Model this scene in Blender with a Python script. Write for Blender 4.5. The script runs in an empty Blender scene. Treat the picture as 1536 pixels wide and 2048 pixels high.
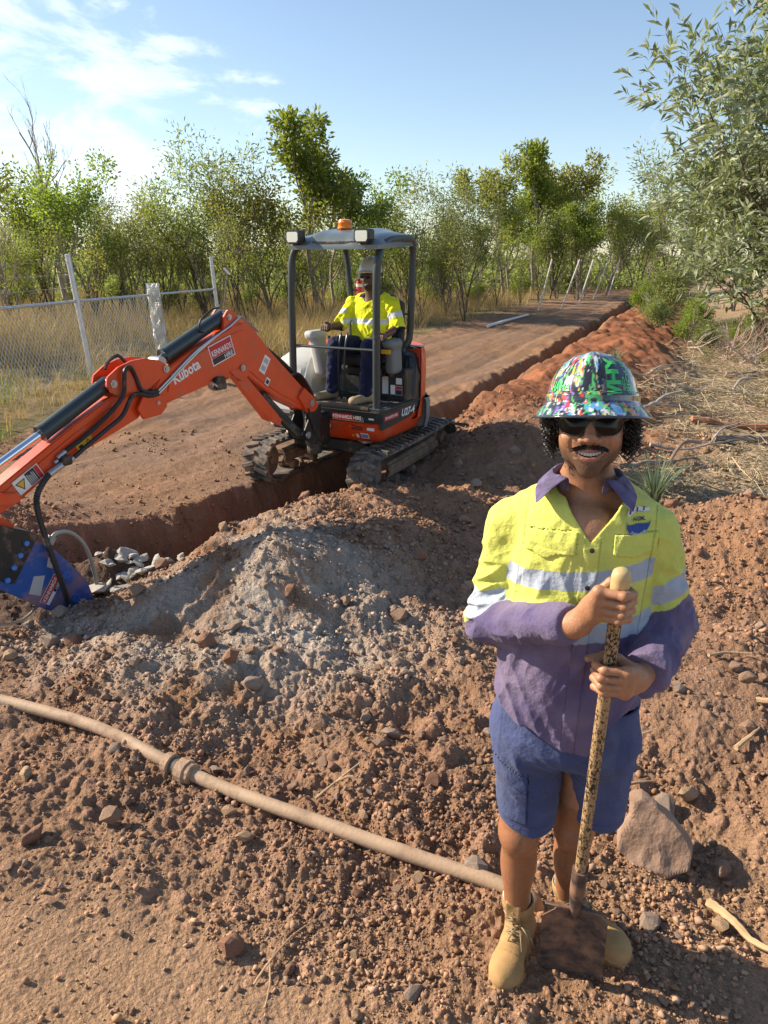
import bpy, bmesh, math, random
import numpy as np
from mathutils import Vector, Matrix
R = math.radians
scene = bpy.context.scene
C = scene.collection

# ---------------------------------------------------------------- camera, sky, sun, exposure
CAM_H, FPX = 2.1, 1420.0
PITCH = math.atan(504 / FPX)
cd = bpy.data.cameras.new('camera'); cam = bpy.data.objects.new('camera', cd); C.objects.link(cam)
cam.location = (0, 0, CAM_H); cam.rotation_euler = (math.pi / 2 - PITCH, 0, 0)
cd.sensor_fit = 'VERTICAL'; cd.sensor_height = 36; cd.lens = 36 * FPX / 2048
cd.clip_start = .05; cd.clip_end = 6000
scene.camera = cam
scene.render.resolution_x, scene.render.resolution_y = 768, 1024
SUN_EL, SUN_AZ = R(31), R(-74)          # azimuth from +Y, negative to the left
w = bpy.data.worlds.new('World'); scene.world = w; w.use_nodes = True
def build_world():
    nt = w.node_tree; N = nt.nodes; L = nt.links
    bg = N['Background']; bg.inputs['Strength'].default_value = .095
    sky = N.new('ShaderNodeTexSky'); sky.sky_type = 'NISHITA'; sky.sun_disc = False
    sky.sun_elevation = SUN_EL; sky.sun_rotation = SUN_AZ
    sky.air_density = 1.0; sky.dust_density = .35; sky.ozone_density = 1.6
    tc = N.new('ShaderNodeTexCoord')
    mp = N.new('ShaderNodeMapping'); mp.inputs['Scale'].default_value = (2.2, 2.2, 5.5)
    L.new(tc.outputs['Generated'], mp.inputs[0])
    n1 = N.new('ShaderNodeTexNoise'); n1.inputs['Scale'].default_value = 2.6; n1.inputs['Detail'].default_value = 9; n1.inputs['Roughness'].default_value = .62
    n1.inputs['Distortion'].default_value = .35
    L.new(mp.outputs[0], n1.inputs['Vector'])
    dp = N.new('ShaderNodeVectorMath'); dp.operation = 'DOT_PRODUCT'
    d = Vector((math.sin(R(-27)) * math.cos(R(11)), math.cos(R(-27)) * math.cos(R(11)), math.sin(R(11))))
    dp.inputs[1].default_value = d
    L.new(tc.outputs['Generated'], dp.inputs[0])
    reg = N.new('ShaderNodeMapRange'); reg.inputs['From Min'].default_value = .93; reg.inputs['From Max'].default_value = 1.0
    reg.inputs['To Min'].default_value = -.12; reg.inputs['To Max'].default_value = .13
    L.new(dp.outputs['Value'], reg.inputs[0])
    ad = N.new('ShaderNodeMath'); ad.operation = 'ADD'; L.new(n1.outputs[0], ad.inputs[0]); L.new(reg.outputs[0], ad.inputs[1])
    cr = N.new('ShaderNodeMapRange'); cr.inputs['From Min'].default_value = .55; cr.inputs['From Max'].default_value = .70
    cr.inputs['To Max'].default_value = .6
    cr.interpolation_type = 'SMOOTHSTEP'
    L.new(ad.outputs[0], cr.inputs[0])
    mx = N.new('ShaderNodeMixRGB'); mx.inputs[2].default_value = (6.6, 7.1, 7.6, 1)
    L.new(cr.outputs[0], mx.inputs[0]); hs = N.new('ShaderNodeHueSaturation'); hs.inputs['Saturation'].default_value = .94; hs.inputs['Value'].default_value = 1.0; L.new(sky.outputs[0], hs.inputs['Color']); L.new(hs.outputs[0], mx.inputs[1]); L.new(mx.outputs[0], bg.inputs[0])
build_world()
sd = bpy.data.lights.new('sun', 'SUN'); sun = bpy.data.objects.new('sun', sd); C.objects.link(sun)
sd.energy = 4.6; sd.angle = R(.5); sd.color = (1, .86, .68)
_s = Vector((math.sin(SUN_AZ) * math.cos(SUN_EL), math.cos(SUN_AZ) * math.cos(SUN_EL), math.sin(SUN_EL)))
sun.rotation_euler = _s.to_track_quat('Z', 'Y').to_euler(); sun.location = _s * 50
scene.view_settings.view_transform = 'Standard'; scene.view_settings.look = 'None'
scene.view_settings.exposure = .98; scene.view_settings.gamma = 1
scene.cycles.max_bounces = 6; scene.cycles.transparent_max_bounces = 6
scene.cycles.use_adaptive_sampling = True

# ---------------------------------------------------------------- tagging
def tag(o, label=None, cat=None, group=None, kind=None):
    for k, v in (('label', label), ('category', cat), ('group', group), ('kind', kind)):
        if v: o[k] = v
    return o
def thing(name, label, cat, loc=(0, 0, 0), rz=0, group=None):
    o = bpy.data.objects.new(name, None); C.objects.link(o); o.empty_display_size = .1
    o.location = loc; o.rotation_euler = (0, 0, rz)
    return tag(o, label, cat, group)
def link(name, me, parent=None, mats=None, smooth=False):
    o = bpy.data.objects.new(name, me); C.objects.link(o)
    if parent: o.parent = parent
    if mats is not None:
        for m in (mats if isinstance(mats, (list, tuple)) else [mats]): me.materials.append(m)
    if smooth: me.polygons.foreach_set('use_smooth', np.ones(len(me.polygons), bool))
    return o
def copy_tree(o, parent=None):
    c = o.copy(); C.objects.link(c)
    if parent: c.parent = parent
    for ch in list(o.children): copy_tree(ch, c)
    return c

# ---------------------------------------------------------------- meshes from arrays
def np_mesh(name, V, F, cols=None, mat_idx=None):
    """V (n,3), F (m,k) int array with k=3 or 4, cols (n,3)"""
    V = np.asarray(V, np.float32); F = np.asarray(F, np.int32)
    me = bpy.data.meshes.new(name); k = F.shape[1]
    me.vertices.add(len(V)); me.vertices.foreach_set('co', V.ravel())
    me.loops.add(F.size); me.loops.foreach_set('vertex_index', F.ravel())
    me.polygons.add(len(F)); me.polygons.foreach_set('loop_start', np.arange(0, F.size, k, dtype=np.int32))
    if mat_idx is not None: me.polygons.foreach_set('material_index', mat_idx)
    if cols is not None:
        a = me.color_attributes.new('Col', 'FLOAT_COLOR', 'POINT')
        cc = np.ones((len(V), 4), np.float32); cc[:, :3] = cols; a.data.foreach_set('color', cc.ravel())
    me.update(calc_edges=True); me.validate()
    return me

# ---------------------------------------------------------------- numpy noise
_rng = np.random.RandomState(7)
_perm = _rng.permutation(4096).astype(np.int64)
_vals = _rng.rand(4096).astype(np.float32)
def _h(ix, iy, iz):
    return _perm[(ix + _perm[(iy + _perm[iz & 4095]) & 4095]) & 4095]
def vnoise(x, y, z=None):
    """smooth value noise, -1..1"""
    if z is None: z = np.zeros_like(x)
    fx, fy, fz = np.floor(x), np.floor(y), np.floor(z)
    ix, iy, iz = fx.astype(np.int64), fy.astype(np.int64), fz.astype(np.int64)
    u, v, q = x - fx, y - fy, z - fz
    u = u * u * (3 - 2 * u); v = v * v * (3 - 2 * v); q = q * q * (3 - 2 * q)
    r = 0
    for dz in (0, 1):
        wz = q if dz else 1 - q
        for dy in (0, 1):
            wy = v if dy else 1 - v
            a = _vals[_h(ix, iy + dy, iz + dz)]; b = _vals[_h(ix + 1, iy + dy, iz + dz)]
            r = r + wz * wy * (a + (b - a) * u)
    return r * 2 - 1
def vnoise2(x, y, s=0):
    fx, fy = np.floor(x), np.floor(y); ix, iy = fx.astype(np.int64), fy.astype(np.int64)
    u, v = x - fx, y - fy; u = u * u * (3 - 2 * u); v = v * v * (3 - 2 * v)
    zz = np.full_like(ix, s)
    a = _vals[_h(ix, iy, zz)]; b = _vals[_h(ix + 1, iy, zz)]; c = _vals[_h(ix, iy + 1, zz)]; d = _vals[_h(ix + 1, iy + 1, zz)]
    return ((a + (b - a) * u) * (1 - v) + (c + (d - c) * u) * v) * 2 - 1
def fbm2(x, y, oct=4, s=0, g=.5):
    r = 0; a = 1; t = 0
    for i in range(oct):
        c, sn = math.cos(i * 1.3), math.sin(i * 1.3)
        r = r + a * vnoise2((c * x - sn * y) * 2 ** i + i * 17.3, (sn * x + c * y) * 2 ** i, s + i); t += a; a *= g
    return r / t
def fbm3(x, y, z, oct=3, g=.5):
    r = 0; a = 1; t = 0
    for i in range(oct):
        r = r + a * vnoise(x * 2 ** i + 11.1 * i, y * 2 ** i + 5.7 * i, z * 2 ** i); t += a; a *= g
    return r / t
def sstep(a, b, x):
    t = np.clip((x - a) / (b - a), 0, 1); return t * t * (3 - 2 * t)
def lerp(a, b, t): return a + (b - a) * t

# ---------------------------------------------------------------- materials
def mat(name, col=(.5, .5, .5), rough=.6, metal=0, vcol=False, bump=0, bscale=60, island=0, spec=.5, noise=0, nscale=8, coat=0, dirt=None, dirtamt=0, dscale=6, trans=0, sheen=0):
    m = bpy.data.materials.new(name); m.use_nodes = True
    nt = m.node_tree; N = nt.nodes; L = nt.links; b = N['Principled BSDF']
    b.inputs['Roughness'].default_value = rough; b.inputs['Metallic'].default_value = metal
    b.inputs['Specular IOR Level'].default_value = spec
    if coat: b.inputs['Coat Weight'].default_value = coat; b.inputs['Coat Roughness'].default_value = .12
    if sheen: b.inputs['Sheen Weight'].default_value = sheen
    tc = N.new('ShaderNodeTexCoord')
    if vcol:
        src = N.new('ShaderNodeVertexColor'); src.layer_name = 'Col'; out = src.outputs[0]
    else:
        src = N.new('ShaderNodeRGB'); src.outputs[0].default_value = (*col, 1); out = src.outputs[0]
    if island:
        g = N.new('ShaderNodeNewGeometry'); mr = N.new('ShaderNodeMapRange')
        mr.inputs['To Min'].default_value = 1 - island; mr.inputs['To Max'].default_value = 1 + island
        L.new(g.outputs['Random Per Island'], mr.inputs[0])
        mm = N.new('ShaderNodeMixRGB'); mm.blend_type = 'MULTIPLY'; mm.inputs[0].default_value = 1
        cb = N.new('ShaderNodeCombineColor')
        for i in range(3): L.new(mr.outputs[0], cb.inputs[i])
        L.new(out, mm.inputs[1]); L.new(cb.outputs[0], mm.inputs[2]); out = mm.outputs[0]
    if noise:
        n = N.new('ShaderNodeTexNoise'); n.inputs['Scale'].default_value = nscale; n.inputs['Detail'].default_value = 6
        L.new(tc.outputs['Object'], n.inputs['Vector'])
        mr = N.new('ShaderNodeMapRange'); mr.inputs['From Min'].default_value = .3; mr.inputs['From Max'].default_value = .7
        mr.inputs['To Min'].default_value = 1 - noise; mr.inputs['To Max'].default_value = 1 + noise
        L.new(n.outputs[0], mr.inputs[0])
        mm = N.new('ShaderNodeMixRGB'); mm.blend_type = 'MULTIPLY'; mm.inputs[0].default_value = 1
        cb = N.new('ShaderNodeCombineColor')
        for i in range(3): L.new(mr.outputs[0], cb.inputs[i])
        L.new(out, mm.inputs[1]); L.new(cb.outputs[0], mm.inputs[2]); out = mm.outputs[0]
    if dirt:
        n = N.new('ShaderNodeTexNoise'); n.inputs['Scale'].default_value = dscale; n.inputs['Detail'].default_value = 8; n.inputs['Roughness'].default_value = .65
        L.new(tc.outputs['Object'], n.inputs['Vector'])
        mr = N.new('ShaderNodeMapRange'); mr.inputs['From Min'].default_value = .62 - .32 * dirtamt; mr.inputs['From Max'].default_value = .80 - .25 * dirtamt
        L.new(n.outputs[0], mr.inputs[0])
        mm = N.new('ShaderNodeMixRGB'); mm.inputs[2].default_value = (*dirt, 1)
        L.new(mr.outputs[0], mm.inputs[0]); L.new(out, mm.inputs[1]); out = mm.outputs[0]
        rr = N.new('ShaderNodeMapRange'); rr.inputs['To Min'].default_value = rough; rr.inputs['To Max'].default_value = .95
        L.new(mr.outputs[0], rr.inputs[0]); L.new(rr.outputs[0], b.inputs['Roughness'])
    L.new(out, b.inputs['Base Color'])
    if bump:
        n = N.new('ShaderNodeTexNoise'); n.inputs['Scale'].default_value = bscale; n.inputs['Detail'].default_value = 8; n.inputs['Roughness'].default_value = .6
        L.new(tc.outputs['Object'], n.inputs['Vector'])
        bp = N.new('ShaderNodeBump'); bp.inputs['Strength'].default_value = 1; bp.inputs['Distance'].default_value = bump
        L.new(n.outputs[0], bp.inputs['Height']); L.new(bp.outputs[0], b.inputs['Normal'])
    if trans:
        t = N.new('ShaderNodeBsdfTranslucent'); L.new(out, t.inputs[0])
        ms = N.new('ShaderNodeMixShader'); ms.inputs[0].default_value = trans
        L.new(b.outputs[0], ms.inputs[1]); L.new(t.outputs[0], ms.inputs[2]); L.new(ms.outputs[0], N['Material Output'].inputs[0])
    return m

# ---------------------------------------------------------------- signed distance shapes -> mesh (surface nets, block sparse)
def cap(P, a, b, ra, rb=None):
    rb = ra if rb is None else rb
    a = np.array(a, np.float32); b = np.array(b, np.float32); ab = b - a; l2 = float(ab @ ab) + 1e-12
    x, y, z = P[0] - a[0], P[1] - a[1], P[2] - a[2]
    t = np.clip((x * ab[0] + y * ab[1] + z * ab[2]) / l2, 0, 1)
    return np.sqrt((x - ab[0] * t) ** 2 + (y - ab[1] * t) ** 2 + (z - ab[2] * t) ** 2) - (ra + (rb - ra) * t)
def ell(P, c, r, M=None):
    x, y, z = P[0] - c[0], P[1] - c[1], P[2] - c[2]
    if M is not None:
        x, y, z = (M[0][0] * x + M[1][0] * y + M[2][0] * z, M[0][1] * x + M[1][1] * y + M[2][1] * z, M[0][2] * x + M[1][2] * y + M[2][2] * z)
    k0 = np.sqrt((x / r[0]) ** 2 + (y / r[1]) ** 2 + (z / r[2]) ** 2) + 1e-9
    k1 = np.sqrt((x / r[0] ** 2) ** 2 + (y / r[1] ** 2) ** 2 + (z / r[2] ** 2) ** 2) + 1e-9
    return k0 * (k0 - 1) / k1
def sbox(P, c, h, r=.005):
    q = [np.abs(P[i] - c[i]) - (h[i] - r) for i in range(3)]
    o = np.sqrt(sum(np.maximum(k, 0) ** 2 for k in q))
    return o + np.minimum(np.maximum(q[0], np.maximum(q[1], q[2])), 0) - r
def smin(a, b, k):
    h = np.clip(.5 + .5 * (b - a) / k, 0, 1); return b + (a - b) * h - k * h * (1 - h)
def smax(a, b, k): return -smin(-a, -b, k)
def xf(P, c, M):
    """world P -> local frame (columns of M are the frame's axes, origin c)"""
    x, y, z = P[0] - c[0], P[1] - c[1], P[2] - c[2]
    return tuple(M[0][i] * x + M[1][i] * y + M[2][i] * z for i in range(3))
def nets(f, lo, hi, h, nb=20, slack=1.6):
    lo = np.array(lo, np.float64); n = np.ceil((np.array(hi) - lo) / h).astype(int) + 1
    B = np.ceil(n / nb).astype(int)
    bi = np.stack(np.meshgrid(*[np.arange(k) for k in B], indexing='ij'), -1).reshape(-1, 3)
    cen = lo + (bi + .5) * nb * h
    d = np.abs(f(tuple(cen[:, i].astype(np.float32) for i in range(3))))
    bi = bi[d < nb * h * .87 * slack]
    S = (B * nb + 2).astype(np.int64)
    gid = lambda I: (I[..., 0] * S[1] + I[..., 1]) * S[2] + I[..., 2]
    g = np.arange(nb + 1); off = np.stack(np.meshgrid(g, g, g, indexing='ij'), -1)
    cells, verts, quads = [], [], []
    E = [((0, 0, 0), (1, 0, 0)), ((0, 1, 0), (1, 1, 0)), ((0, 0, 1), (1, 0, 1)), ((0, 1, 1), (1, 1, 1)),
         ((0, 0, 0), (0, 1, 0)), ((1, 0, 0), (1, 1, 0)), ((0, 0, 1), (0, 1, 1)), ((1, 0, 1), (1, 1, 1)),
         ((0, 0, 0), (0, 0, 1)), ((1, 0, 0), (1, 0, 1)), ((0, 1, 0), (0, 1, 1)), ((1, 1, 0), (1, 1, 1))]
    for s in range(0, len(bi), 24):
        bb = bi[s:s + 24]; I = bb[:, None, None, None, :] * nb + off[None]
        X = (lo + I * h).astype(np.float32)
        v = f((X[..., 0], X[..., 1], X[..., 2])).astype(np.float32); ins = v < 0
        cnt = sum(ins[:, a:nb + a, b:nb + b, c:nb + c].astype(np.int8) for a in (0, 1) for b in (0, 1) for c in (0, 1))
        act = np.argwhere((cnt > 0) & (cnt < 8))
        if len(act):
            p = np.zeros((len(act), 3)); m = np.zeros(len(act))
            for a, b in E:
                va = v[act[:, 0], act[:, 1] + a[0], act[:, 2] + a[1], act[:, 3] + a[2]]
                vb = v[act[:, 0], act[:, 1] + b[0], act[:, 2] + b[1], act[:, 3] + b[2]]
                k = (va < 0) != (vb < 0); t = np.where(k, va / np.where(k, va - vb, 1), 0)
                aa = np.array(a, float); dd = np.array(b, float) - aa
                p += k[:, None] * (aa + t[:, None] * dd); m += k
            I0 = bb[act[:, 0]] * nb + act[:, 1:]
            cells.append(gid(I0)); verts.append(lo + (I0 + p / m[:, None]) * h)
        for ax in range(3):
            e = np.zeros(3, int); e[ax] = 1
            A = ins[:, :nb, :nb, :nb]; Bv = ins[:, e[0]:nb + e[0], e[1]:nb + e[1], e[2]:nb + e[2]]
            q = np.argwhere(A != Bv)
            if not len(q): continue
            I0 = bb[q[:, 0]] * nb + q[:, 1:]; inn = A[q[:, 0], q[:, 1], q[:, 2], q[:, 3]]
            e1 = np.zeros(3, int); e1[(ax + 1) % 3] = 1; e2 = np.zeros(3, int); e2[(ax + 2) % 3] = 1
            ok = (I0[:, (ax + 1) % 3] > 0) & (I0[:, (ax + 2) % 3] > 0); I0, inn = I0[ok], inn[ok]
            Q = np.stack([gid(I0), gid(I0 - e1), gid(I0 - e1 - e2), gid(I0 - e2)], 1)
            Q[~inn] = Q[~inn][:, ::-1]; quads.append(Q)
    c = np.concatenate(cells); V = np.concatenate(verts); Q = np.concatenate(quads)
    o = np.argsort(c); c, V = c[o], V[o]
    k = np.clip(np.searchsorted(c, Q), 0, len(c) - 1); ok = (c[k] == Q).all(1)
    return V.astype(np.float32), k[ok].astype(np.int32)
def sdf_obj(name, f, lo, hi, h, m, parent=None, colf=None, loc=None):
    V, Q = nets(f, lo, hi, h)
    cols = colf((V[:, 0], V[:, 1], V[:, 2])) if colf else None
    me = np_mesh(name, V, Q, cols)
    o = link(name, me, parent, m, True)
    if loc: o.location = loc
    return o

# ---------------------------------------------------------------- polygon builder
class MB:
    def __init__(s): s.v = []; s.f = []; s.m = []; s.cur = 0
    def add(s, vs, fs):
        o = len(s.v); s.v += [tuple(v) for v in vs]; s.f += [tuple(i + o for i in f) for f in fs]; s.m += [s.cur] * len(fs); return s
    def box(s, c, h, M=None, ch=None):
        """chamfered box: centre c, half sizes h, optional 3x3 axes"""
        ch = min(min(h) * .3, .008) if ch is None else ch
        vs = []
        idx = {}
        for sx in (-1, 1):
            for sy in (-1, 1):
                for sz in (-1, 1):
                    for k in range(3):
                        d = [h[0] - ch, h[1] - ch, h[2] - ch]; d[k] = h[k]
                        idx[(sx, sy, sz, k)] = len(vs); vs.append((sx * d[0], sy * d[1], sz * d[2]))
        fs = []
        for sgn in (-1, 1):
            a = [idx[(sgn, -1, -1, 0)], idx[(sgn, 1, -1, 0)], idx[(sgn, 1, 1, 0)], idx[(sgn, -1, 1, 0)]]
            fs.append(a if sgn > 0 else a[::-1])
            a = [idx[(-1, sgn, -1, 1)], idx[(-1, sgn, 1, 1)], idx[(1, sgn, 1, 1)], idx[(1, sgn, -1, 1)]]
            fs.append(a if sgn > 0 else a[::-1])
            a = [idx[(-1, -1, sgn, 2)], idx[(1, -1, sgn, 2)], idx[(1, 1, sgn, 2)], idx[(-1, 1, sgn, 2)]]
            fs.append(a if sgn > 0 else a[::-1])
        for a1 in (-1, 1):
            for a2 in (-1, 1):
                fs.append([idx[(a1, a2, -1, 0)], idx[(a1, a2, 1, 0)], idx[(a1, a2, 1, 1)], idx[(a1, a2, -1, 1)]])
                fs.append([idx[(a1, -1, a2, 0)], idx[(a1, 1, a2, 0)], idx[(a1, 1, a2, 2)], idx[(a1, -1, a2, 2)]])
                fs.append([idx[(-1, a1, a2, 1)], idx[(1, a1, a2, 1)], idx[(1, a1, a2, 2)], idx[(-1, a1, a2, 2)]])
                for a3 in (-1, 1): fs.append([idx[(a1, a2, a3, 0)], idx[(a1, a2, a3, 1)], idx[(a1, a2, a3, 2)]])
        c = Vector(c)
        vs = [c + (M @ Vector(v) if M is not None else Vector(v)) for v in vs]
        return s.add(vs, fs)
    def tube(s, pts, r, n=8, caps=True, closed=False, flat=None):
        pts = [Vector(p) for p in pts]; k = len(pts)
        rs = r if isinstance(r, (list, tuple)) else [r] * k
        up = Vector((0, 0, 1)); vs = []; prev = None
        for i, p in enumerate(pts):
            if closed: t = pts[(i + 1) % k] - pts[i - 1]
            else: t = pts[min(i + 1, k - 1)] - pts[max(i - 1, 0)]
            t = t.normalized() if t.length > 1e-9 else Vector((0, 0, 1))
            if prev is None:
                a = up if abs(t.z) < .95 else Vector((1, 0, 0)); u = t.cross(a).normalized()
            else: u = (prev - t * prev.dot(t)).normalized()
            prev = u; v = t.cross(u)
            for j in range(n):
                an = 2 * math.pi * j / n; vs.append(p + (u * math.cos(an) + v * math.sin(an)) * rs[i])
        fs = []
        for i in range(k if closed else k - 1):
            for j in range(n):
                a = i * n + j; b = i * n + (j + 1) % n; q = ((i + 1) % k) * n
                fs.append((a, b, q + (j + 1) % n, q + j))
        if caps and not closed: fs += [tuple(range(n))[::-1], tuple((k - 1) * n + j for j in range(n))]
        return s.add(vs, fs)
    def cyl(s, a, b, r, r2=None, n=16): return s.tube([a, b], [r, r if r2 is None else r2], n)
    def disc(s, a, ax, prof, n=20):
        """lathe: profile [(dist along ax, radius)] from point a"""
        ax = Vector(ax).normalized(); a = Vector(a)
        u = ax.orthogonal().normalized(); v = ax.cross(u); vs = []; fs = []
        for d, r in prof:
            for j in range(n):
                an = 2 * math.pi * j / n; vs.append(a + ax * d + (u * math.cos(an) + v * math.sin(an)) * max(r, 1e-5))
        for i in range(len(prof) - 1):
            for j in range(n): fs.append((i * n + j, i * n + (j + 1) % n, (i + 1) * n + (j + 1) % n, (i + 1) * n + j))
        fs += [tuple(range(n))[::-1], tuple((len(prof) - 1) * n + j for j in range(n))]
        return s.add(vs, fs)
    def prism(s, poly, o, U, W, T, t0, t1):
        """polygon of (a,b) in axes U,W from origin o, extruded along T from t0 to t1"""
        o, U, W, T = Vector(o), Vector(U), Vector(W), Vector(T); n = len(poly)
        vs = [o + U * a + W * b + T * t for t in (t0, t1) for a, b in poly]
        fs = [tuple(range(n))[::-1], tuple(range(n, 2 * n))] + [(i, (i + 1) % n, n + (i + 1) % n, n + i) for i in range(n)]
        return s.add(vs, fs)
    def quad(s, a, b, c, d): return s.add([a, b, c, d], [(0, 1, 2, 3)])
    def build(s, name, m, parent=None, smooth=False, bevel=0, ang=35, recalc=True, cols=None):
        me = bpy.data.meshes.new(name); me.from_pydata([tuple(v) for v in s.v], [], s.f)
        me.polygons.foreach_set('material_index', s.m)
        if recalc or bevel:
            bm = bmesh.new(); bm.from_mesh(me); bmesh.ops.recalc_face_normals(bm, faces=bm.faces)
            if bevel:
                es = [e for e in bm.edges if len(e.link_faces) == 2 and e.calc_face_angle(0) > R(ang)]
                bmesh.ops.bevel(bm, geom=es, offset=bevel, segments=2, affect='EDGES', clamp_overlap=True)
            bm.to_mesh(me); bm.free()
        o = link(name, me, parent, m)
        if smooth:
            me.polygons.foreach_set('use_smooth', np.ones(len(me.polygons), bool)); me.set_sharp_from_angle(angle=R(40))
        return o
def spline(pts, n=8):
    """Catmull-Rom through pts"""
    P = [Vector(p) for p in pts]; out = []
    for i in range(len(P) - 1):
        a = P[max(i - 1, 0)]; b = P[i]; c = P[i + 1]; d = P[min(i + 2, len(P) - 1)]
        for j in range(n):
            t = j / n
            out.append(.5 * ((2 * b) + (c - a) * t + (2 * a - 5 * b + 4 * c - d) * t * t + (3 * b - a - 3 * c + d) * t ** 3))
    return out + [P[-1]]
def text_verts(txt, size=1, bold=0.0, res=2, cut=0):
    """flat letters as (verts2d, faces); x from 0, baseline 0, cap height ~ .7 size"""
    cu = bpy.data.curves.new('t', 'FONT'); cu.body = txt; cu.size = size; cu.offset = bold * size; cu.resolution_u = res
    o = bpy.data.objects.new('t', cu); C.objects.link(o)
    dg = bpy.context.evaluated_depsgraph_get(); me = bpy.data.meshes.new_from_object(o.evaluated_get(dg))
    bm = bmesh.new(); bm.from_mesh(me)
    if cut:
        bmesh.ops.triangulate(bm, faces=bm.faces)
        bmesh.ops.subdivide_edges(bm, edges=[e for e in bm.edges if e.calc_length() > cut], cuts=2, use_grid_fill=True)
        bmesh.ops.triangulate(bm, faces=bm.faces)
    bm.verts.index_update()
    V = [(v.co.x, v.co.y) for v in bm.verts]; F = [tuple(v.index for v in f.verts) for f in bm.faces]
    bm.free(); C.objects.unlink(o); bpy.data.objects.remove(o); bpy.data.curves.remove(cu); bpy.data.meshes.remove(me)
    return V, F
def put_text(mb, txt, o, U, W, width, height, bold=0.0, lift=Vector((0, 0, 0)), italic=0):
    """fits letters in a box of the given width/height: o = lower left, U along, W up (unit vectors)"""
    V, F = text_verts(txt, 1, bold); xs = [v[0] for v in V]; ys = [v[1] for v in V]
    x0, x1, y0, y1 = min(xs), max(xs), min(ys), max(ys); U, W, o = Vector(U), Vector(W), Vector(o)
    fx = width / (x1 - x0); fy = height / (y1 - y0)
    mb.add([o + U * ((x - x0) * fx + italic * (y - y0) * fy) + W * ((y - y0) * fy) + Vector(lift) for x, y in V], F)
# ---------------------------------------------------------------- ground
TRENCH = np.array([(-5.2, 3.3), (-3.6, 3.75), (-2.6, 4.3), (-1.9, 4.98), (-1.28, 5.75), (-.74, 6.6), (-.25, 7.5), (.73, 9.95), (3.0, 14.7), (9.6, 30.5), (17.9, 51), (34, 90)])
def path_dist(X, Y, pts):
    best = np.full(X.shape, 1e9); side = np.zeros(X.shape); tt = np.zeros(X.shape); acc = 0
    for (ax, ay), (bx, by) in zip(pts[:-1], pts[1:]):
        dx, dy = bx - ax, by - ay; L = math.hypot(dx, dy)
        t = np.clip(((X - ax) * dx + (Y - ay) * dy) / L ** 2, 0, 1)
        d = np.hypot(X - ax - dx * t, Y - ay - dy * t); k = d < best
        sg = ((X - ax) * dy - (Y - ay) * dx) / L
        best = np.where(k, d, best); side = np.where(k, np.sign(sg), side); tt = np.where(k, acc + t * L, tt); acc += L
    return best * side, tt
PIPE = [(-3.3, 3.20), (-2.5, 3.1), (-1.94, 2.99), (-1.36, 2.78), (-.92, 2.53), (-.55, 2.34), (-.13, 2.14), (.2, 1.99), (.41, 1.89), (.52, 1.83)]
def gauss(X, Y, cx, cy, sx, sy, a=0):
    c, s = math.cos(a), math.sin(a); u = (X - cx) * c + (Y - cy) * s; v = -(X - cx) * s + (Y - cy) * c
    return np.exp(-(u / sx) ** 2 - (v / sy) ** 2)
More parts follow.
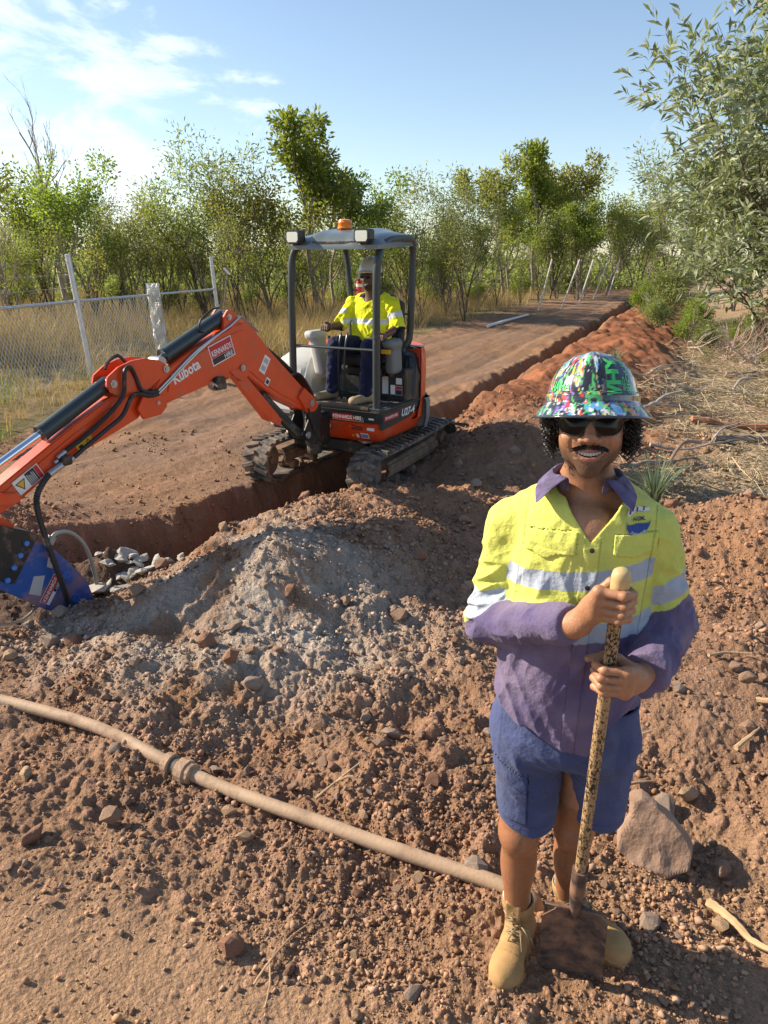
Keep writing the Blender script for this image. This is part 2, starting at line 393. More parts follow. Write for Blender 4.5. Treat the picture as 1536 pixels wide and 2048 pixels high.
def base_height(X, Y):
    n, t = path_dist(X, Y, TRENCH)
    wob = .10 * fbm2(X * 1.3, Y * 1.3, 3, 3)
    z = .03 * fbm2(X * .35, Y * .35, 3, 1) * sstep(3, 9, np.hypot(X, Y))
    # spoil bank on the right of the trench
    far = sstep(7.5, 10, Y)
    w0 = lerp(1.05, 1.5, far); hh = lerp(.24, .42, far) * (1 + .45 * fbm2(X * .8 + 9, Y * .55, 3, 5)) * (1 - .75 * sstep(34, 60, Y))
    x = (n - .42) / w0
    bank = sstep(-.05, .35, x) * (1 - sstep(.75, 2.0, x + wob))
    under = 1 - np.exp(-(np.maximum(np.hypot((X - .1) * .9, (Y - 7.3) * .55) - .25, 0) / .7) ** 2)
    z = z + hh * bank * (.15 + .85 * under) * (1 - .95 * sstep(-1.1, -1.9, X) * sstep(6, 5.2, Y))
    z = z + .19 * gauss(X, Y, -.65, 4.0, .6, .42, .5) + .03 * gauss(X, Y, -1.7, 3.55, .45, .25, .3) + .04 * gauss(X, Y, .25, 4.6, .9, .5)
    z = z + .46 * gauss(X, Y, 2.75, 4.7, 1.1, .75, -.2) + .22 * gauss(X, Y, 1.75, 3.1, .7, .5, .4) + .20 * gauss(X, Y, 2.0, 2.1, .55, .45, .3)
    z = z + .30 * gauss(X, Y, 1.9, 7.6, 1.0, 1.2) + .25 * gauss(X, Y, 3.5, 10.5, 1.0, 2) + .3 * gauss(X, Y, 5.0, 14, 1.0, 2.2)
    z = z + .10 * gauss(X, Y, -1.15, 1.15, .5, .35) + .10 * gauss(X, Y, -.55, 1.0, .5, .25)
    z = z - .10 * gauss(X, Y, -.85, 2.3, .22, .12, -.3) - .06 * gauss(X, Y, -.4, 1.9, .4, .15, -.4)
    # bank behind the trench on the left of the breaker
    z = z + .32 * gauss(X, Y, -3.6, 5.0, 1.2, .55, .45)
    # trench
    half = lerp(.64, .40, sstep(7, 9.5, Y)) - .12 * gauss(X, Y, -.4, 7.3, 1.0, .9) + .13 * fbm2(X * 1.8, Y * 1.8, 4, 11)
    dep = lerp(.74, .60, far) * (1 - .5 * sstep(28, 50, Y)) * (1 - .72 * sstep(5.35, 4.75, Y))
    tr = 1 - sstep(half - .42, half, np.abs(n) + .10 * fbm2(X * 4.3, Y * 4.3, 4, 12))
    z = z - tr * (dep + z * .8)
    # wheel and track ruts on the cleared strip
    rut = np.exp(-((n + 1.1) / .16) ** 2) + np.exp(-((n + 2.6) / .2) ** 2) + .6 * np.exp(-((n + 3.4) / .2) ** 2)
    z = z - .035 * rut * sstep(7, 9, Y)
    dp_, _ = path_dist(X, Y, np.array(PIPE)); k = .85 * np.exp(-(dp_ / .28) ** 2); z = z * (1 - k)
    z = z + .26 * gauss(X, Y, -1.95, 4.85, .55, .40, .6) * tr
    # man's standing patch
    k = np.exp(-(np.hypot(X - .5, Y - 1.68) / .42) ** 4); z = z * (1 - k) + .01 * k
    z = z + .75 * sstep(3.2, 8, n) * sstep(9, 17, Y)
    return z, n, t, tr
def clods(X, Y, cell, seed, dens, hmax):
    gx, gy = np.floor(X / cell), np.floor(Y / cell); best = np.zeros(X.shape); who = np.zeros(X.shape)
    for dx in (-1, 0, 1):
        for dy in (-1, 0, 1):
            ix, iy = (gx + dx).astype(np.int64), (gy + dy).astype(np.int64)
            h0 = _h(ix, iy, np.full_like(ix, seed)); r1 = _vals[h0]; r2 = _vals[(h0 + 77) & 4095]; r3 = _vals[(h0 + 991) & 4095]; r4 = _vals[(h0 + 2003) & 4095]; r5 = _vals[(h0 + 3001) & 4095]
            cx, cy = (ix + .15 + .7 * r1) * cell, (iy + .15 + .7 * r2) * cell
            rad = cell * (.16 + .34 * r3 ** 2); a = r5 * 3.14
            u = (X - cx) * np.cos(a) + (Y - cy) * np.sin(a); v = (-(X - cx) * np.sin(a) + (Y - cy) * np.cos(a)) * (1 + .7 * r4)
            d = (np.abs(u) ** 2.6 + np.abs(v) ** 2.6) ** (1 / 2.6) / rad
            hgt = np.where((d < 1) & (r4 < dens), np.sqrt(np.maximum(1 - d * d, 0)) * rad * hmax, 0)
            k = hgt > best; best = np.where(k, hgt, best); who = np.where(k, r2, who)
    return best, who
def zones(X, Y, n):
    """rubbly 0..1, litter 0..1, grassy 0..1"""
    left_edge = -3.9 - .10 * np.maximum(Y - 14, 0) * 0 + .5 * fbm2(X * .5, Y * .5, 3, 21)
    strip = sstep(left_edge - .5, left_edge + .5, n) * (1 - sstep(-.75, -.35, n)) * sstep(4.4, 5.4, Y + .25 * X)
    litter = sstep(2.6, 3.3, n + .4 * fbm2(X * .6, Y * .6, 3, 22)) * sstep(5.3, 6.0, Y + .3 * fbm2(X, Y, 2, 8))
    grass = 1 - sstep(left_edge - .9, left_edge - .2, n)
    smooth = np.clip(strip + 1.15 * gauss(X, Y, -.85, 1.55, .95, .38, -.42) + .6 * gauss(X, Y, 1.4, 3.0, .5, .35) + .5 * gauss(X, Y, 1.05, 1.45, .5, .22), 0, 1)
    return strip, litter * (1 - grass), grass, smooth
def ground_full(X, Y, cols=True):
    z, n, t, tr = base_height(X, Y)
    strip, litter, grass, smooth = zones(X, Y, n)
    rd = np.hypot(X, Y); rub = (1 - smooth * .85) * (1 - .5 * grass)
    near = 1 - sstep(24, 36, rd)
    big = rub * (1 - litter) * (1 - .8 * tr) * sstep(.35, .8, np.abs(path_dist(X, Y, np.array(PIPE))[0])) * sstep(.45, .8, np.hypot(X - .5, Y - 1.68)) * near
    z = z + big * (.10 * np.abs(fbm2(X * 1.25 + 3, Y * 1.25, 2, 29)) + .05 * fbm2(X * 2.2, Y * 2.2, 2, 30) - .03)
    z = z + (.050 * rub + .006) * fbm2(X * 2.6, Y * 2.6, 4, 31) + (.016 * rub + .004) * fbm2(X * 9, Y * 9, 4, 41) * near
    z = z + (.009 * rub + .0025) * fbm2(X * 34, Y * 34, 3, 46, .6) * (1 - sstep(7, 12, rd))
    z = z + rub * near * sstep(.3, .8, n) * sstep(8, 10, Y) * (1 - litter) * .10 * np.abs(fbm2(X * 2.6, Y * 2.6, 3, 57))
    lump = sstep(-.35, .3, fbm2(X * 1.4 + 5, Y * 1.4, 3, 53))
    z = z + rub * lump * near * (.050 * np.abs(fbm2(X * 5.5, Y * 5.5, 2, 47, .5)) + .030 * np.abs(fbm2(X * 13, Y * 13, 2, 48, .5)) + .014 * np.abs(fbm2(X * 31, Y * 31, 2, 49, .5)) * (1 - sstep(7, 12, rd)))
    z = z + tr * .05 * fbm2(X * 7, Y * 7, 3, 55)
    # cleat marks / long scrapes on the strip
    z = z + strip * (.030 * fbm2(X * 1.5, Y * 1.5, 4, 58) + .016 * np.abs(fbm2(X * 8, Y * 8, 3, 59)) * sstep(-.1, .4, fbm2(X * .9, Y * .9, 3, 60))) * near
    z = z + strip * .012 * fbm2(n * 7 + .3 * Y, Y * .5, 3, 51) * near
    z = z + smooth * (1 - strip) * .0012 * np.sin((X * .9 + Y * .5) * 75 + 3 * fbm2(X * 3, Y * 3, 2, 9)) * sstep(-.1, .4, fbm2(X * 1.5, Y * 1.5, 2, 19))
    e1 = e2 = e3 = 0; c = None
    A, wa = clods(X, Y, .17, 101, .18, .7); B_, wb = clods(X, Y, .075, 202, .30, .62); D, wd = clods(X, Y, .034, 303, .55, .85)
    rr = rub * (1 - litter * .7)
    f1 = sstep(-.15, .35, fbm2(X * 1.1, Y * 1.1, 3, 61)); f2 = sstep(-.45, .25, fbm2(X * 2.1, Y * 2.1, 3, 71))
    A = A * rr * f1 * (1 - sstep(16, 24, rd)); B_ = B_ * rr * (.35 + .65 * f2) * (1 - sstep(9, 14, rd)); D = D * (.3 + .7 * rub) * (1 - sstep(4.5, 7, rd))
    add = np.maximum(np.maximum(A, B_), D) * (1 - .6 * tr)
    z = z + add
    if not cols: return z
    col3 = lambda a: np.array(a, np.float32)
    one = lambda m: np.asarray(m)[..., None]
    f = fbm2(X * .9, Y * .9, 5, 81); g = fbm2(X * 4, Y * 4, 4, 91); q = fbm2(X * 25, Y * 25, 3, 95)
    col = col3((.275, .160, .096)) + one(f) * col3((.05, .018, .0)) + one(g) * col3((.055, .036, .025))
    stripc = col3((.245, .150, .093)) + one(f) * col3((.04, .01, -.01)) + one(fbm2(n * 4, Y * .6, 4, 97)) * col3((.06, .035, .025))
    col = lerp(col, stripc, one(strip))
    col = lerp(col, col3((.42, .27, .16)), one(np.clip(1.2 * gauss(X, Y, -.7, 1.45, 1.1, .5, -.35) + .7 * gauss(X, Y, 1.2, 1.7, .6, .6), 0, 1) * .6))  # sunlit foreground painted in: soil lightened and yellowed at lower left and right
    greyf = one(np.clip(gauss(X, Y, -1.0, 4.1, 1.0, .75, .5) * 1.4 + 1.3 * gauss(X, Y, -.6, 3.6, .8, .6) + .7 * gauss(X, Y, -1.9, 3.9, .5, .4), 0, 1) * sstep(-.5, .35, g + f * .5))
    col = lerp(col, col3((.37, .30, .235)), greyf * .92)
    pale = one(sstep(.35, .6, gauss(X, Y, -.55, 3.75, .28, .42, .2) + .25 * g) * sstep(-.1, .3, fbm2(X * 12, Y * 12, 3, 98)))
    col = lerp(col, col3((.46, .41, .34)), pale * .6)
    orange = one(sstep(.4, 1.1, n) * (1 - sstep(2.2, 3.2, n)) * sstep(6.6, 9.5, Y) * sstep(-.5, .2, f + .35) )
    col = lerp(col, col3((.235, .088, .040)) * (1 + .8 * one(g)) * (1 + .5 * one(fbm2(X * 1.6, Y * 1.6, 4, 88))), orange * .85)
    deep = one(tr); col = lerp(col, col3((.105, .068, .047)), deep * .95)  # dark brown trench soil, darkened further to paint in the trench shade
    lit = col3((.34, .27, .17)) * (1 + .45 * one(fbm2(X * 7, Y * 7, 4, 15)))
    col = lerp(col, lit, one(litter * (.35 + .5 * sstep(-.3, .3, fbm2(X * 1.1, Y * 1.1, 3, 16)))))
    gr = lerp(col3((.26, .19, .10)), col3((.13, .12, .05)), one(sstep(-.2, .4, f)))
    col = lerp(col, gr, one(grass) * .9)
    stone = np.where(A > .004, wa, np.where(B_ > .003, wb, np.where(D > .002, wd, .5)))
    has = (add > .0015)
    tint = col3((.80, .80, .86)) + one(stone) * col3((.55, .42, .30))
    col = np.where(one(has), lerp(col, col * tint + .02, .8), col)
    col = col * (1 + .12 * one(q))
    return z, np.clip(col, .015, .8)
def ground_z(x, y):
    return float(ground_full(np.array([x], float), np.array([y], float), False)[0])
def ground_zs(x, y): return ground_full(np.asarray(x, float), np.asarray(y, float), False)

def build_ground():
    a_in = np.linspace(R(-41), R(41), 780)
    a_out = np.concatenate([np.linspace(R(41), R(319), 92)[1:-1]])
    an = np.concatenate([a_in, a_out]); na = len(an)
    rr = [.25]
    while rr[-1] < 3500:
        r = rr[-1]
        dth = .0020 if r < 3 else (.0026 if r < 12 else (.0034 if r < 28 else (.007 if r < 60 else .06)))
        rr.append(r * (1 + dth * 1.15) + (.0 if r > .8 else .004))
    rr = np.array(rr); nr = len(rr)
    A, Rr = np.meshgrid(an, rr); X, Y = Rr * np.sin(A), Rr * np.cos(A)
    Z = np.zeros_like(X); Cc = np.zeros(X.shape + (3,), np.float32)
    for i in range(0, nr, 120):
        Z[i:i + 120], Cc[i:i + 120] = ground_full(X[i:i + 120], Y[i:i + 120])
    Z -= .0 * X
    V = np.stack([X, Y, Z], -1).reshape(-1, 3)
    i, j = np.meshgrid(np.arange(nr - 1), np.arange(na), indexing='ij'); j2 = (j + 1) % na
    F = np.stack([i * na + j, i * na + j2, (i + 1) * na + j2, (i + 1) * na + j], -1).reshape(-1, 4)[:, ::-1]
    cols = Cc.reshape(-1, 3)
    # centre cap
    V = np.concatenate([V, [[0, 0, 0]]]); cols = np.concatenate([cols, cols[:1]])
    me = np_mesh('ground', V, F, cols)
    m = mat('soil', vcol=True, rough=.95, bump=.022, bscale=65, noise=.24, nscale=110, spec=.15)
    return tag(link('ground', me, None, m, True), kind='structure')
build_ground()
# ---------------------------------------------------------------- mini excavator
DUST = (.27, .17, .11)
M_or = mat('orange_paint', (.66, .070, .014), .36, coat=.25, dirt=(.40, .15, .075), dirtamt=.22, dscale=5, noise=.06)
M_blk = mat('black_steel', (.016, .018, .019), .42, dirt=DUST, dirtamt=.25, dscale=7)
M_gun = mat('dark_grey_paint', (.032, .045, .047), .35, dirt=(.2, .17, .14), dirtamt=.05, dscale=6)
M_dgrey = mat('grey_plastic', (.16, .165, .16), .55, dirt=DUST, dirtamt=.15, dscale=8)
M_lgrey = mat('pale_grey_paint', (.52, .53, .50), .4, dirt=(.3, .22, .16), dirtamt=.2, dscale=6)
M_rub = mat('track_rubber', (.055, .058, .052), .85, dirt=(.25, .18, .13), dirtamt=.62, dscale=9, bump=.004, bscale=60)
M_dusty = mat('dusty_steel', (.13, .085, .055), .8, dirt=(.28, .17, .11), dirtamt=.7, dscale=9)
M_chrome = mat('chrome', (.75, .8, .85), .12, metal=1)
M_steel = mat('bare_steel', (.42, .42, .42), .38, metal=.8)
M_hose = mat('hose_rubber', (.014, .015, .016), .5, dirt=DUST, dirtamt=.1)
M_blue = mat('blue_paint', (.022, .085, .32), .38, dirt=(.33, .16, .085), dirtamt=.42, dscale=5)
M_amber = mat('amber_lens', (.85, .22, .01), .2, coat=.5)
M_glass = mat('lamp_glass', (.55, .56, .55), .12, coat=1, metal=.5)
M_wht = mat('white_sticker', (.75, .75, .73), .5)
M_red = mat('red_sticker', (.50, .018, .03), .45)
M_bst = mat('black_sticker', (.025, .025, .027), .5)
M_yel = mat('yellow_sticker', (.75, .42, .02), .5)
M_sil = mat('silver_sticker', (.42, .42, .43), .5)
M_seat = mat('black_vinyl', (.02, .02, .022), .6)
EXC = thing('mini_excavator', 'orange and black mini excavator straddling the trench with its boom reaching left', 'excavator', (-.288, 7.327, .0), R(-29))
V3 = Vector
def stad(n=150, yf=-.80, zf=.212, rf=.185, yr=.80, zr=.222, rr=.195):
    pts = []
    k = n // 4
    for i in range(k): t = i / k; pts.append((lerp(yf, yr, t), lerp(.027, .027, t)))
    for i in range(k): a = -math.pi / 2 + math.pi * i / k; pts.append((yr + rr * math.cos(a), zr + rr * math.sin(a)))
    for i in range(k): t = i / k; pts.append((lerp(yr, yf, t), lerp(zr + rr, zf + rf, t) - .012 * math.sin(math.pi * t)))
    for i in range(k): a = math.pi / 2 + math.pi * i / k; pts.append((yf + rf * math.cos(a), zf + rf * math.sin(a)))
    return pts
def make_track(sx):
    pts = stad(); n = len(pts); W = .145
    # even resampling
    P = [V3((0, a, b)) for a, b in pts]; cum = [0]
    for i in range(n): cum.append(cum[-1] + (P[(i + 1) % n] - P[i]).length)
    def at(s):
        s %= cum[-1]; i = max(j for j in range(n) if cum[j] <= s); t = (s - cum[i]) / max(cum[i + 1] - cum[i], 1e-6)
        a, b = P[i], P[(i + 1) % n]; return a.lerp(b, t), (b - a).normalized()
    tr = thing('track', '', '', (0, 0, 0)); del_props(tr); tr.parent = EXC
    m = MB(); L = cum[-1]; K = 132; vs = []
    for i in range(K):
        p, t = at(L * i / K); nn = V3((0, t.z, -t.y)); x = sx * .59
        # outward normal
        if nn.dot(p - V3((0, 0, .21))) < 0: nn = -nn
        for dx, dn in ((-W, -.012), (W, -.012), (W + .003, .004), (W - .006, .012), (-W + .006, .012), (-W - .003, .004)):
            vs.append(V3((x + dx, p.y, p.z)) + nn * dn)
    fs = [(i * 6 + j, i * 6 + (j + 1) % 6, ((i + 1) % K) * 6 + (j + 1) % 6, ((i + 1) % K) * 6 + j) for i in range(K) for j in range(6)]
    m.add(vs, fs)
    NL = 46
    for i in range(NL):
        for hf in (-1, 1):
            p, t = at(L * (i + (.5 if hf > 0 else 0)) / NL); nn = V3((0, t.z, -t.y))
            if nn.dot(p - V3((0, 0, .21))) < 0: nn = -nn
            xax = V3((1, 0, 0)); a = R(20) * hf
            X = (xax * math.cos(a) + t * math.sin(a)).normalized(); Y = nn.cross(X).normalized()
            m.box(V3((sx * .59 + hf * .074, p.y, p.z)) + nn * .022, (.072, .0215, .013), Matrix((X, Y, nn)).transposed(), ch=.006)
    belt = m.build('rubber_belt', M_rub, tr)
    m = MB(); x = sx * .59
    for s in (-1, 1): m.box((x + s * .075, 0, .20), (.012, .60, .055)); m.box((x + s * .078, 0, .20), (.02, .60, .018))
    m.box((x, 0, .25), (.07, .58, .03), ch=.01); m.prism([(-.64, .14), (.64, .14), (.6, .30), (-.5, .28)], (x, 0, 0), (0, 1, 0), (0, 0, 1), (1, 0, 0), -.055, .055)
    m.build('track_frame', M_dusty, tr)
    m = MB(); m.disc((x - .05, -.80, .212), (1, 0, 0), [(0, .04), (0, .11), (.015, .12), (.02, .168), (.08, .168), (.085, .12), (.1, .11), (.1, .04)], 28)
    m.disc((x - .07, -.80, .212), (1, 0, 0), [(0, .035), (.14, .035)], 14); m.build('idler_wheel', M_dusty, tr, True)
    m = MB(); teeth = []
    for k in range(40):
        r = .178 if k % 4 in (0, 1) else .15; a = 2 * math.pi * k / 40; teeth.append((.80 + r * math.cos(a), .222 + r * math.sin(a)))
    m.prism(teeth, (x, 0, 0), (0, 1, 0), (0, 0, 1), (1, 0, 0), -.02, .02); m.disc((x - .09, .80, .222), (1, 0, 0), [(0, .07), (.02, .09), (.16, .09), (.18, .07)], 22); m.build('sprocket', M_dusty, tr)
    for yy in (-.42, -.05, .38):
        m = MB(); m.disc((x - .1, yy, .088), (1, 0, 0), [(0, .035), (0, .05), (.05, .052), (.055, .035), (.145, .035), (.15, .052), (.2, .05), (.2, .035)], 18); m.build('roller', M_dusty, tr, True)
    tr.rotation_euler = (0, 0, R(2)); return tr
def del_props(o):
    for k in ('label', 'category', 'group'):
        if k in o: del o[k]
make_track(1); make_track(-1)
# undercarriage
m = MB(); m.box((0, 0, .33), (.30, .34, .07), ch=.02)
for sx in (-1, 1):
    for sy in (-1, 1): m.prism([(0, 0), (.34, -.04), (.34, -.13), (0, -.13)], (sx * .2, sy * .26, .37), (sx, sy * .12, 0), (0, 0, 1), (0, 1, 0), -.07, .07)
m.disc((0, 0, .38), (0, 0, 1), [(0, .28), (.07, .28), (.07, .33), (.11, .33)], 32); m.build('undercarriage', M_blk, EXC)
# dozer blade at the rear
bl = MB(); prof = [(0, .03), (.02, .02), (.05, .10), (.055, .2), (.03, .31), (.0, .33), (.015, .2), (.01, .10)]
bl.prism([(1.22 + a, b) for a, b in prof], (0, 0, 0), (0, 1, 0), (0, 0, 1), (1, 0, 0), -.76, .76)
for sx in (-1, 1): bl.box((sx * .3, .85, .24), (.04, .38, .05))
bl.box((.70, 1.21, .2), (.06, .012, .07)); o = bl.build('dozer_blade', M_blk, EXC)
m = MB(); m.box((.72, 1.19, .21), (.016, .004, .035), ch=.001); m.build('sticker', M_wht, o)

# house lower body (orange skirt) with rounded rear
def plan(rad, x0, x1, yf, n=20, chf=.08):
    pts = [(x0 + chf, yf), (x1 - chf, yf), (x1, yf + chf)]
    a0 = math.acos(min(1, x1 / rad)); a1 = math.pi - math.acos(min(1, -x0 / rad))
    for i in range(n + 1): a = a0 + (a1 - a0) * i / n; pts.append((rad * math.cos(a), rad * math.sin(a)))
    pts.append((x0, yf + chf)); return pts
def loft(mb, rings):
    """rings: list of (list of (x,y), z)"""
    n = len(rings[0][0]); vs = [(x, y, z) for r, z in rings for x, y in r]
    fs = [(i * n + j, i * n + (j + 1) % n, (i + 1) * n + (j + 1) % n, (i + 1) * n + j) for i in range(len(rings) - 1) for j in range(n)]
    fs += [tuple(range(n))[::-1], tuple((len(rings) - 1) * n + j for j in range(n))]; mb.add(vs, fs)
m = MB()
loft(m, [(plan(.66, -.04, .60, -.60, 20, .05), .475), (plan(.68, -.06, .645, -.645, 20, .05), .52), (plan(.69, -.07, .67, -.69, 20, .05), .60), (plan(.70, -.07, .68, -.715, 20, .05), .685)])
body = m.build('body', M_or, EXC, True, bevel=.012, ang=30)
m = MB(); m.box((-.40, -.05, .56), (.32, .45, .095), ch=.02); m.box((-.02, -.42, .56), (.07, .2, .08)); m.box((-.20, -.58, .60), (.13, .14, .12)); m.build('base_frame', M_blk, body)
# black band and deck
m = MB(); loft(m, [(plan(.69, -.07, .68, -.73, 20, .04), .685), (plan(.70, -.08, .695, -.752, 20, .04), .74), (plan(.705, -.09, .70, -.765, 20, .04), .79)])
deck = m.build('deck', M_gun, EXC, True, bevel=.006)
m = MB(); m.prism([(-.30, -.775), (.705, -.775), (.705, .1), (-.30, .1)], (0, 0, .795), (1, 0, 0), (0, 1, 0), (0, 0, 1), 0, .014)
for i in range(9): m.box((.66 - i * .1, -.36, .8115), (.012, .38, .0025), ch=.001)
m.build('floor_mat', M_dusty if False else mat('rubber_mat', (.035, .036, .036), .7, dirt=(.2, .14, .1), dirtamt=.35, dscale=6), deck)
# raised front foot plate
m = MB(); m.prism([(-.32, -.78), (.60, -.78), (.56, -.50), (-.30, -.50)], (0, 0, .81), (1, 0, 0), (0, 1, 0), (0, 0, 1), 0, .03); m.build('foot_plate', M_blk, deck, bevel=.006)
# side band on the machine's left: black panel; orange rises to the rear
X = .7005
m = MB(); m.prism([(-.70, .625), (-.69, .775), (.0, .775), (.02, .74), (-.12, .66)], (.668, 0, 0), (0, 1, 0), (0, 0, 1), (1, 0, 0), 0, .031); m.build('side_panel', M_bst, EXC)
def decal(mb_name, parent, parts):
    """parts: list of (material, callable(mb))"""
    mats, m = [], MB()
    for i, (mt, fn) in enumerate(parts): mats.append(mt); m.cur = i; fn(m)
    return m.build(mb_name, mats, parent, recalc=False)
def rect(o, U, W, w, h, lift=0):
    o, U, W = V3(o), V3(U), V3(W); N = U.cross(W).normalized() * lift
    return lambda m: m.quad(o + N, o + U * w + N, o + U * w + W * h + N, o + W * h + N)
def txt(s, o, U, W, w, h, lift=0, bold=.0, it=0):
    o, U, W = V3(o), V3(U), V3(W); N = U.cross(W).normalized() * lift
    return lambda m: put_text(m, s, o + N, U, W, w, h, bold, italic=it)
U, W = (0, 1, 0), (0, 0, 1); Wf = V3((0, -.09, .08)).normalized()
decal('lettering', EXC, [(M_wht, txt('U27-4', (.7005, -.33, .685), U, W, .27, .075, .0015, .03, .25)), (M_red, rect((.7005, -.665, .70), U, V3((0, .2, 1)).normalized(), .27, .05, .0012)),
                         (M_wht, txt('KENNARDS HIRE', (.7005, -.65, .715), U, W, .24, .024, .0025, .02))])
Uf = V3((1, 0, 0)); Wb = V3((0, -.026, .1)).normalized()
of = V3((.19, -.736, .695))
decal('sign', EXC, [(M_wht, rect(of, Uf, Wb, .335, .075, .004)), (M_red, rect(of + Uf * .005 + Wb * .005, Uf, Wb, .22, .065, .006)), (M_bst, rect(of + Uf * .227 + Wb * .005, Uf, Wb, .103, .065, .006)),
                    (M_wht, txt('KENNARDS', of + Uf * .012 + Wb * .018, Uf, Wb, .205, .04, .008, .02)), (M_wht, txt('HIRE', of + Uf * .235 + Wb * .018, Uf, Wb, .085, .04, .008, .02))])
# front of skirt: reflector, vent slots, lamp, small stickers
m = MB(); m.box((.08, -.698, .615), (.055, .006, .021), ch=.003); m.build('reflector', M_sil, body)
m = MB(); [m.box((.40 + .03, -.703 + i * .004, .640 - i * .016), (.058, .004, .004), ch=.001) for i in range(3)]; m.build('vent', M_bst, body)
m = MB(); m.box((.575, -.70, .622), (.04, .008, .015), ch=.007); m.build('marker_lamp', M_wht, body)
Wk = V3((0, -.05, .085)).normalized()
decal('sticker', body, [(M_wht, rect((.455, -0.645, 0.525), Uf, Wk, .085, .065, .008)), (mat('blue_print', (.18, .25, .5), .5), rect((.462, -0.649, 0.532), Uf, Wk, .07, .042, .0095)), (M_wht, rect((.40, -0.645, 0.525), Uf, Wk, .03, .045, .008)), (M_yel, rect((.355, -0.647, 0.530), Uf, Wk, .02, .03, .008))])
decal('plate', deck, [(M_wht, rect((.585, -.745, .725), Uf, Wb, .055, .018, .004))])
m = MB(); m.tube([(.34, -.52, .46), (.42, -.56, .455), (.5, -.52, .46)], .016, 8); m.build('tow_ring', M_steel, body, True)
# engine hood and rear body
m = MB(); loft(m, [(plan(.70, -.68, .70, -.12, 24, .05), .79), (plan(.70, -.68, .70, -.1, 24, .05), 1.05), (plan(.67, -.65, .66, -.02, 24, .06), 1.22), (plan(.58, -.56, .56, .1, 24, .06), 1.27)])
rear = m.build('rear_body', M_blk, EXC, True, bevel=.02)
m = MB(); loft(m, [(plan(.705, -.68, .705, .06, 24, .03), .62), (plan(.715, -.70, .712, .07, 24, .03), .8), (plan(.715, -.70, .712, .09, 24, .03), 1.2), (plan(.69, -.66, .68, .12, 24, .03), 1.29)])
m.build('counterweight', M_or, rear, True, bevel=.02)
m = MB(); loft(m, [(plan(.735, -.3, .725, .14, 24, .05), .50), (plan(.755, -.3, .745, .16, 24, .05), .60), (plan(.755, -.3, .745, .17, 24, .05), .76), (plan(.735, -.3, .725, .18, 24, .05), .80)]); m.build('rear_bumper', M_dgrey, rear, True, bevel=.015)
m = MB(); loft(m, [([(-.78, -.42), (-.36, -.46), (-.30, -.40), (-.30, .25), (-.74, .25)], .62), ([(-.79, -.42), (-.36, -.47), (-.30, -.40), (-.30, .28), (-.75, .28)], .95), ([(-.76, -.34), (-.36, -.38), (-.31, -.32), (-.31, .26), (-.72, .26)], 1.13), ([(-.66, -.18), (-.40, -.2), (-.35, -.15), (-.35, .24), (-.62, .24)], 1.24)])
hd = m.build('engine_hood', M_lgrey, EXC, True, bevel=.04, ang=15)
m = MB(); m.box((-.60, -.46, .55), (.14, .04, .06), ch=.01); m.build('step', M_wht, hd)
# seat base box with stickers, seat
m = MB(); m.box((.30, .0, .95), (.36, .16, .15), ch=.02); m.box((.58, .02, .96), (.10, .22, .16), ch=.015); m.box((.25, -.08, 1.08), (.2, .2, .05), ch=.02); sb = m.build('seat_base', M_blk, EXC)
Us = V3((1, 0, 0))
decal('notice', sb, [(M_wht, rect((.40, -.162, .86), Us, W, .10, .17, .003)), (M_wht, rect((.515, -.202, .87), Us, W, .05, .09, .003)), (M_wht, rect((.575, -.202, .97), Us, W, .065, .06, .003)), (M_sil, rect((.57, -.202, .865), Us, W, .075, .09, .002)), (M_bst, rect((.575, -.202, .87), Us, W, .065, .045, .004)), (M_red, rect((.575, -.202, .92), Us, W, .065, .03, .004))])
seat = sdf_obj('seat', lambda P: smin(smin(sbox(P, (.24, -.10, 1.19), (.24, .24, .06), .05), sbox(P, (.24, .15, 1.45), (.23, .06, .28), .05), .04), sbox(P, (.24, .17, 1.7), (.13, .05, .08), .04), .04), (-.1, -.4, 1.05), (.6, .35, 1.9), .012, M_seat, EXC)
# consoles
def console(name, x, y, zb, zt, lean, mt):
    f = lambda P: smin(sbox((P[0] - x - (P[2] - zb) * lean, P[1] - y, P[2] - (zb + zt) / 2), (0, 0, 0), (.048, .10, (zt - zb) / 2), .035), sbox((P[0] - x - (P[2] - zb) * lean, P[1] - y + .02, P[2] - zt + .02), (0, 0, 0), (.058, .125, .045), .04), .03)
    return sdf_obj(name, f, (x - .25, y - .3, zb - .03), (x + .25, y + .3, zt + .1), .009, mt, EXC)
c1 = console('control_console', -.165, -.34, 1.03, 1.43, -.2, M_lgrey)
c2 = console('control_console', .585, -.26, 1.08, 1.38, -.05, M_dgrey)
for cx, (x, y, z), par in ((-.16, (-.03, -.42, 1.36), c1), (.56, (.515, -.33, 1.30), c2)):
    m = MB(); m.disc((x, y, z - .1), (0, -.1, 1), [(0, .05), (.015, .05), (.02, .04), (.035, .045), (.04, .034), (.055, .038), (.06, .026), (.075, .03), (.08, .014), (.16, .012)], 14); m.build('joystick', M_seat, par, True)
m = MB(); m.box((.585, -.425, 1.30), (.05, .004, .02), ch=.001); m.build('sticker', M_yel, c2)
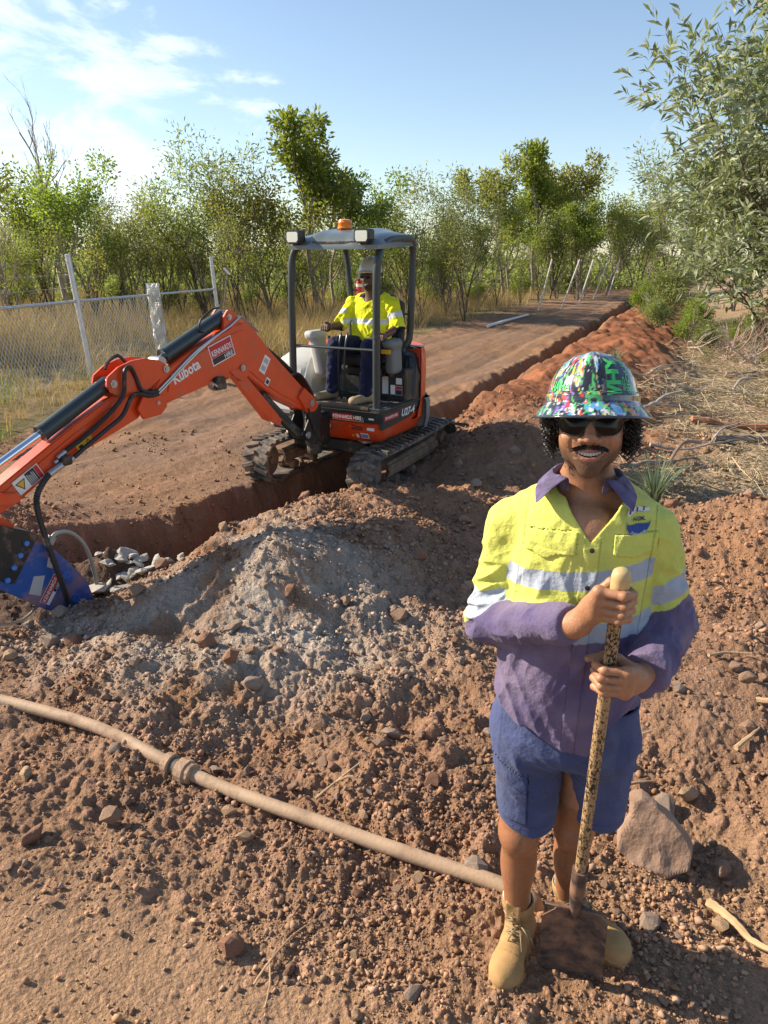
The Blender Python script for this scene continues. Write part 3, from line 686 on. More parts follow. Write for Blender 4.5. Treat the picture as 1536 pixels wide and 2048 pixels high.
# travel levers and foot guard bars
for x in (.10, .17):
    m = MB(); m.tube(spline([(x, -.44, .83), (x + .005, -.50, 1.0), (x + .05, -.55, 1.3), (x + .055, -.52, 1.43), (x + .03, -.47, 1.455)], 5), .011, 8); m.build('travel_lever', M_gun, EXC, True)
m = MB(); m.tube([(.1, -.5, 1.1), (.2, -.5, 1.1)], .008, 6); m.build('lever_link', M_gun, EXC, True); m = MB(); m.tube([(.08, -.45, .9), (.35, -.45, .9)], .008, 6); m.build('foot_bar', M_gun, EXC, True); m = MB(); m.tube([(-.265, -.72, 1.345), (.65, -.72, 1.345)], .013, 8); m.build('guard_rail', M_gun, EXC, True)
# canopy: front hoop, rear hoop, roof
can = thing('canopy', '', ''); del_props(can); can.parent = EXC
def post(name, pts, r=.034): m = MB(); m.tube(spline(pts, 6), r, 12); return m.build(name, M_gun, can, True)
post('post', [(.65, -.72, .80), (.652, -.72, 1.4), (.655, -.72, 1.95), (.665, -.70, 2.12), (.66, -.62, 2.22), (.655, -.45, 2.27), (.64, -.1, 2.285), (.63, -.02, 2.265), (.62, .03, 2.18), (.61, .03, 1.7), (.60, .03, 1.45), (.59, .02, 1.36), (.55, -.02, 1.26)])
post('post', [(-.26, -.72, 1.0), (-.25, -.72, 1.5), (-.235, -.72, 1.95), (-.22, -.71, 2.12), (-.16, -.70, 2.21), (-.05, -.66, 2.235)])
post('post', [(-.06, .03, 1.2), (-.065, .03, 1.7), (-.10, .03, 2.1), (-.11, .0, 2.24)], .03)
for b_ in (1, 2, 3):
    m = MB()
    if b_ == 1: m.tube([(-.26, -.72, .84), (-.26, -.72, 1.02)], .034, 12)
    elif b_ == 2: m.box((.65, -.72, .82), (.06, .05, .015))
    else: m.box((.55, .0, 1.3), (.12, .03, .012))
    m.build('mounting_foot', M_gun, can)
# roof shell, domed and ribbed
def roof():
    nx, ny = 20, 16; vs = []
    for s, dz in ((1, 0), (-1, -.035)):
        for j in range(ny + 1):
            for i in range(nx + 1):
                u, v = i / nx * 2 - 1, j / ny * 2 - 1
                x = .235 + .455 * u * (1 - .07 * (v > 0) * v) - .02 * v; y = -.36 + .43 * v
                e = max(abs(u), abs(v)); z = 2.29 + .07 * (1 - abs(u) ** 3) * (1 - abs(v) ** 3) + .02 * v + (.012 if (abs(abs(u) - .45) < .1 and s > 0) else 0)
                z -= .05 * max(0, e - .85) / .15
                vs.append((x, y, z + dz))
    n1 = (nx + 1) * (ny + 1); fs = []
    for k in (0, 1):
        for j in range(ny):
            for i in range(nx):
                a = k * n1 + j * (nx + 1) + i; q = (a, a + 1, a + nx + 2, a + nx + 1); fs.append(q if k == 0 else q[::-1])
    for j in range(ny):
        for i in (0, nx): a = j * (nx + 1) + i; fs.append((a, a + nx + 1, a + nx + 1 + n1, a + n1))
    for i in range(nx):
        for j in (0, ny): a = j * (nx + 1) + i; fs.append((a, a + 1, a + 1 + n1, a + n1))
    m = MB(); m.add(vs, fs); return m.build('roof', mat('roof_paint', (.10, .13, .135), .33, coat=.3), can, True)
rf = roof()
m = MB(); m.box((.26, -.765, 2.235), (.22, .02, .018), ch=.006); m.build('visor', M_blk, can)
for x in (-.12, .58):
    lt = MB(); lt.prism([(-.075, -.03), (-.055, -.062), (.055, -.062), (.075, -.03), (.075, .035), (.06, .05), (-.06, .05), (-.075, .035)], (x, -.84, 2.295), (1, 0, 0), (0, 0, 1), (0, 1, 0), 0, .09)
    lt.box((x, -.77, 2.25), (.02, .04, .02)); lo = lt.build('work_light', M_blk, EXC, bevel=.006)
    g = MB(); g.prism([(-.058, -.028), (-.044, -.048), (.044, -.048), (.058, -.028), (.058, .026), (.046, .036), (-.046, .036), (-.058, .026)], (x, -.843, 2.295), (1, 0, 0), (0, 0, 1), (0, 1, 0), -.004, .01); g.build('lens', M_glass, lo)
m = MB(); m.disc((.16, -.42, 2.345), (0, 0, 1), [(0, .07), (.018, .07), (.02, .06)], 24); bc = m.build('beacon', M_blk, EXC, True)
m = MB(); m.disc((.16, -.42, 2.365), (0, 0, 1), [(0, .066), (.01, .068), (.014, .062), (.045, .062), (.05, .066), (.056, .062), (.072, .056), (.08, .035), (.082, .0)], 28); m.build('lens', M_amber, bc, True)
# grab handle beside the right front post, rear mirror stalk, bracket
m = MB(); m.tube(spline([(.66, -.68, 1.95), (.62, -.66, 1.88), (.595, -.65, 1.7), (.59, -.65, 1.5), (.60, -.66, 1.42), (.645, -.70, 1.34)], 5), .011, 8); m.build('grab_handle', M_gun, can, True)
m = MB(); m.tube([(.62, .02, 1.62), (.50, .06, 1.60)], .01, 6); m.build('bracket', M_gun, can)
# fire extinguisher strapped to the rear post (lifts off: a thing of its own)
def world_of(x, y, z): return EXC.matrix_basis @ V3((x, y, z))
ex = thing('fire_extinguisher', 'red fire extinguisher with white band strapped to the canopy rear post', 'fire extinguisher', world_of(.02, .06, 1.70), R(-29))
m = MB(); m.disc((0, 0, 0), (0, 0, 1), [(0, .03), (.01, .042), (.19, .042), (.215, .03), (.225, .015)], 20); m.build('cylinder_body', mat('extinguisher_red', (.55, .02, .02), .3, coat=.4), ex, True)
m = MB(); m.disc((0, 0, .15), (0, 0, 1), [(0, .0425), (.03, .0425)], 20); m.build('band', M_wht, ex, True)
m = MB(); m.cyl((0, 0, .22), (0, 0, .25), .012); m.tube([(0, 0, .25), (.05, -.02, .275), (.09, -.02, .285)], .008, 6); m.build('handle', M_steel, ex)
m = MB(); m.box((-.03, 0, .12), (.03, .045, .01)); m.build('strap', M_blk, ex)

# ---------------- boom, arm, hammer: plane frame
BO = V3((.096, -1.032, 0)); BU = V3((-.0818, -.997, 0)); BT = V3((.997, -.0818, 0)); BZ = V3((0, 0, 1))
def bp(s, z, t=0): return BO + BU * s + BZ * z + BT * t
def plate(poly, t0, t1, mb=None):
    mb = mb or MB(); mb.prism(poly, BO, BU, BZ, BT, t0, t1); return mb
# swing bracket
m = MB(); m.box(BO + V3((-.02, .20, .60)), (.08, .12, .16), ch=.03); plate([(-.04, .50), (.13, .57), (.17, .63), (.07, .78), (.07, .93), (-.02, .95), (-.06, .7)], -.10, -.08, m); plate([(-.04, .50), (.13, .57), (.17, .63), (.07, .78), (.07, .93), (-.02, .95), (-.06, .7)], .08, .10, m)
m.cyl(bp(-.10, .40), bp(-.10, .86), .07, n=20); m.build('swing_bracket', M_blk, EXC, bevel=.006)
boomP = [(0, .84), (-.03, .90), (.03, .96), (.123, 1.047), (.498, 1.386), (.70, 1.595), (.77, 1.64), (.86, 1.655), (.96, 1.61), (1.307, 1.496), (1.62, 1.365), (1.70, 1.27), (1.745, 1.2), (1.75, 1.15), (1.70, 1.115), (1.62, 1.14), (1.303, 1.201), (1.045, 1.245), (.894, 1.255), (.801, 1.235), (.683, 1.15), (.459, 1.001), (.16, .86), (.08, .83)]
boom = plate(boomP, -.075, .075).build('boom', M_or, EXC, True, bevel=.008, ang=30)
m = MB()
inset = [(.10, .93), (.50, 1.30), (.72, 1.53), (.82, 1.59), (.93, 1.57), (1.28, 1.46), (1.56, 1.34), (1.60, 1.22), (1.30, 1.24), (1.03, 1.285), (.87, 1.295), (.77, 1.265), (.66, 1.18), (.44, 1.04), (.18, .91)]
for t0, t1 in ((.0751, .082), (-.082, -.0751)): plate(inset, t0, t1, m)
m.build('boom_plate', M_or, boom, bevel=.003)
m = MB()   # foot yoke widened, top lug, elbow bosses
plate([(-.05, .86), (.0, .94), (.14, 1.05), (.22, .98), (.10, .82), (.0, .82)], -.105, -.076, m); plate([(-.05, .86), (.0, .94), (.14, 1.05), (.22, .98), (.10, .82), (.0, .82)], .076, .105, m)
m.build('foot_yoke', M_or, boom, bevel=.004)
for t in (-.075, .05): plate([(.80, 1.63), (.90, 1.74), (.96, 1.745), (1.0, 1.70), (1.02, 1.60)], t, t + .025).build('lug', M_or, boom, bevel=.004)
for t in (-.088, .076): plate([(.80, 1.31), (.79, 1.24), (.87, 1.20), (.95, 1.25), (1.0, 1.30)], t, t + .012).build('lug', M_or, boom, bevel=.004)
def pin(name, s, z, hw, r, parent, mt=None):
    m = MB(); m.disc(bp(s, z, -hw), BT, [(0, r * .55), (0, r), (.012, r), (.012, r * .55), (2 * hw - .012, r * .55), (2 * hw - .012, r), (2 * hw, r), (2 * hw, r * .5), (2 * hw + .006, r * .45)], 18); return m.build(name, mt or M_steel, parent, True)
pin('pin', .955, 1.695, .085, .022, boom); pin('pin', .86, 1.305, .10, .024, boom); pin('pin', .05, .90, .115, .028, boom); pin('pin', 1.705, 1.165, .10, .03, boom)
# cylinders
def cylinder(name, a, b, c, r, rr, parent, t=0):
    """barrel a->b, rod b->c"""
    A, B_, Cc = V3(bp(*a, t)), V3(bp(*b, t)), V3(bp(*c, t)); d = (B_ - A).normalized(); L = (B_ - A).length
    m = MB(); m.disc(A, d, [(0, r * .6), (.0, r * .9), (.02, r), (L - .03, r), (L - .028, r * 1.08), (L, r * 1.08), (L, r * .5)], 22); m.cyl(A - BT * .04, A + BT * .04, r * .85)
    o = m.build(name, M_gun, parent, True)
    if (Cc - B_).length > .02: q = MB(); q.cyl(B_ - d * .02, Cc, rr, n=18); q.build('rod', M_chrome, o, True)
    q = MB(); q.cyl(Cc - BT * .05, Cc + BT * .05, rr * 1.6); q.build('rod_eye', M_steel, o, True)
    return o
c = cylinder('arm_cylinder', (.94, 1.70), (1.545, 1.455), (1.60, 1.425), .052, .026, boom)
q = MB(); q.tube(spline([bp(1.0, 1.76, .02), bp(1.10, 1.755, .055), bp(1.22, 1.69, .06), bp(1.24, 1.62, .055), bp(1.20, 1.60, .05)], 5), .008, 6); q.build('hose', M_hose, c, True)
cylinder('boom_cylinder', (.13, .62), (.60, 1.05), (.86, 1.305), .047, .024, boom)
plate([(.915, 1.29), (.86, 1.30), (.50, .885), (.40, .81), (.44, .77), (.52, .80), (.90, 1.20)], .056, .064).build('cylinder_guard', M_or, boom)
m = plate([(.90, 1.26), (.86, 1.30), (.44, .86), (.40, .80), (.46, .79), (.52, .82)], -.06, .058); m.v = m.v; m.build('cylinder_cover', M_or, boom, bevel=.004)
pin('pin', .12, .625, .12, .03, EXC)
# steel pipes along the boom top
m = MB(); 
for k in (0, 1): m.tube(spline([bp(.62, 1.56, .05 - .03 * k), bp(.78, 1.672, .055 - .03 * k), bp(.86, 1.68, .085 - .02 * k), bp(.98, 1.62, .088 - .01 * k), bp(1.3, 1.485 - .015 * k, .09), bp(1.60, 1.30 - .02 * k, .09), bp(1.70, 1.24 - .02 * k, .092)], 5), .0085, 6)
m.build('hydraulic_pipe', M_steel, boom, True)
m = MB(); m.prism([(-.06, -.05), (.05, -.05), (.07, .02), (.03, .055), (-.05, .045)], bp(1.11, 1.22, .0), BU, BZ, BT, .03, .11); wl = m.build('work_light', M_blk, boom, bevel=.008)
g = MB(); g.disc(bp(1.16, 1.205, .07), BU * .8 - BZ * .5 + BT * .3, [(0, .04), (.012, .042), (.014, .036)], 18); g.build('lens', M_glass, wl, True)
# boom lettering: U along the face runs toward the machine foot = -BU
bU = -BU; bW = BZ
def bdir(p, q): d = bp(*q) - bp(*p); return d.normalized(), d.length
du, _ = bdir((1.17, 1.508), (.933, 1.572)); dw = V3(BT).cross(du); dw = dw if dw.z > 0 else -dw
o0 = bp(1.165, 1.352, .0835)
du = bdir((1.142, 1.351), (.905, 1.419))[0]; dw = du.cross(BT).normalized(); dw = dw if dw.z > 0 else -dw
def lay(o, du, dw, t=.0):
    """rect / text helpers on a plane facing +BT"""
    return (lambda a, b, w_, h_, l: (lambda m: m.quad(*[o + du * x + dw * y + BT * l for x, y in ((a, b), (a + w_, b), (a + w_, b + h_), (a, b + h_))]))), \
           (lambda s, a, b, w_, h_, l, bold=.02: (lambda m: put_text(m, s, o + du * a + dw * b + BT * l, du, dw, w_, h_, bold)))
o0 = bp(1.155, 1.347, .0825); r_, t_ = lay(o0, du, dw)
decal('sign', boom, [(M_wht, r_(0, 0, .245, .155, .001)), (M_red, r_(.008, .055, .229, .092, .002)), (M_bst, r_(.008, .008, .229, .045, .002)), (M_wht, t_('KENNARDS', .018, .066, .21, .045, .003)), (M_wht, t_('HIRE', .135, .014, .09, .033, .003))])
du2 = bdir((1.54, 1.265), (1.277, 1.36))[0]; dw2 = du2.cross(BT).normalized(); dw2 = dw2 if dw2.z > 0 else -dw2
r_, t_ = lay(bp(1.53, 1.262, .0825), du2, dw2)
decal('lettering', boom, [(M_wht, t_('Kubota', 0, .0, .27, .082, .0015, .03))])
du3 = bdir((.666, 1.25), (.588, 1.195))[0]; dw3 = du3.cross(BT).normalized(); dw3 = dw3 if dw3.z > 0 else -dw3
r_, t_ = lay(bp(.672, 1.262, .0825), du3, dw3)
decal('sticker', boom, [(M_wht, r_(0, 0, .075, .145, .001)), (M_sil, r_(.012, .02, .05, .04, .0016)), (M_sil, r_(.012, .085, .05, .04, .0016)), (M_wht, r_(.11, -.06, .05, .06, .001)), (M_bst, r_(.118, -.05, .035, .035, .0016))])
# arm
armP = [(1.575, 1.365), (1.60, 1.42), (1.66, 1.455), (1.76, 1.475), (1.87, 1.47), (1.98, 1.44), (2.07, 1.385), (2.085, 1.33), (2.05, 1.28), (2.08, 1.235), (2.339, 1.12), (2.616, .98), (2.90, .835), (3.05, .755), (3.08, .69), (3.02, .64), (2.90, .685), (2.765, .73), (2.557, .845), (2.343, .925), (2.02, 1.022), (1.80, 1.085), (1.70, 1.11), (1.65, 1.15), (1.67, 1.21), (1.75, 1.27), (1.68, 1.31)]
earP = [(1.575, 1.365), (1.60, 1.42), (1.66, 1.455), (1.76, 1.475), (1.87, 1.47), (1.98, 1.44), (2.07, 1.385), (2.085, 1.33), (2.05, 1.28), (1.98, 1.24), (1.86, 1.24), (1.75, 1.27), (1.66, 1.32)]
beamP = [(1.75, 1.27), (2.0, 1.26), (2.08, 1.235), (2.339, 1.12), (2.616, .98), (2.90, .835), (3.05, .755), (3.08, .69), (3.02, .64), (2.90, .685), (2.765, .73), (2.557, .845), (2.343, .925), (2.02, 1.022), (1.84, 1.08)]
arm = plate(beamP, -.058, .058).build('arm', M_or, EXC, True, bevel=.008, ang=30)
m = plate(earP, -.085, -.062); plate(earP, .062, .085, m); m.build('arm_bracket', M_or, arm, bevel=.004)
m = MB()
for t0, t1 in ((.0585, .064), (-.064, -.0585)): plate([(2.05, 1.19), (2.34, 1.07), (2.6, .94), (2.9, .79), (2.88, .74), (2.77, .775), (2.57, .875), (2.35, .96), (2.04, 1.06)], t0, t1, m)
for t in (-.1, .082): plate([(1.64, 1.20), (1.63, 1.13), (1.69, 1.08), (1.84, 1.07), (1.88, 1.15), (1.8, 1.26)], t, t + .018, m)
m.tube([bp(2.1, 1.19, .045), bp(2.95, .80, .045)], .012, 6); m.build('arm_plate', M_or, arm, bevel=.003)
pin('pin', 1.60, 1.385, .095, .026, arm); pin('pin', 2.035, 1.34, .095, .026, arm); pin('pin', 2.80, .765, .085, .03, arm)
bc_ = cylinder('hammer_cylinder', (2.02, 1.335), (2.535, 1.092), (3.09, .845), .050, .024, arm)
q = MB(); q.tube(spline([bp(2.05, 1.30, .03), bp(2.3, 1.17, .035), bp(2.5, 1.075, .035)], 4), .009, 6); q.tube(spline([bp(2.0, 1.42, -.03), bp(1.97, 1.46, -.04), bp(1.90, 1.50, -.02), bp(1.85, 1.44, 0)], 4), .011, 6); q.build('hose', M_hose, bc_, True)
# hoses at the elbow and along the arm
HP = [[(1.70, 1.245, .1), (1.76, 1.245, .105), (1.83, 1.27, .10), (1.86, 1.36, .09), (1.90, 1.43, .1), (1.955, 1.42, .115), (1.97, 1.36, .115), (1.99, 1.26, .11), (2.10, 1.16, .10), (2.28, 1.05, .09), (2.44, .975, .085)],
      [(1.70, 1.225, .1), (1.78, 1.225, .11), (1.86, 1.25, .11), (1.93, 1.24, .115), (2.02, 1.13, .115), (2.15, 1.06, .11), (2.28, .99, .10), (2.40, .925, .095)],
      [(1.72, 1.255, .06), (1.82, 1.30, .06), (1.90, 1.27, .06), (1.98, 1.22, .055)], [(1.72, 1.26, .02), (1.80, 1.32, .03), (1.88, 1.30, .04), (1.96, 1.24, .035)]]
for i, hp_ in enumerate(HP):
    m = MB(); m.tube(spline([bp(s, z, t) for s, z, t in hp_], 6), .0145 if i < 2 else .010, 8); m.build('hose', M_hose, arm, True)
m = MB()
for a, b, r in (((2.44, .975, .085), (2.50, .945, .085), .015), ((2.40, .925, .095), (2.44, .91, .095), .017), ((2.47, .905, .095), (2.58, .862, .1), .021), ((2.50, .93, .085), (2.525, .92, .085), .012)): m.cyl(bp(*a), bp(*b), r, n=12)
m.build('hose_fitting', M_steel, arm, True)
m = MB(); m.box(bp(2.455, .925, .08), (.03, .05, .03), Matrix((BU, BT, BZ)).transposed()); m.build('hose_clamp', M_blk, arm)
m = MB(); pts = spline([bp(2.57, .865, .10), bp(2.62, .83, .105), bp(2.68, .76, .11), bp(2.70, .68, .12), bp(2.70, .55, .14), bp(2.69, .40, .17), bp(2.665, .2, .19), bp(2.64, .02, .19), bp(2.62, -.06, .18)], 10)
m.tube(pts, [.0165 + (.0035 if i % 2 else 0) for i in range(len(pts))], 8); m.build('hammer_hose', M_hose, arm, True)
du4 = bdir((2.773, .80), (2.598, .885))[0]; dw4 = du4.cross(BT).normalized(); dw4 = dw4 if dw4.z > 0 else -dw4
r_, t_ = lay(bp(2.755, .768, .0645), du4, dw4)
def tri(pts, o, du, dw, l): return lambda m: m.add([o + du * a + dw * b + BT * l for a, b in pts], [tuple(range(len(pts)))])
oo = bp(2.755, .768, .0645)
lines = [(M_wht, (lambda k: (lambda m: m.quad(*[oo + du4 * x + dw4 * y + BT * .003 for x, y in ((.095 + .011 * k, .01), (.099 + .011 * k, .01), (.099 + .011 * k, .08 - .008 * (k % 3)), (.095 + .011 * k, .08 - .008 * (k % 3)))])))(k)) for k in range(5)]
decal('warning_sticker', arm, [(M_wht, r_(0, 0, .19, .098, .001)), (M_bst, r_(.088, .005, .068, .088, .002)), (M_red, r_(.158, .005, .027, .088, .002)), (M_bst, tri([(.008, .075), (.042, .012), (.08, .075)], oo, du4, dw4, .002)), (M_yel, tri([(.018, .070), (.042, .024), (.070, .070)], oo, du4, dw4, .003))] + lines)
o5 = bp(2.335, .945, .0645); du5 = bdir((2.339, .925), (2.227, .975))[0]; dw5 = du5.cross(BT).normalized(); dw5 = dw5 if dw5.z > 0 else -dw5
r_, t_ = lay(o5, du5, dw5)
decal('warning_sticker', arm, [(M_yel, r_(0, 0, .125, .048, .001)), (M_bst, r_(.015, .015, .03, .018, .002)), (M_bst, tri([(.07, .01), (.11, .01), (.09, .042)], o5, du5, dw5, .002)), (M_yel, tri([(.077, .014), (.103, .014), (.09, .034)], o5, du5, dw5, .003))])
# link and hammer
m = MB()
for t in (-.10, .076): plate([(3.15, .80), (3.12, .85), (3.07, .86), (2.80, .80), (2.765, .765), (2.80, .735), (3.05, .78)], t, t + .024, m)
for t in (-.075, .05): plate([(3.05, .85), (2.93, .70), (2.86, .64), (2.83, .60), (2.86, .57), (2.90, .53), (2.92, .46), (3.0, .45), (3.10, .60), (3.16, .80)], t, t + .025, m)
m.build('link', M_or, arm, bevel=.004)
ham = thing('rock_hammer', 'blue hydraulic rock hammer hanging from the arm, its tip down in the trench', '', (0, 0, 0)); del_props(ham); ham.parent = EXC
sideP = [(2.93, .53), (2.76, .50), (2.66, .42), (2.571, .294), (2.453, .104), (2.425, -.03), (2.45, -.10), (2.54, -.13), (2.64, -.08), (2.80, .06), (3.014, .27), (3.16, .42), (3.10, .50)]
m = plate(sideP, .105, .13); plate(sideP, -.13, -.105, m); m.build('side_plate', M_blue, ham, bevel=.004)
m = plate([(2.90, .50), (2.62, .36), (2.50, .14), (2.47, -.03), (2.60, -.07), (2.80, .10), (3.1, .40)], -.103, .103); m.build('hammer_body', M_blue, ham, bevel=.01)
m = MB(); D_ = V3(bp(2.50, -.12)) - V3(bp(2.80, .25)); D_.normalize(); m.cyl(bp(2.52, -.06), V3(bp(2.52, -.06)) + D_ * .36, .036, .034); m.build('chisel', M_steel, ham, True)
m = plate([(3.16, .52), (2.96, .66), (2.74, .535), (2.755, .49), (2.93, .27), (3.15, .42)], .1305, .145); plate([(3.16, .52), (2.96, .66), (2.74, .535), (2.755, .49), (2.93, .27), (3.15, .42)], -.145, -.1305, m)
plate([(3.1, .5), (2.97, .66), (2.76, .55), (2.80, .50)], -.129, .129, m); m.build('mounting_box', M_blk, ham, bevel=.005)
m = MB()
for t in (0, .33, .66, 1): m.cyl(bp(lerp(2.82, 2.97, t), lerp(.500, .315, t), .145), bp(lerp(2.82, 2.97, t), lerp(.500, .315, t), .160), .017, n=6)
m.build('bolt', mat('bolt_blue', (.06, .2, .62), .4), ham)
m = MB(); m.disc(bp(2.55, .02, .13), BT, [(0, .03), (.006, .03), (.006, .016), (.001, .015)], 18); m.disc(bp(2.59, .20, .13), BT, [(0, .028), (.005, .028), (.005, .013), (.001, .012)], 18)
m.build('boss', mat('boss_blue', (.03, .12, .42), .4), ham, True)
duh = (bp(2.52, .20) - bp(2.66, .045)).normalized()
duh = bdir((2.735, .055), (2.628, .185))[0]; dwh = duh.cross(BT).normalized(); dwh = dwh if dwh.z > 0 else -dwh
r_, t_ = lay(bp(2.735, .045, .131), duh, dwh)
decal('sign', ham, [(M_wht, r_(0, 0, .19, .075, .001)), (M_red, r_(.003, .025, .184, .047, .002)), (M_bst, r_(.09, .003, .097, .021, .002)), (M_wht, t_('KENNARDS', .01, .036, .165, .026, .003)), (M_wht, t_('HIRE', .11, .006, .055, .014, .003))])
decal('sticker', ham, [(M_sil, (lambda m: m.quad(bp(2.80, .27, .1315), bp(2.85, .17, .1315), bp(2.78, .13, .1315), bp(2.73, .25, .1315)))), (M_sil, (lambda m: m.quad(bp(2.69, .36, .1315), bp(2.71, .30, .1315), bp(2.665, .27, .1315), bp(2.645, .33, .1315))))])
# steel rope slings
m = MB(); m.tube(spline([bp(2.60, .38, .0), bp(2.53, .43, -.02), bp(2.42, .40, -.03), bp(2.33, .27, -.03), bp(2.30, .08, -.02), bp(2.31, -.12, .0), bp(2.33, -.26, 0)], 8), .0135, 8); m.tube(spline([bp(3.35, .2, 0), bp(3.1, .05, .05), bp(2.9, -.02, .05), bp(2.75, .02, .03)], 6), .008, 8)
m.disc(bp(2.60, .39, .0), (BU * -.5 + BZ * .6), [(0, .03), (.05, .03)], 12); m.build('sling', mat('rope_steel', (.30, .31, .28), .5, metal=.4), ham, True)
# hoses from boom foot to the machine
m = MB()
for k in range(6): m.tube(spline([bp(.30, 1.14, -.05 + .02 * k), bp(.16, 1.12 + .01 * k, -.05 + .022 * k), bp(.02, 1.02, -.06 + .025 * k), bp(-.06, .85, -.05 + .022 * k), bp(-.10, .62, -.04 + .018 * k)], 5), .012, 8)
for k in range(4): m.tube(spline([bp(.10, .86, .07 + .012 * k), bp(.06, .74, .11), bp(.02, .62, .10 - .01 * k), bp(-.10, .52, .08)], 5), .010, 6)
m.build('hose', M_hose, EXC, True)
m = MB(); m.tube(spline([bp(.62, 1.50, -.02), bp(.48, 1.42, -.03), bp(.30, 1.30, -.03), bp(.12, 1.15, -.03), bp(-.02, .98, -.02)], 5), .02, 8); m.build('hose', M_hose, EXC, True)
# ---------------------------------------------------------------- people
M_skin = mat('skin', vcol=True, rough=.44, bump=.0014, bscale=200, spec=.45, noise=.10, nscale=60)
M_cloth = mat('work_cloth', vcol=True, rough=.85, bump=.011, bscale=24, spec=.15, noise=.07, nscale=22, sheen=.1)
M_hair = mat('black_hair', (.012, .009, .008), .38, spec=.5)
M_lens = mat('dark_lens', (.008, .006, .005), .12, spec=.25)
M_tooth = mat('teeth', (.68, .65, .57), .35)
M_boot = mat('tan_suede', vcol=True, rough=.85, bump=.0012, bscale=160, noise=.12, nscale=18, spec=.2)
M_lace = mat('lace', (.26, .20, .11), .8)
M_sock = mat('sock_knit', (.42, .50, .52), .9, bump=.002, bscale=160)
A3 = lambda *a: np.array(a, np.float32)
def setc(col, mask, c): col[mask] = np.array(c, np.float32); return col
def hand_sdf(P, W, mcp_a, sgn, axis_o, axis_d, zc, spread=.0205, Rr=.034, thumb=None, fr=.0088, thick=.014):
    """fingers wrapped round a shaft: axis_o + axis_d*z; angles measured from +x towards -y; sgn is the wrap direction"""
    def pt(ang, r, z):
        a = R(ang); o = axis_o + axis_d * z
        return (o[0] + r * math.cos(a), o[1] - r * math.sin(a), o[2])
    d = None; fing = None
    lens = [.96, 1.05, 1.0, .88]; kn = []
    for i in range(4):
        z = zc + (1.5 - i) * spread; s = lens[i]; dz = (.004, .0, -.001, .003)[i]
        p0 = pt(mcp_a, Rr + .013 + (.003 if i in (1, 2) else 0), z + (1.5 - i) * .0005 + dz * .5)
        p1 = pt(mcp_a + sgn * 78 * s, Rr + .002, z + dz); p2 = pt(mcp_a + sgn * 138 * s, Rr - .004, z); p3 = pt(mcp_a + sgn * 196 * s, Rr - .009, z - .001)
        r0 = fr * (1.10 if i < 3 else 1.0)
        f = smin(cap(P, p0, p1, r0 * 1.12, r0), cap(P, p1, p2, r0 * 1.04, r0 * .94), .004)
        f = smin(f, cap(P, p2, p3, r0 * .95, r0 * .82), .004)
        f = smin(f, ell(P, p1, (r0 * 1.12, r0 * 1.12, r0 * 1.08)), .004)
        fing = f if fing is None else smin(fing, f, .0008)
        Wi = (W[0], W[1], W[2] + (1.5 - i) * .011)
        m_ = smin(cap(P, Wi, p0, thick * 1.05, thick * .92), ell(P, p0, (thick * .9,) * 3), .008)
        # palm side fill
        d = m_ if d is None else smin(d, m_, .016); kn.append(p0)
    d = smin(d, fing, .006)
    if thumb:
        t = cap(P, thumb[0], thumb[1], .018, .0125)
        t = smin(t, cap(P, thumb[1], thumb[2], .0122, .0105), .006); t = smin(t, cap(P, thumb[2], thumb[3], .0108, .0085), .005)
        d = smin(d, t, .009)
    return d
MAN = thing('person', 'smiling worker in hi-vis yellow and purple shirt, blue shorts and tan boots, holding a shovel', 'person', (.496, 1.647, 0), -math.atan2(.496, 1.647))
SH_O = np.array([.085, -.28, 1.489]) ; SH_D = (np.array([.082, -.085, .45]) - SH_O) / (1.489 - .45)   # per unit of falling height
def sh_at(z): return SH_O + SH_D * (1.489 - z)
ax_o = np.array([SH_O[0] + SH_D[0] * 1.489, SH_O[1] + SH_D[1] * 1.489, 0.]); ax_d = np.array([-SH_D[0], -SH_D[1], 1.])
TILT = R(9); HC = np.array([-.008, .0, 1.742]); ROLL = R(-3)
_cr, _sr = math.cos(ROLL), math.sin(ROLL); _ct, _st = math.cos(TILT), math.sin(TILT)
HM = (Matrix(((1, 0, 0), (0, _ct, _st), (0, -_st, _ct))) @ Matrix(((_cr, 0, _sr), (0, 1, 0), (-_sr, 0, _cr))))
HMn = [[HM[i][j] for j in range(3)] for i in range(3)]
def head_local(P): return xf(P, HC, HMn)
def head_world(p): return V3(HC) + HM @ V3(p)
def mouth_y(x): return -.0725 + .0085 * (x / .030) ** 2     # smile curve (z of mouth line)
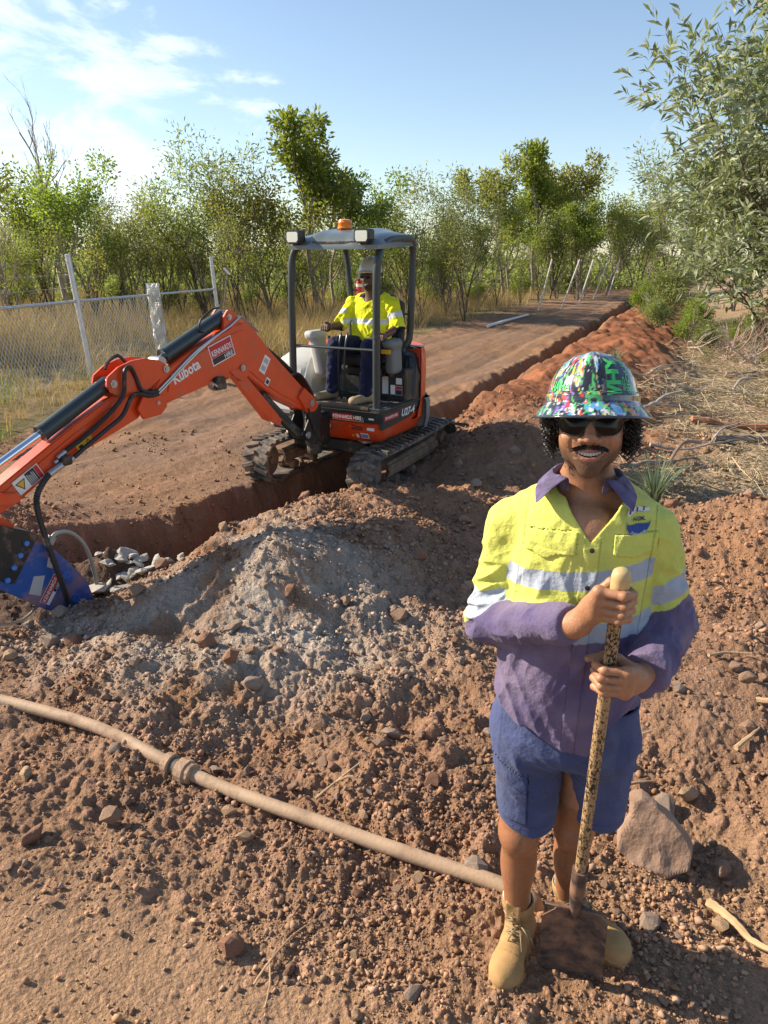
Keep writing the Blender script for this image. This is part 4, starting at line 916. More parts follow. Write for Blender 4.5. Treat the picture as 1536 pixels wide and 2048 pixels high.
def head_sdf(q):
    x, y, z = q; ax = np.abs(x); S = (ax, y, z)
    d = ell(q, (0, .012, .045), (.077, .096, .088))
    d = smin(d, ell(q, (0, -.022, -.026), (.0695, .072, .078)), .03)
    d = smin(d, ell(q, (0, -.062, -.103), (.026, .026, .026)), .035)               # chin
    d = smin(d, ell(S, (.044, -.014, -.062), (.018, .040, .030)), .03)             # jaw corners
    d = smin(d, ell(S, (.040, -.066, -.034), (.024, .020, .020)), .018)            # cheeks lifted by the smile
    d = smin(d, ell(q, (0, -.066, -.068), (.034, .026, .028)), .02)               # muzzle
    d = smax(d, -ell(S, (.032, -.100, .004), (.017, .016, .012)), .014)            # eye sockets
    d = smin(d, ell(S, (.032, -.076, .003), (.0135, .0135, .0135)), .003)
    d = smin(d, cap(q, (0, -.084, .012), (0, -.108, -.030), .0085, .0125), .012)   # nose
    d = smin(d, ell(q, (0, -.110, -.034), (.0135, .012, .011)), .006)
    d = smin(d, ell(S, (.0165, -.098, -.038), (.0105, .012, .0095)), .005)
    d = smax(d, -ell(S, (.008, -.104, -.0475), (.004, .006, .004)), .002)
    # smile: lips along an upward curve with an opening
    zc = mouth_y(x); w = np.clip(1 - (x / .034) ** 2, 0, 1)
    up = np.sqrt((y + .0885 - .30 * ax * ax * 10) ** 2 + (z - zc - .0075 * w - .001) ** 2) - .0040 * np.sqrt(w + .02)
    lo_ = np.sqrt((y + .0875 - .30 * ax * ax * 10) ** 2 + (z - zc + .0085 * w + .001) ** 2) - .0048 * np.sqrt(w + .02)
    d = smin(d, up, .004); d = smin(d, lo_, .004)
    op = np.maximum(np.abs(z - zc) - .0056 * w, ax - .029)
    op = np.maximum(op, y + .079); d = np.maximum(d, -op)
    fold = np.abs(np.sqrt((ax - .020) ** 2 + (z + .052) ** 2 * .5) - .022)                     # laugh lines
    d = d + .0022 * np.exp(-(fold / .0035) ** 2) * (y < -.05) * (z > -.08) * (z < -.02) * (ax > .015)
    d = smin(d, ell(S, (.079, .012, -.012), (.008, .016, .028)), .006)             # ears
    return d
def legs_sdf(P):
    d = cap(P, (-.085, .03, .87), (-.098, -.005, .50), .088, .056); d = smin(d, cap(P, (-.098, -.005, .50), (-.088, .05, .10), .052, .036), .03)
    d = smin(d, ell(P, (-.094, .045, .36), (.053, .056, .105)), .03); d = smin(d, ell(P, (-.099, -.040, .495), (.036, .028, .045)), .02)
    e = cap(P, (.09, .04, .87), (.058, .07, .49), .088, .056); e = smin(e, cap(P, (.058, .07, .49), (.062, .16, .10), .052, .036), .03)
    e = smin(e, ell(P, (.06, .135, .35), (.053, .056, .105)), .03); e = smin(e, ell(P, (.052, .03, .485), (.036, .028, .045)), .02)
    return np.minimum(d, e)
def skin_sdf(P):
    d = smin(ell(P, (-.005, .035, 1.37), (.15, .095, .17)), ell(P, (-.005, .03, 1.08), (.15, .10, .2)), .05)
    d = smin(d, ell(P, (0, .045, .90), (.155, .10, .13)), .05)
    d = smin(d, cap(P, (-.15, .03, 1.47), (.14, .03, 1.485), .05), .04)
    d = smin(d, ell(P, (-.005, -.03, 1.46), (.10, .075, .09)), .03)
    d = smin(d, cap(P, (-.005, .045, 1.47), (-.006, .022, 1.66), .060, .054), .03)
    d = smin(d, cap(P, (-.005, .06, 1.60), (-.11, .04, 1.50), .045, .035), .03); d = smin(d, cap(P, (-.005, .06, 1.60), (.10, .04, 1.515), .045, .035), .03)
    d = smin(d, smin(cap(P, (-.18, .03, 1.455), (-.222, -.03, 1.19), .042, .033), cap(P, (-.222, -.03, 1.19), (-.01, -.238, 1.325), .033, .0265), .02), .03)
    d = smin(d, smin(cap(P, (.160, .03, 1.47), (.230, .022, 1.22), .042, .033), cap(P, (.230, .022, 1.22), (.158, -.185, 1.188), .033, .0265), .02), .03)
    d = smin(d, legs_sdf(P), .03)
    q = head_local(P); d = smin(d, head_sdf(q), .022)
    # right hand (upper) and left hand (lower)
    zc = 1.408
    h1 = hand_sdf(P, (.004, -.246, 1.335), 152, -1, ax_o, ax_d, zc, thumb=((.03, -.235, 1.375), (.045, -.228, 1.41), (.068, -.226, 1.437), (.10, -.235, 1.445)))
    h1 = smin(h1, cap(P, (-.02, -.235, 1.32), (.01, -.25, 1.337), .0265, .026), .02)
    h1 = smin(h1, ell(P, (.038, -.262, 1.388), (.026, .026, .036)), .012)
    d = smin(d, h1, .008)
    h2 = hand_sdf(P, (.150, -.205, 1.195), 32, 1, ax_o, ax_d, 1.205, thumb=((.135, -.205, 1.215), (.105, -.195, 1.232), (.070, -.205, 1.240), (.038, -.222, 1.238)))
    h2 = smin(h2, cap(P, (.165, -.17, 1.188), (.150, -.205, 1.193), .027, .026), .02); h2 = smin(h2, ell(P, (.130, -.222, 1.20), (.024, .026, .038)), .012)
    d = smin(d, h2, .008)
    return d
def skin_col(P):
    x, y, z = P; q = head_local(P); n = len(x)
    c = np.tile(A3(.40, .195, .105), (n, 1)); c *= (1 + .10 * fbm3(x * 14, y * 14, z * 14, 3))[:, None]
    hx_, hy, hz = q; ax = np.abs(hx_)
    face = (hz > -.16) & (hz < .12) & (z > 1.58)
    c[z < .62] *= A3(.80, .72, .66); dl = sstep(.1, .5, fbm3(x * 30, y * 30, z * 12, 4))[:, None] * (z < .62)[:, None] * .3; c = c * (1 - dl) + A3(.16, .09, .055) * dl
    c[face] *= A3(.92, .90, .90)
    grain = .5 + .5 * fbm3(hx_ * 220, hy * 220, hz * 220, 2)
    # stubble on jaw, chin and cheeks
    jaw = sstep(-.052, -.078, hz + .25 * np.maximum(.03 - ax, 0) - .55 * np.maximum(ax - .045, 0)) * sstep(.03, .0, hy) * sstep(-.150, -.118, hz) * face
    jaw = jaw * (1 - .8 * np.exp(-(((hz - mouth_y(hx_)) / .016) ** 2 + (ax / .026) ** 2) ** 2))
    jaw = np.maximum(jaw, .8 * np.exp(-(((hz + .054) / .009) ** 2 + (ax / .032) ** 4)) * (hy < -.05)); jaw = np.clip(jaw * (.55 + .5 * grain), 0, .78)[:, None]; c = c * (1 - jaw) + A3(.035, .026, .022) * jaw
    zc = mouth_y(hx_); lip = (ax < .033) & (hy < -.072) & (np.abs(hz - zc) < .0145 * np.sqrt(np.clip(1.05 - (hx_ / .034) ** 2, 0, 1)))
    low = lip & (hz < zc); c[low] = A3(.33, .135, .09); upm = lip & (hz > zc) & (hz < zc + .0125); c[upm] = A3(.27, .10, .075)
    ins = (np.abs(hz - zc) < .0066) & (ax < .027) & (hy > -.0865) & (hy < -.06); c[ins] = A3(.06, .015, .012)
    return np.clip(c, .005, 1)
body_m = sdf_obj('body', skin_sdf, (-.32, -.36, -.0 + .07), (.32, .24, 1.86), .0026, M_skin, MAN, skin_col)
# moustache, teeth, hair
rnd = random.Random(5)
m = MB()
for i in range(620):
    x = rnd.gauss(0, .017); x = max(-.035, min(.035, x + rnd.uniform(-.012, .012))); s = abs(x) / .037
    z = -.0515 - .0085 * s ** 2 + rnd.uniform(-.0055, .0055) * (1 - .25 * s); y = -.0925 + 3.4 * x * x + 20 * max(0, abs(x) - .03) ** 2 + rnd.uniform(-.001, .003)
    dx = math.copysign(.5 + s, x if abs(x) > .002 else rnd.choice((-1, 1))) * .0055; dz = -.0055 * (1 - .3 * s)
    p = V3((x, y, z)); m.tube([head_world(p), head_world(p + V3((dx * .6, -.002, dz * .5))), head_world(p + V3((dx, -.0005, dz)))], [.0008, .0007, .0003], 3, caps=False)
m.build('moustache', M_hair, body_m, recalc=False)
m = MB()
for i in range(8):
    x = (i - 3.5) * .0064; m.box(head_world((x, -.0825 + 5 * x * x, mouth_y(x) + .0012)), (.0031, .0018, .0044 - .0005 * (i % 2)), HM, ch=.0009)
m.build('teeth', M_tooth, body_m)
m = MB()
hc = lambda P: None
for i in range(640):
    side = -1 if i % 2 else 1; a = rnd.uniform(-.15, 1.9)         # from beside the face round to the back
    rx, ry = .084 + rnd.uniform(-.004, .017), .094 + rnd.uniform(-.004, .016)
    x0, y0 = side * rx * math.cos(a * .82), -.012 + ry * math.sin(a * .82)
    if y0 < -.022: continue
    zt = rnd.uniform(-.015, .03); Lh = rnd.uniform(.03, .088) * (1.0 if a > .05 else .8); turns = Lh / .0125; ph = rnd.uniform(0, 6.28); rc = rnd.uniform(.0032, .0068); ex_ = rnd.uniform(.0, .016)
    pts = []; K = int(turns * 7) + 3
    for k in range(K):
        t = k / (K - 1); an = ph + t * turns * 6.28
        px, py = x0 + side * ex_ * math.sin(t * 2.2), y0 + ex_ * .4 * t
        pts.append(head_world((px + rc * math.cos(an), py + rc * math.sin(an), zt - Lh * t + .002 * math.sin(an * 2))))
    m.tube(pts, [.0012] * (K - 1) + [.0006], 4, caps=False)
hair = m.build('hair', M_hair, body_m, recalc=False, smooth=False)
f = lambda P: (lambda q: np.maximum(np.maximum(ell(q, (0, .018, .01), (.088, .098, .085)), -(q[1] + .012)), -(ell(q, (0, .0, .0), (.070, .09, .09)))))(head_local(P)) + .006 * vnoise(P[0] * 90, P[1] * 90, P[2] * 90)
sdf_obj('hair_mass', f, (-.13, -.12, 1.60), (.13, .15, 1.84), .004, M_hair, hair)
# sunglasses
SG = thing('sunglasses', 'dark wraparound sunglasses on the face of the shovel man', 'sunglasses', MAN.matrix_basis @ head_world((0, 0, 0)), MAN.rotation_euler.z)
def glass_pt(x, z, l=0):
    z = z - .005
    return HM @ V3((x, -.1015 - l + 4.2 * x * x + 60 * max(0, abs(x) - .055) ** 2, z))
LO = [(.006, .012), (.016, .017), (.036, .0185), (.056, .017), (.067, .012), (.068, .000), (.063, -.012), (.052, -.0195), (.036, -.0225), (.022, -.0195), (.012, -.010), (.006, .0)]
for s in (-1, 1):
    m = MB(); P_ = [(p.x, p.y) for p in spline([(a, b, 0) for a, b in LO + LO[:1]], 3)][:-1]; c_ = (.036, -.002); vs = []; K = len(P_)
    for rr_ in (1, .66, .33): vs += [glass_pt(s * (c_[0] + (a - c_[0]) * rr_), c_[1] + (b - c_[1]) * rr_, .001 + .004 * (1 - rr_)) for a, b in P_]
    vs.append(glass_pt(s * c_[0], c_[1], .005)); fs = [(r0 * K + i, r0 * K + (i + 1) % K, (r0 + 1) * K + (i + 1) % K, (r0 + 1) * K + i) for r0 in (0, 1) for i in range(K)] + [(2 * K + i, 2 * K + (i + 1) % K, 3 * K) for i in range(K)]
    m.add(vs, fs); m.build('lens', M_lens, SG, True)
    fr_ = MB() if s == -1 else fr_
    fr_.tube([glass_pt(s * a, b, .001) for a, b in P_], .0019, 6, closed=True)
    fr_.tube([glass_pt(s * .067, .010), HM @ V3((s * .080, -.055, .008)), HM @ V3((s * .083, .0, .004))], .0026, 6)
fr_.tube(spline([glass_pt(-.008, .008), glass_pt(0, .010, .001), glass_pt(.008, .008)], 4), .0024, 6)
fr_.build('frame', M_blk, SG, True)
# ---------------- hard hat
HAT = thing('hard_hat', 'full brim hard hat covered in bright graffiti artwork with green lettering', 'hard hat', MAN.matrix_basis @ head_world((0, .0, .006)), MAN.rotation_euler.z)
HT = Matrix.Rotation(R(-3), 3, 'X')
PROF = [(.136, .000), (.1365, .003), (.130, .010), (.121, .021), (.112, .031), (.1075, .037), (.1075, .052), (.1055, .056), (.1020, .060), (.0985, .075), (.0925, .093), (.083, .111), (.070, .127), (.053, .139), (.033, .147), (.013, .151), (.0, .1515)]
def hat_pt(u, v, l=0):
    """u angle (0 = front, + to screen right), v = height 0..1 along the profile"""
    t = v * (len(PROF) - 1); i = min(int(t), len(PROF) - 2); f = t - i
    r = lerp(PROF[i][0], PROF[i + 1][0], f) + l * .8; z = lerp(PROF[i][1], PROF[i + 1][1], f) + l * .5
    k = 1.13 if z < .03 else 1.13
    ridge = .004 * math.exp(-(math.sin(u) * r / .014) ** 2) * (z > .07) + .002 * math.exp(-((abs(math.sin(u)) * r - .04) / .006) ** 2) * (z > .09)
    r2 = r + (.012 * max(0, 1 - abs((z - .0)) / .03) if False else 0)
    return HM @ (HT @ V3((r2 * math.sin(u), -(r2 * k) * math.cos(u), z + ridge)))
NU, NV = 220, 96
vs = [hat_pt(2 * math.pi * i / NU, j / NV) for j in range(NV + 1) for i in range(NU)]
fs = [(j * NU + i, j * NU + (i + 1) % NU, (j + 1) * NU + (i + 1) % NU, (j + 1) * NU + i) for j in range(NV) for i in range(NU)]
U_ = np.tile(np.arange(NU) * 2 * np.pi / NU, NV + 1); V_ = np.repeat(np.arange(NV + 1) / NV, NU)
U_ = (U_ + np.pi) % (2 * np.pi) - np.pi
pu, pv = U_ * 3.2, V_ * 5.5
def lay_(seed, fx, fy, lo_, col, soft=.05, k=3):
    global hc_
    ww = fbm2(pu * 1.3 + seed, pv * 1.3, 3, seed) * 1.1
    t = sstep(lo_, lo_ + soft, fbm2(pu * fx + ww, pv * fy - ww, k, seed + 50))[:, None]; hc_ = hc_ * (1 - t) + np.array(col, np.float32) * t
hc_ = np.tile(A3(.030, .038, .045), (len(U_), 1))
for a_ in ((1, 1.2, .7, .12, (.20, .22, .26), .3), (2, 1.6, .8, .20, (.62, .63, .68), .08), (3, 1.9, 1.0, .20, (.03, .03, .035), .05), (4, 1.7, .9, .27, (.10, .48, .14), .05), (5, 2.0, .8, .33, (.62, .52, .06), .05), (6, 2.2, 1.1, .27, (.60, .05, .05), .05), (7, 2.0, 1.0, .28, (.22, .12, .48), .06),
           (8, 2.4, 1.2, .34, (.72, .26, .04), .05), (9, 2.2, 1.0, .32, (.10, .34, .62), .06), (10, 4.0, 1.8, .20, (.02, .02, .025), .03), (11, 5.0, 2.4, .38, (.70, .70, .72), .03), (12, 5, 3, .38, (.12, .5, .16), .03)): lay_(*a_)
hc_ = hc_ * (1 + .35 * fbm2(pu * 14, pv * 14, 3, 9))[:, None]
hc_[V_ < .09] = (.03, .045, .06)
dk = (sstep(.48, .34, np.abs(U_ - .62)) * sstep(.26, .32, V_) * sstep(.88, .80, V_))[:, None]; hc_ = hc_ * (1 - .88 * dk) + A3(.02, .025, .03) * dk
me = np_mesh('shell', vs, fs, np.clip(hc_, .01, .9)); shell = link('shell', me, HAT, mat('glossy_print', vcol=True, rough=.16, coat=.8), True)
sm = shell.modifiers.new('thick', 'SOLIDIFY'); sm.thickness = .003; sm.offset = -1
def hat_text(s, u0, v0, w_, h_, up=True, bold=.03, warp=0):
    Vv, F = text_verts(s, 1, bold, 2, .12); xs = [a for a, b in Vv]; ys = [b for a, b in Vv]; mx, my = min(xs), min(ys); sx, sy = w_ / (max(xs) - mx), h_ / (max(ys) - my); out = []
    for a, b in Vv:
        a, b = (a - mx) * sx, (b - my) * sy
        if up: u, v = u0 - b, v0 + a * (1 - .05 * b)
        else: u, v = u0 + a, v0 + b
        out.append(hat_pt(u, v, .0012))
    return out, F
M_green = mat('green_print', (.06, .52, .12), .2, coat=.6)
m = MB()
for a in (('WHY', .66, .36, .44, .36), ('SO', .78, .50, .12, .09), ('SERIOUS', .95, .40, .36, .14)): m.add(*hat_text(*a, bold=.05 if a[0] == 'WHY' else .02))
m.build('lettering', M_green, HAT, recalc=False); m = MB(); m.add(*hat_text('HA HA', -1.05, .50, .55, .09, up=False)); m.build('lettering', M_green, HAT, recalc=False)

# ---------------- shirt
YEL, PUR, TAPE = A3(.64, .66, .14), A3(.095, .075, .165), A3(.40, .45, .52)
ZB = np.array([.90, 1.0, 1.10, 1.2, 1.3, 1.4, 1.46, 1.52, 1.58]); AB = np.array([.192, .190, .184, .176, .172, .168, .160, .14, .09]); BB = np.array([.145, .145, .147, .147, .145, .135, .125, .105, .08])
def wr(P, sx, sy, sz, rot=0, sh=0):
    c, s = math.cos(rot), math.sin(rot); x = P[0] * c - P[2] * s; z = P[0] * s + P[2] * c
    n = 1 - np.abs(vnoise(x * sx + sh, P[1] * sy, z * sz)) * 1.6
    return n
def torso_sdf(P):
    a = np.interp(P[2], ZB, AB).astype(np.float32); b = np.interp(P[2], ZB, BB).astype(np.float32)
    x = P[0] + .004; y = P[1] - .012; r = ((np.abs(x) / a) ** 2.3 + (np.abs(y) / b) ** 2.3) ** (1 / 2.3)
    d = (r - 1) * np.minimum(a, b) * .9
    d = smax(d, P[2] - 1.575, .05)
    d = smin(d, cap(P, (-.08, .035, 1.535), (-.178, .03, 1.462), .050, .058), .045); d = smin(d, cap(P, (.07, .035, 1.548), (.155, .03, 1.482), .050, .058), .045)
    return d
def sleeveR(P):   # screen left
    u = cap(P, (-.185, .03, 1.45), (-.226, -.015, 1.20), .059, .052)
    g = cap(P, (-.222, -.03, 1.185), (-.025, -.222, 1.318), .054, .045)
    d = smin(u, g, .035)
    # cuff end
    n = (P[0] * .66 + P[1] * -.66 + P[2] * .35) - (-.006 * .66 + .238 * .66 + 1.332 * .35)
    cuffm = np.exp(-((n + .030) / .028) ** 2)
    d = d - .004 * (n > -.055)
    w_ = wr(P, 30, 30, 12, .9) * .5 + wr(P, 16, 18, 34, -.5, 3) * .6
    return smax(d - .0115 * (w_ - .5) * (1 - .8 * (n > -.055)), n, .004)
def sleeveL(P):
    u = cap(P, (.165, .03, 1.465), (.232, .025, 1.235), .059, .055); g = cap(P, (.226, .02, 1.22), (.178, -.150, 1.190), .058, .052)
    d = smin(u, g, .04); d = smin(d, cap(P, (.208, -.05, 1.16), (.185, -.12, 1.115), .036, .020), .04)
    n = -(P[1] + .172) + (P[0] - .17) * -.25
    w_ = wr(P, 26, 22, 26, .7) * .6 + wr(P, 34, 14, 30, -.9, 5) * .5
    return smax(d - .0115 * (w_ - .5), n, .004)
def shirt_outer(P):
    t = torso_sdf(P)
    diag = wr(P, 20, 8, 6, .5) * np.exp(-((P[2] - 1.20) / .22) ** 2) + wr(P, 24, 10, 5, -.45, 8) * .8 + wr(P, 38, 20, 20, .3, 4) * .35
    low = 1 - sstep(1.15, 1.25, P[2])
    t = t - (.0060 + .001 * low) * (diag - .9)
    x, z = P[0], P[2]; fr = P[1] < 0
    zz = z - .02 * x / .15
    # placket, pocket flaps, tapes stand proud
    t = t - .0022 * ((np.abs(x - .022 - (z - 1.4) * .02) < .019) & fr & (z < 1.49))
    pf = ((x > -.138) & (x < -.014) & (z < 1.487 + .1 * (x + .14)) & (z > 1.437 + .1 * (x + .14) - .012 * (1 - np.abs(x + .076) / .062) + .004 * np.sin(x * 90))) | ((x > .072) & (x < .170) & (z < 1.497) & (z > 1.452 - .010 * (1 - np.abs(x - .12) / .05)))
    t = t - .0050 * (pf & fr)
    po = ((x > -.134) & (x < -.018) & (z < 1.45) & (z > 1.30)) | ((x > .076) & (x < .168) & (z < 1.46) & (z > 1.30)); t = t - .0012 * (po & fr)
    d = smin(smin(t, sleeveR(P), .022), sleeveL(P), .022)
    return d
def shirt_sdf(P):
    o = shirt_outer(P); d = np.maximum(o, -(o + .0055)); x, y, z = P
    hem = .925 + .055 * np.clip(np.abs(x + .0) / .19, 0, 1) ** 1.6 - .035 * np.exp(-((x - .045) / .06) ** 2) * (y < 0) + .05 * sstep(.065, .09, x) * (y < 0) + .006 * np.sin(x * 60)
    d = np.maximum(d, hem - z)
    neck = cap(P, (-.005, .06, 1.50), (-.006, -.03, 1.68), .066, .082); d = np.maximum(d, -neck)
    v = (z - 1.478) * .92; zz = (x - .018); wd = np.where(z > 1.478, (z - 1.478) * .78 + .002, -.05)
    wedge = np.maximum(np.abs(zz) - wd, y + .0); d = np.maximum(d, -wedge)
    return d
def tapes(P, reg):
    x, y, z = P; zf = z - .16 * x * (y < .03) - .0
    if reg == 0: return (np.abs(zf - 1.383) < .023) | (np.abs(zf - 1.245) < .027)
def shirt_col(P):
    x, y, z = P; t, r, l = torso_sdf(P), sleeveR(P), sleeveL(P); n = len(x)
    reg = np.argmin(np.stack([t - .004, r, l]), 0)
    c = np.tile(YEL, (n, 1))
    zf = z - .14 * x
    tor = reg == 0; c[tor & (zf < 1.222)] = PUR; c[tor & ((np.abs(zf - 1.383) < .0235) | (np.abs(zf - 1.247) < .0255))] = TAPE
    # sleeves: measured along the upper arm, forearm all purple
    m1 = reg == 1; zt = 1.291 + .31 * (x + .275) + .25 * np.minimum(y + .0, 0); c[m1 & (z < zt) & (z > zt - .066)] = TAPE; c[m1 & (z <= zt - .088)] = PUR
    fo = cap(P, (-.205, -.05, 1.185), (-.02, -.232, 1.328), 0.) < cap(P, (-.185, .03, 1.45), (-.222, -.01, 1.235), 0.) - .006; c[m1 & fo] = PUR
    m2 = reg == 2; zt = 1.395 + .40 * (x - .26) + .35 * np.minimum(y, 0); c[m2 & (z < zt) & (z > zt - .052)] = TAPE; c[m2 & ((z <= zt - .068) | (z < 1.275))] = PUR
    fade = np.clip(.5 + .9 * fbm3(x * 9, y * 9, z * 9, 3), 0, 1)[:, None]
    isP = (c == PUR).all(1); light = A3(.27, .215, .30)
    c[isP] = (PUR * (1 - .65 * fade[isP]) + light * .65 * fade[isP])
    isY = (c == YEL).all(1); c[isY] *= (.93 + .10 * fade[isY])
    # seams
    for sx0 in (-.150, .152): k = tor & (np.abs(x - sx0 - .05 * (z - 1.3)) < .0016) & (y < .02) & (z > 1.24); c[k] *= .62
    k = tor & (np.abs(np.abs(x - .022 - (z - 1.4) * .02) - .018) < .0014) & (y < 0) & (z < 1.49); c[k] *= .7
    # dirt smears
    sm_ = sstep(.25, .6, fbm3(x * 7 + 3, y * 7, z * 7, 3))[:, None] * .22; c = c * (1 - sm_) + A3(.36, .24, .16) * sm_
    return np.clip(c, .01, .85)
shirt = sdf_obj('shirt', shirt_sdf, (-.33, -.31, .86), (.36, .22, 1.63), .0027, M_cloth, MAN, shirt_col)
# collar: band plus folded leaves
def collar():
    K = 36; rows = [(0.0, 0), (.018, .3), (.030, .6), (.034, .9), (.024, 1.2), (.010, 1.55), (-.004, 1.9)]
    vs, fs = [], []
    for k in range(K + 1):
        t = k / K * 2 - 1; a = t * 2.62         # 0 at back, +-2.62 near the front V
        cx, cy = -.005, .028; rx, ry = .073, .078
        x = cx + rx * math.sin(a); y = cy + ry * math.cos(a); fwd = (1 - math.cos(a)) / 2
        zb = 1.578 - .004 * fwd; e = abs(t) ** 5
        ox, oy = math.sin(a), math.cos(a)
        for j, (dz, out) in enumerate(rows):
            o = .012 * out + (.020 * max(0, out - 1)) * (1 + .9 * e); sp = 0
            lx = math.copysign(1, t) * .045 * e * max(0, out - .9)
            vs.append((x + ox * o + lx, y + oy * o - .018 * e * max(0, out - .9), zb + dz * (1 + .25 * e) - .012 * e * max(0, out - 1) + .0035 * math.sin(a * 9 + j * 1.3)))
    n = len(rows); fs = [(k * n + j, k * n + j + 1, (k + 1) * n + j + 1, (k + 1) * n + j) for k in range(K) for j in range(n - 1)]
    m = MB(); m.add(vs, fs); o = m.build('collar', mat('collar_cloth', (.105, .082, .165), .85, bump=.006, bscale=45, noise=.5, nscale=30), shirt, True)
    s = o.modifiers.new('thick', 'SOLIDIFY'); s.thickness = .0035; s.offset = 0; s = o.modifiers.new('sub', 'SUBSURF'); s.levels = s.render_levels = 2
collar()
def surf_y(f, xs, zs, y0=-.26, y1=.02, n=220):
    xs, zs = np.asarray(xs, np.float32), np.asarray(zs, np.float32); ys = np.linspace(y0, y1, n, dtype=np.float32)
    X_, Y_ = np.meshgrid(xs, ys, indexing='ij'); Z_ = np.repeat(zs[:, None], n, 1); d = f((X_, Y_, Z_)); k = np.argmax(d < 0, 1); return ys[k]
def drape(mb, pts, faces, lift=.0015):
    xs = [p[0] for p in pts]; zs = [p[1] for p in pts]; ys = surf_y(lambda P: torso_sdf(P), xs, zs); mb.add([(x, float(y) - lift - .006, z) for x, y, z in zip(xs, ys, zs)], faces)
def drape_text(mb, s, x, z, w_, h_, bold=0, arc=0, lift=.0035):
    Vv, F = text_verts(s, 1, bold); xs = [a for a, b in Vv]; ys = [b for a, b in Vv]; mx, my = min(xs), min(ys); sx, sy = w_ / (max(xs) - mx), h_ / (max(ys) - my)
    pts = []
    for a, b in Vv:
        a, b = (a - mx) * sx, (b - my) * sy
        if arc: th_ = (a / w_ - .5) * 2 * arc; r_ = w_ / (2 * arc) - b; pts.append((x + w_ / 2 + r_ * math.sin(th_), z + w_ / (2 * arc) - r_ * math.cos(th_)))
        else: pts.append((x + a, z + b))
    drape(mb, pts, F, lift)
LX, LZ = .122, 1.520
m = MB(); K = 20
top = [(-.028 + .056 * i / K, .010 * (abs(i / K * 2 - 1)) ** 2.2 * 1.3 + .004 * math.cos(math.pi * (i / K * 2 - 1) * 1.0) * 1.2) for i in range(K + 1)]
bot = [(-.028 + .056 * i / K, .012 - .036 * math.sqrt(max(0, 1 - (i / K * 2 - 1) ** 2))) for i in range(K + 1)]
pts = [(LX + a, LZ - .006 + b) for a, b in top] + [(LX + a, LZ - .006 + b) for a, b in bot]
drape(m, pts, [(i, i + 1, K + 2 + i, K + 1 + i) for i in range(K)], .0016)
m2 = MB(); drape_text(m2, 'NGML', LX - .013, LZ + .004, .028, .009, .03)
m3 = MB(); drape_text(m3, 'CONTRACTORS', LX - .021, LZ - .029, .044, .0065, .02, arc=.9)
m4 = MB()
P_ = [(-.024, .013), (-.028, .020), (-.024, .027), (-.014, .031), (-.002, .032), (.010, .028), (.022, .027), (.024, .022), (.012, .021), (.0, .024), (-.010, .023), (-.016, .018)]
drape(m4, [(LX + a, LZ + b) for a, b in P_], [tuple(range(len(P_)))], .002)
m5 = MB()
for cx_ in (-.021, -.006, .009): drape(m5, [(LX + cx_ + a, LZ + b) for a, b in ((-.002, .019 + (.004 if cx_ > -.01 else 0)), (.002, .019 + (.004 if cx_ > -.01 else 0)), (.003, .031), (-.001, .031))], [(0, 1, 2, 3)], .003)
mm = MB(); mats_ = []
for k, (q_, mt) in enumerate(((m, mat('logo_blue', (.02, .06, .28), .7)), (m2, M_bst), (m3, M_wht), (m4, M_wht), (m5, mat('logo_maroon', (.25, .03, .06), .7)))):
    mm.cur = k; mm.add(q_.v, q_.f); mats_.append(mt)
mm.build('chest_logo', mats_, shirt, recalc=False)
m = MB()
for z_ in (1.462, 1.372): y_ = float(surf_y(torso_sdf, [.022], [z_])[0]) - .006; m.disc((.022 + (z_ - 1.4) * .02, y_, z_), (0, -1, .15), [(0, .006), (.003, .006), (.0035, .004)], 12); m.build('button', M_bst, shirt, True); m = MB()
# ---------------- shorts
def shorts_outer(P):
    x, y, z = P
    d = (np.sqrt((x / .188) ** 2 + ((y - .025) / .135) ** 2) - 1) * .135; d = smax(d, .80 - z, .06)
    L_ = cap(P, (-.092, .025, .86), (-.078, -.002, .56), .098, .083); R_ = cap(P, (.098, .04, .86), (.112, .072, .56), .098, .083)
    legs = np.minimum(smax(L_, x - .017 - .0 * z, .008), smax(R_, -(x - .022), .008)); d = smin(d, legs, .05)
    w_ = wr(P, 9, 9, 26, .35) * .6 + wr(P, 22, 12, 9, -.4, 6) * .5 + wr(P, 5, 8, 34, .5, 2) * np.exp(-((z - .76) / .09) ** 2)
    d = d - .0058 * (w_ - .7)
    pk = (x > -.19) & (x < -.078 + .04 * (.7 - z)) & (z < .772 - .35 * (x + .13)) & (z > .60) & (y < .03); d = d - .0030 * pk
    pf = pk & (z > .722 - .35 * (x + .13)); d = d - .0015 * pf
    return d
def shorts_sdf(P):
    o = shorts_outer(P); d = np.maximum(o, -(o + .0055)); d = np.maximum(d, (.566 + .01 * np.sin(P[0] * 30)) - P[2]); return np.maximum(d, P[2] - .99)
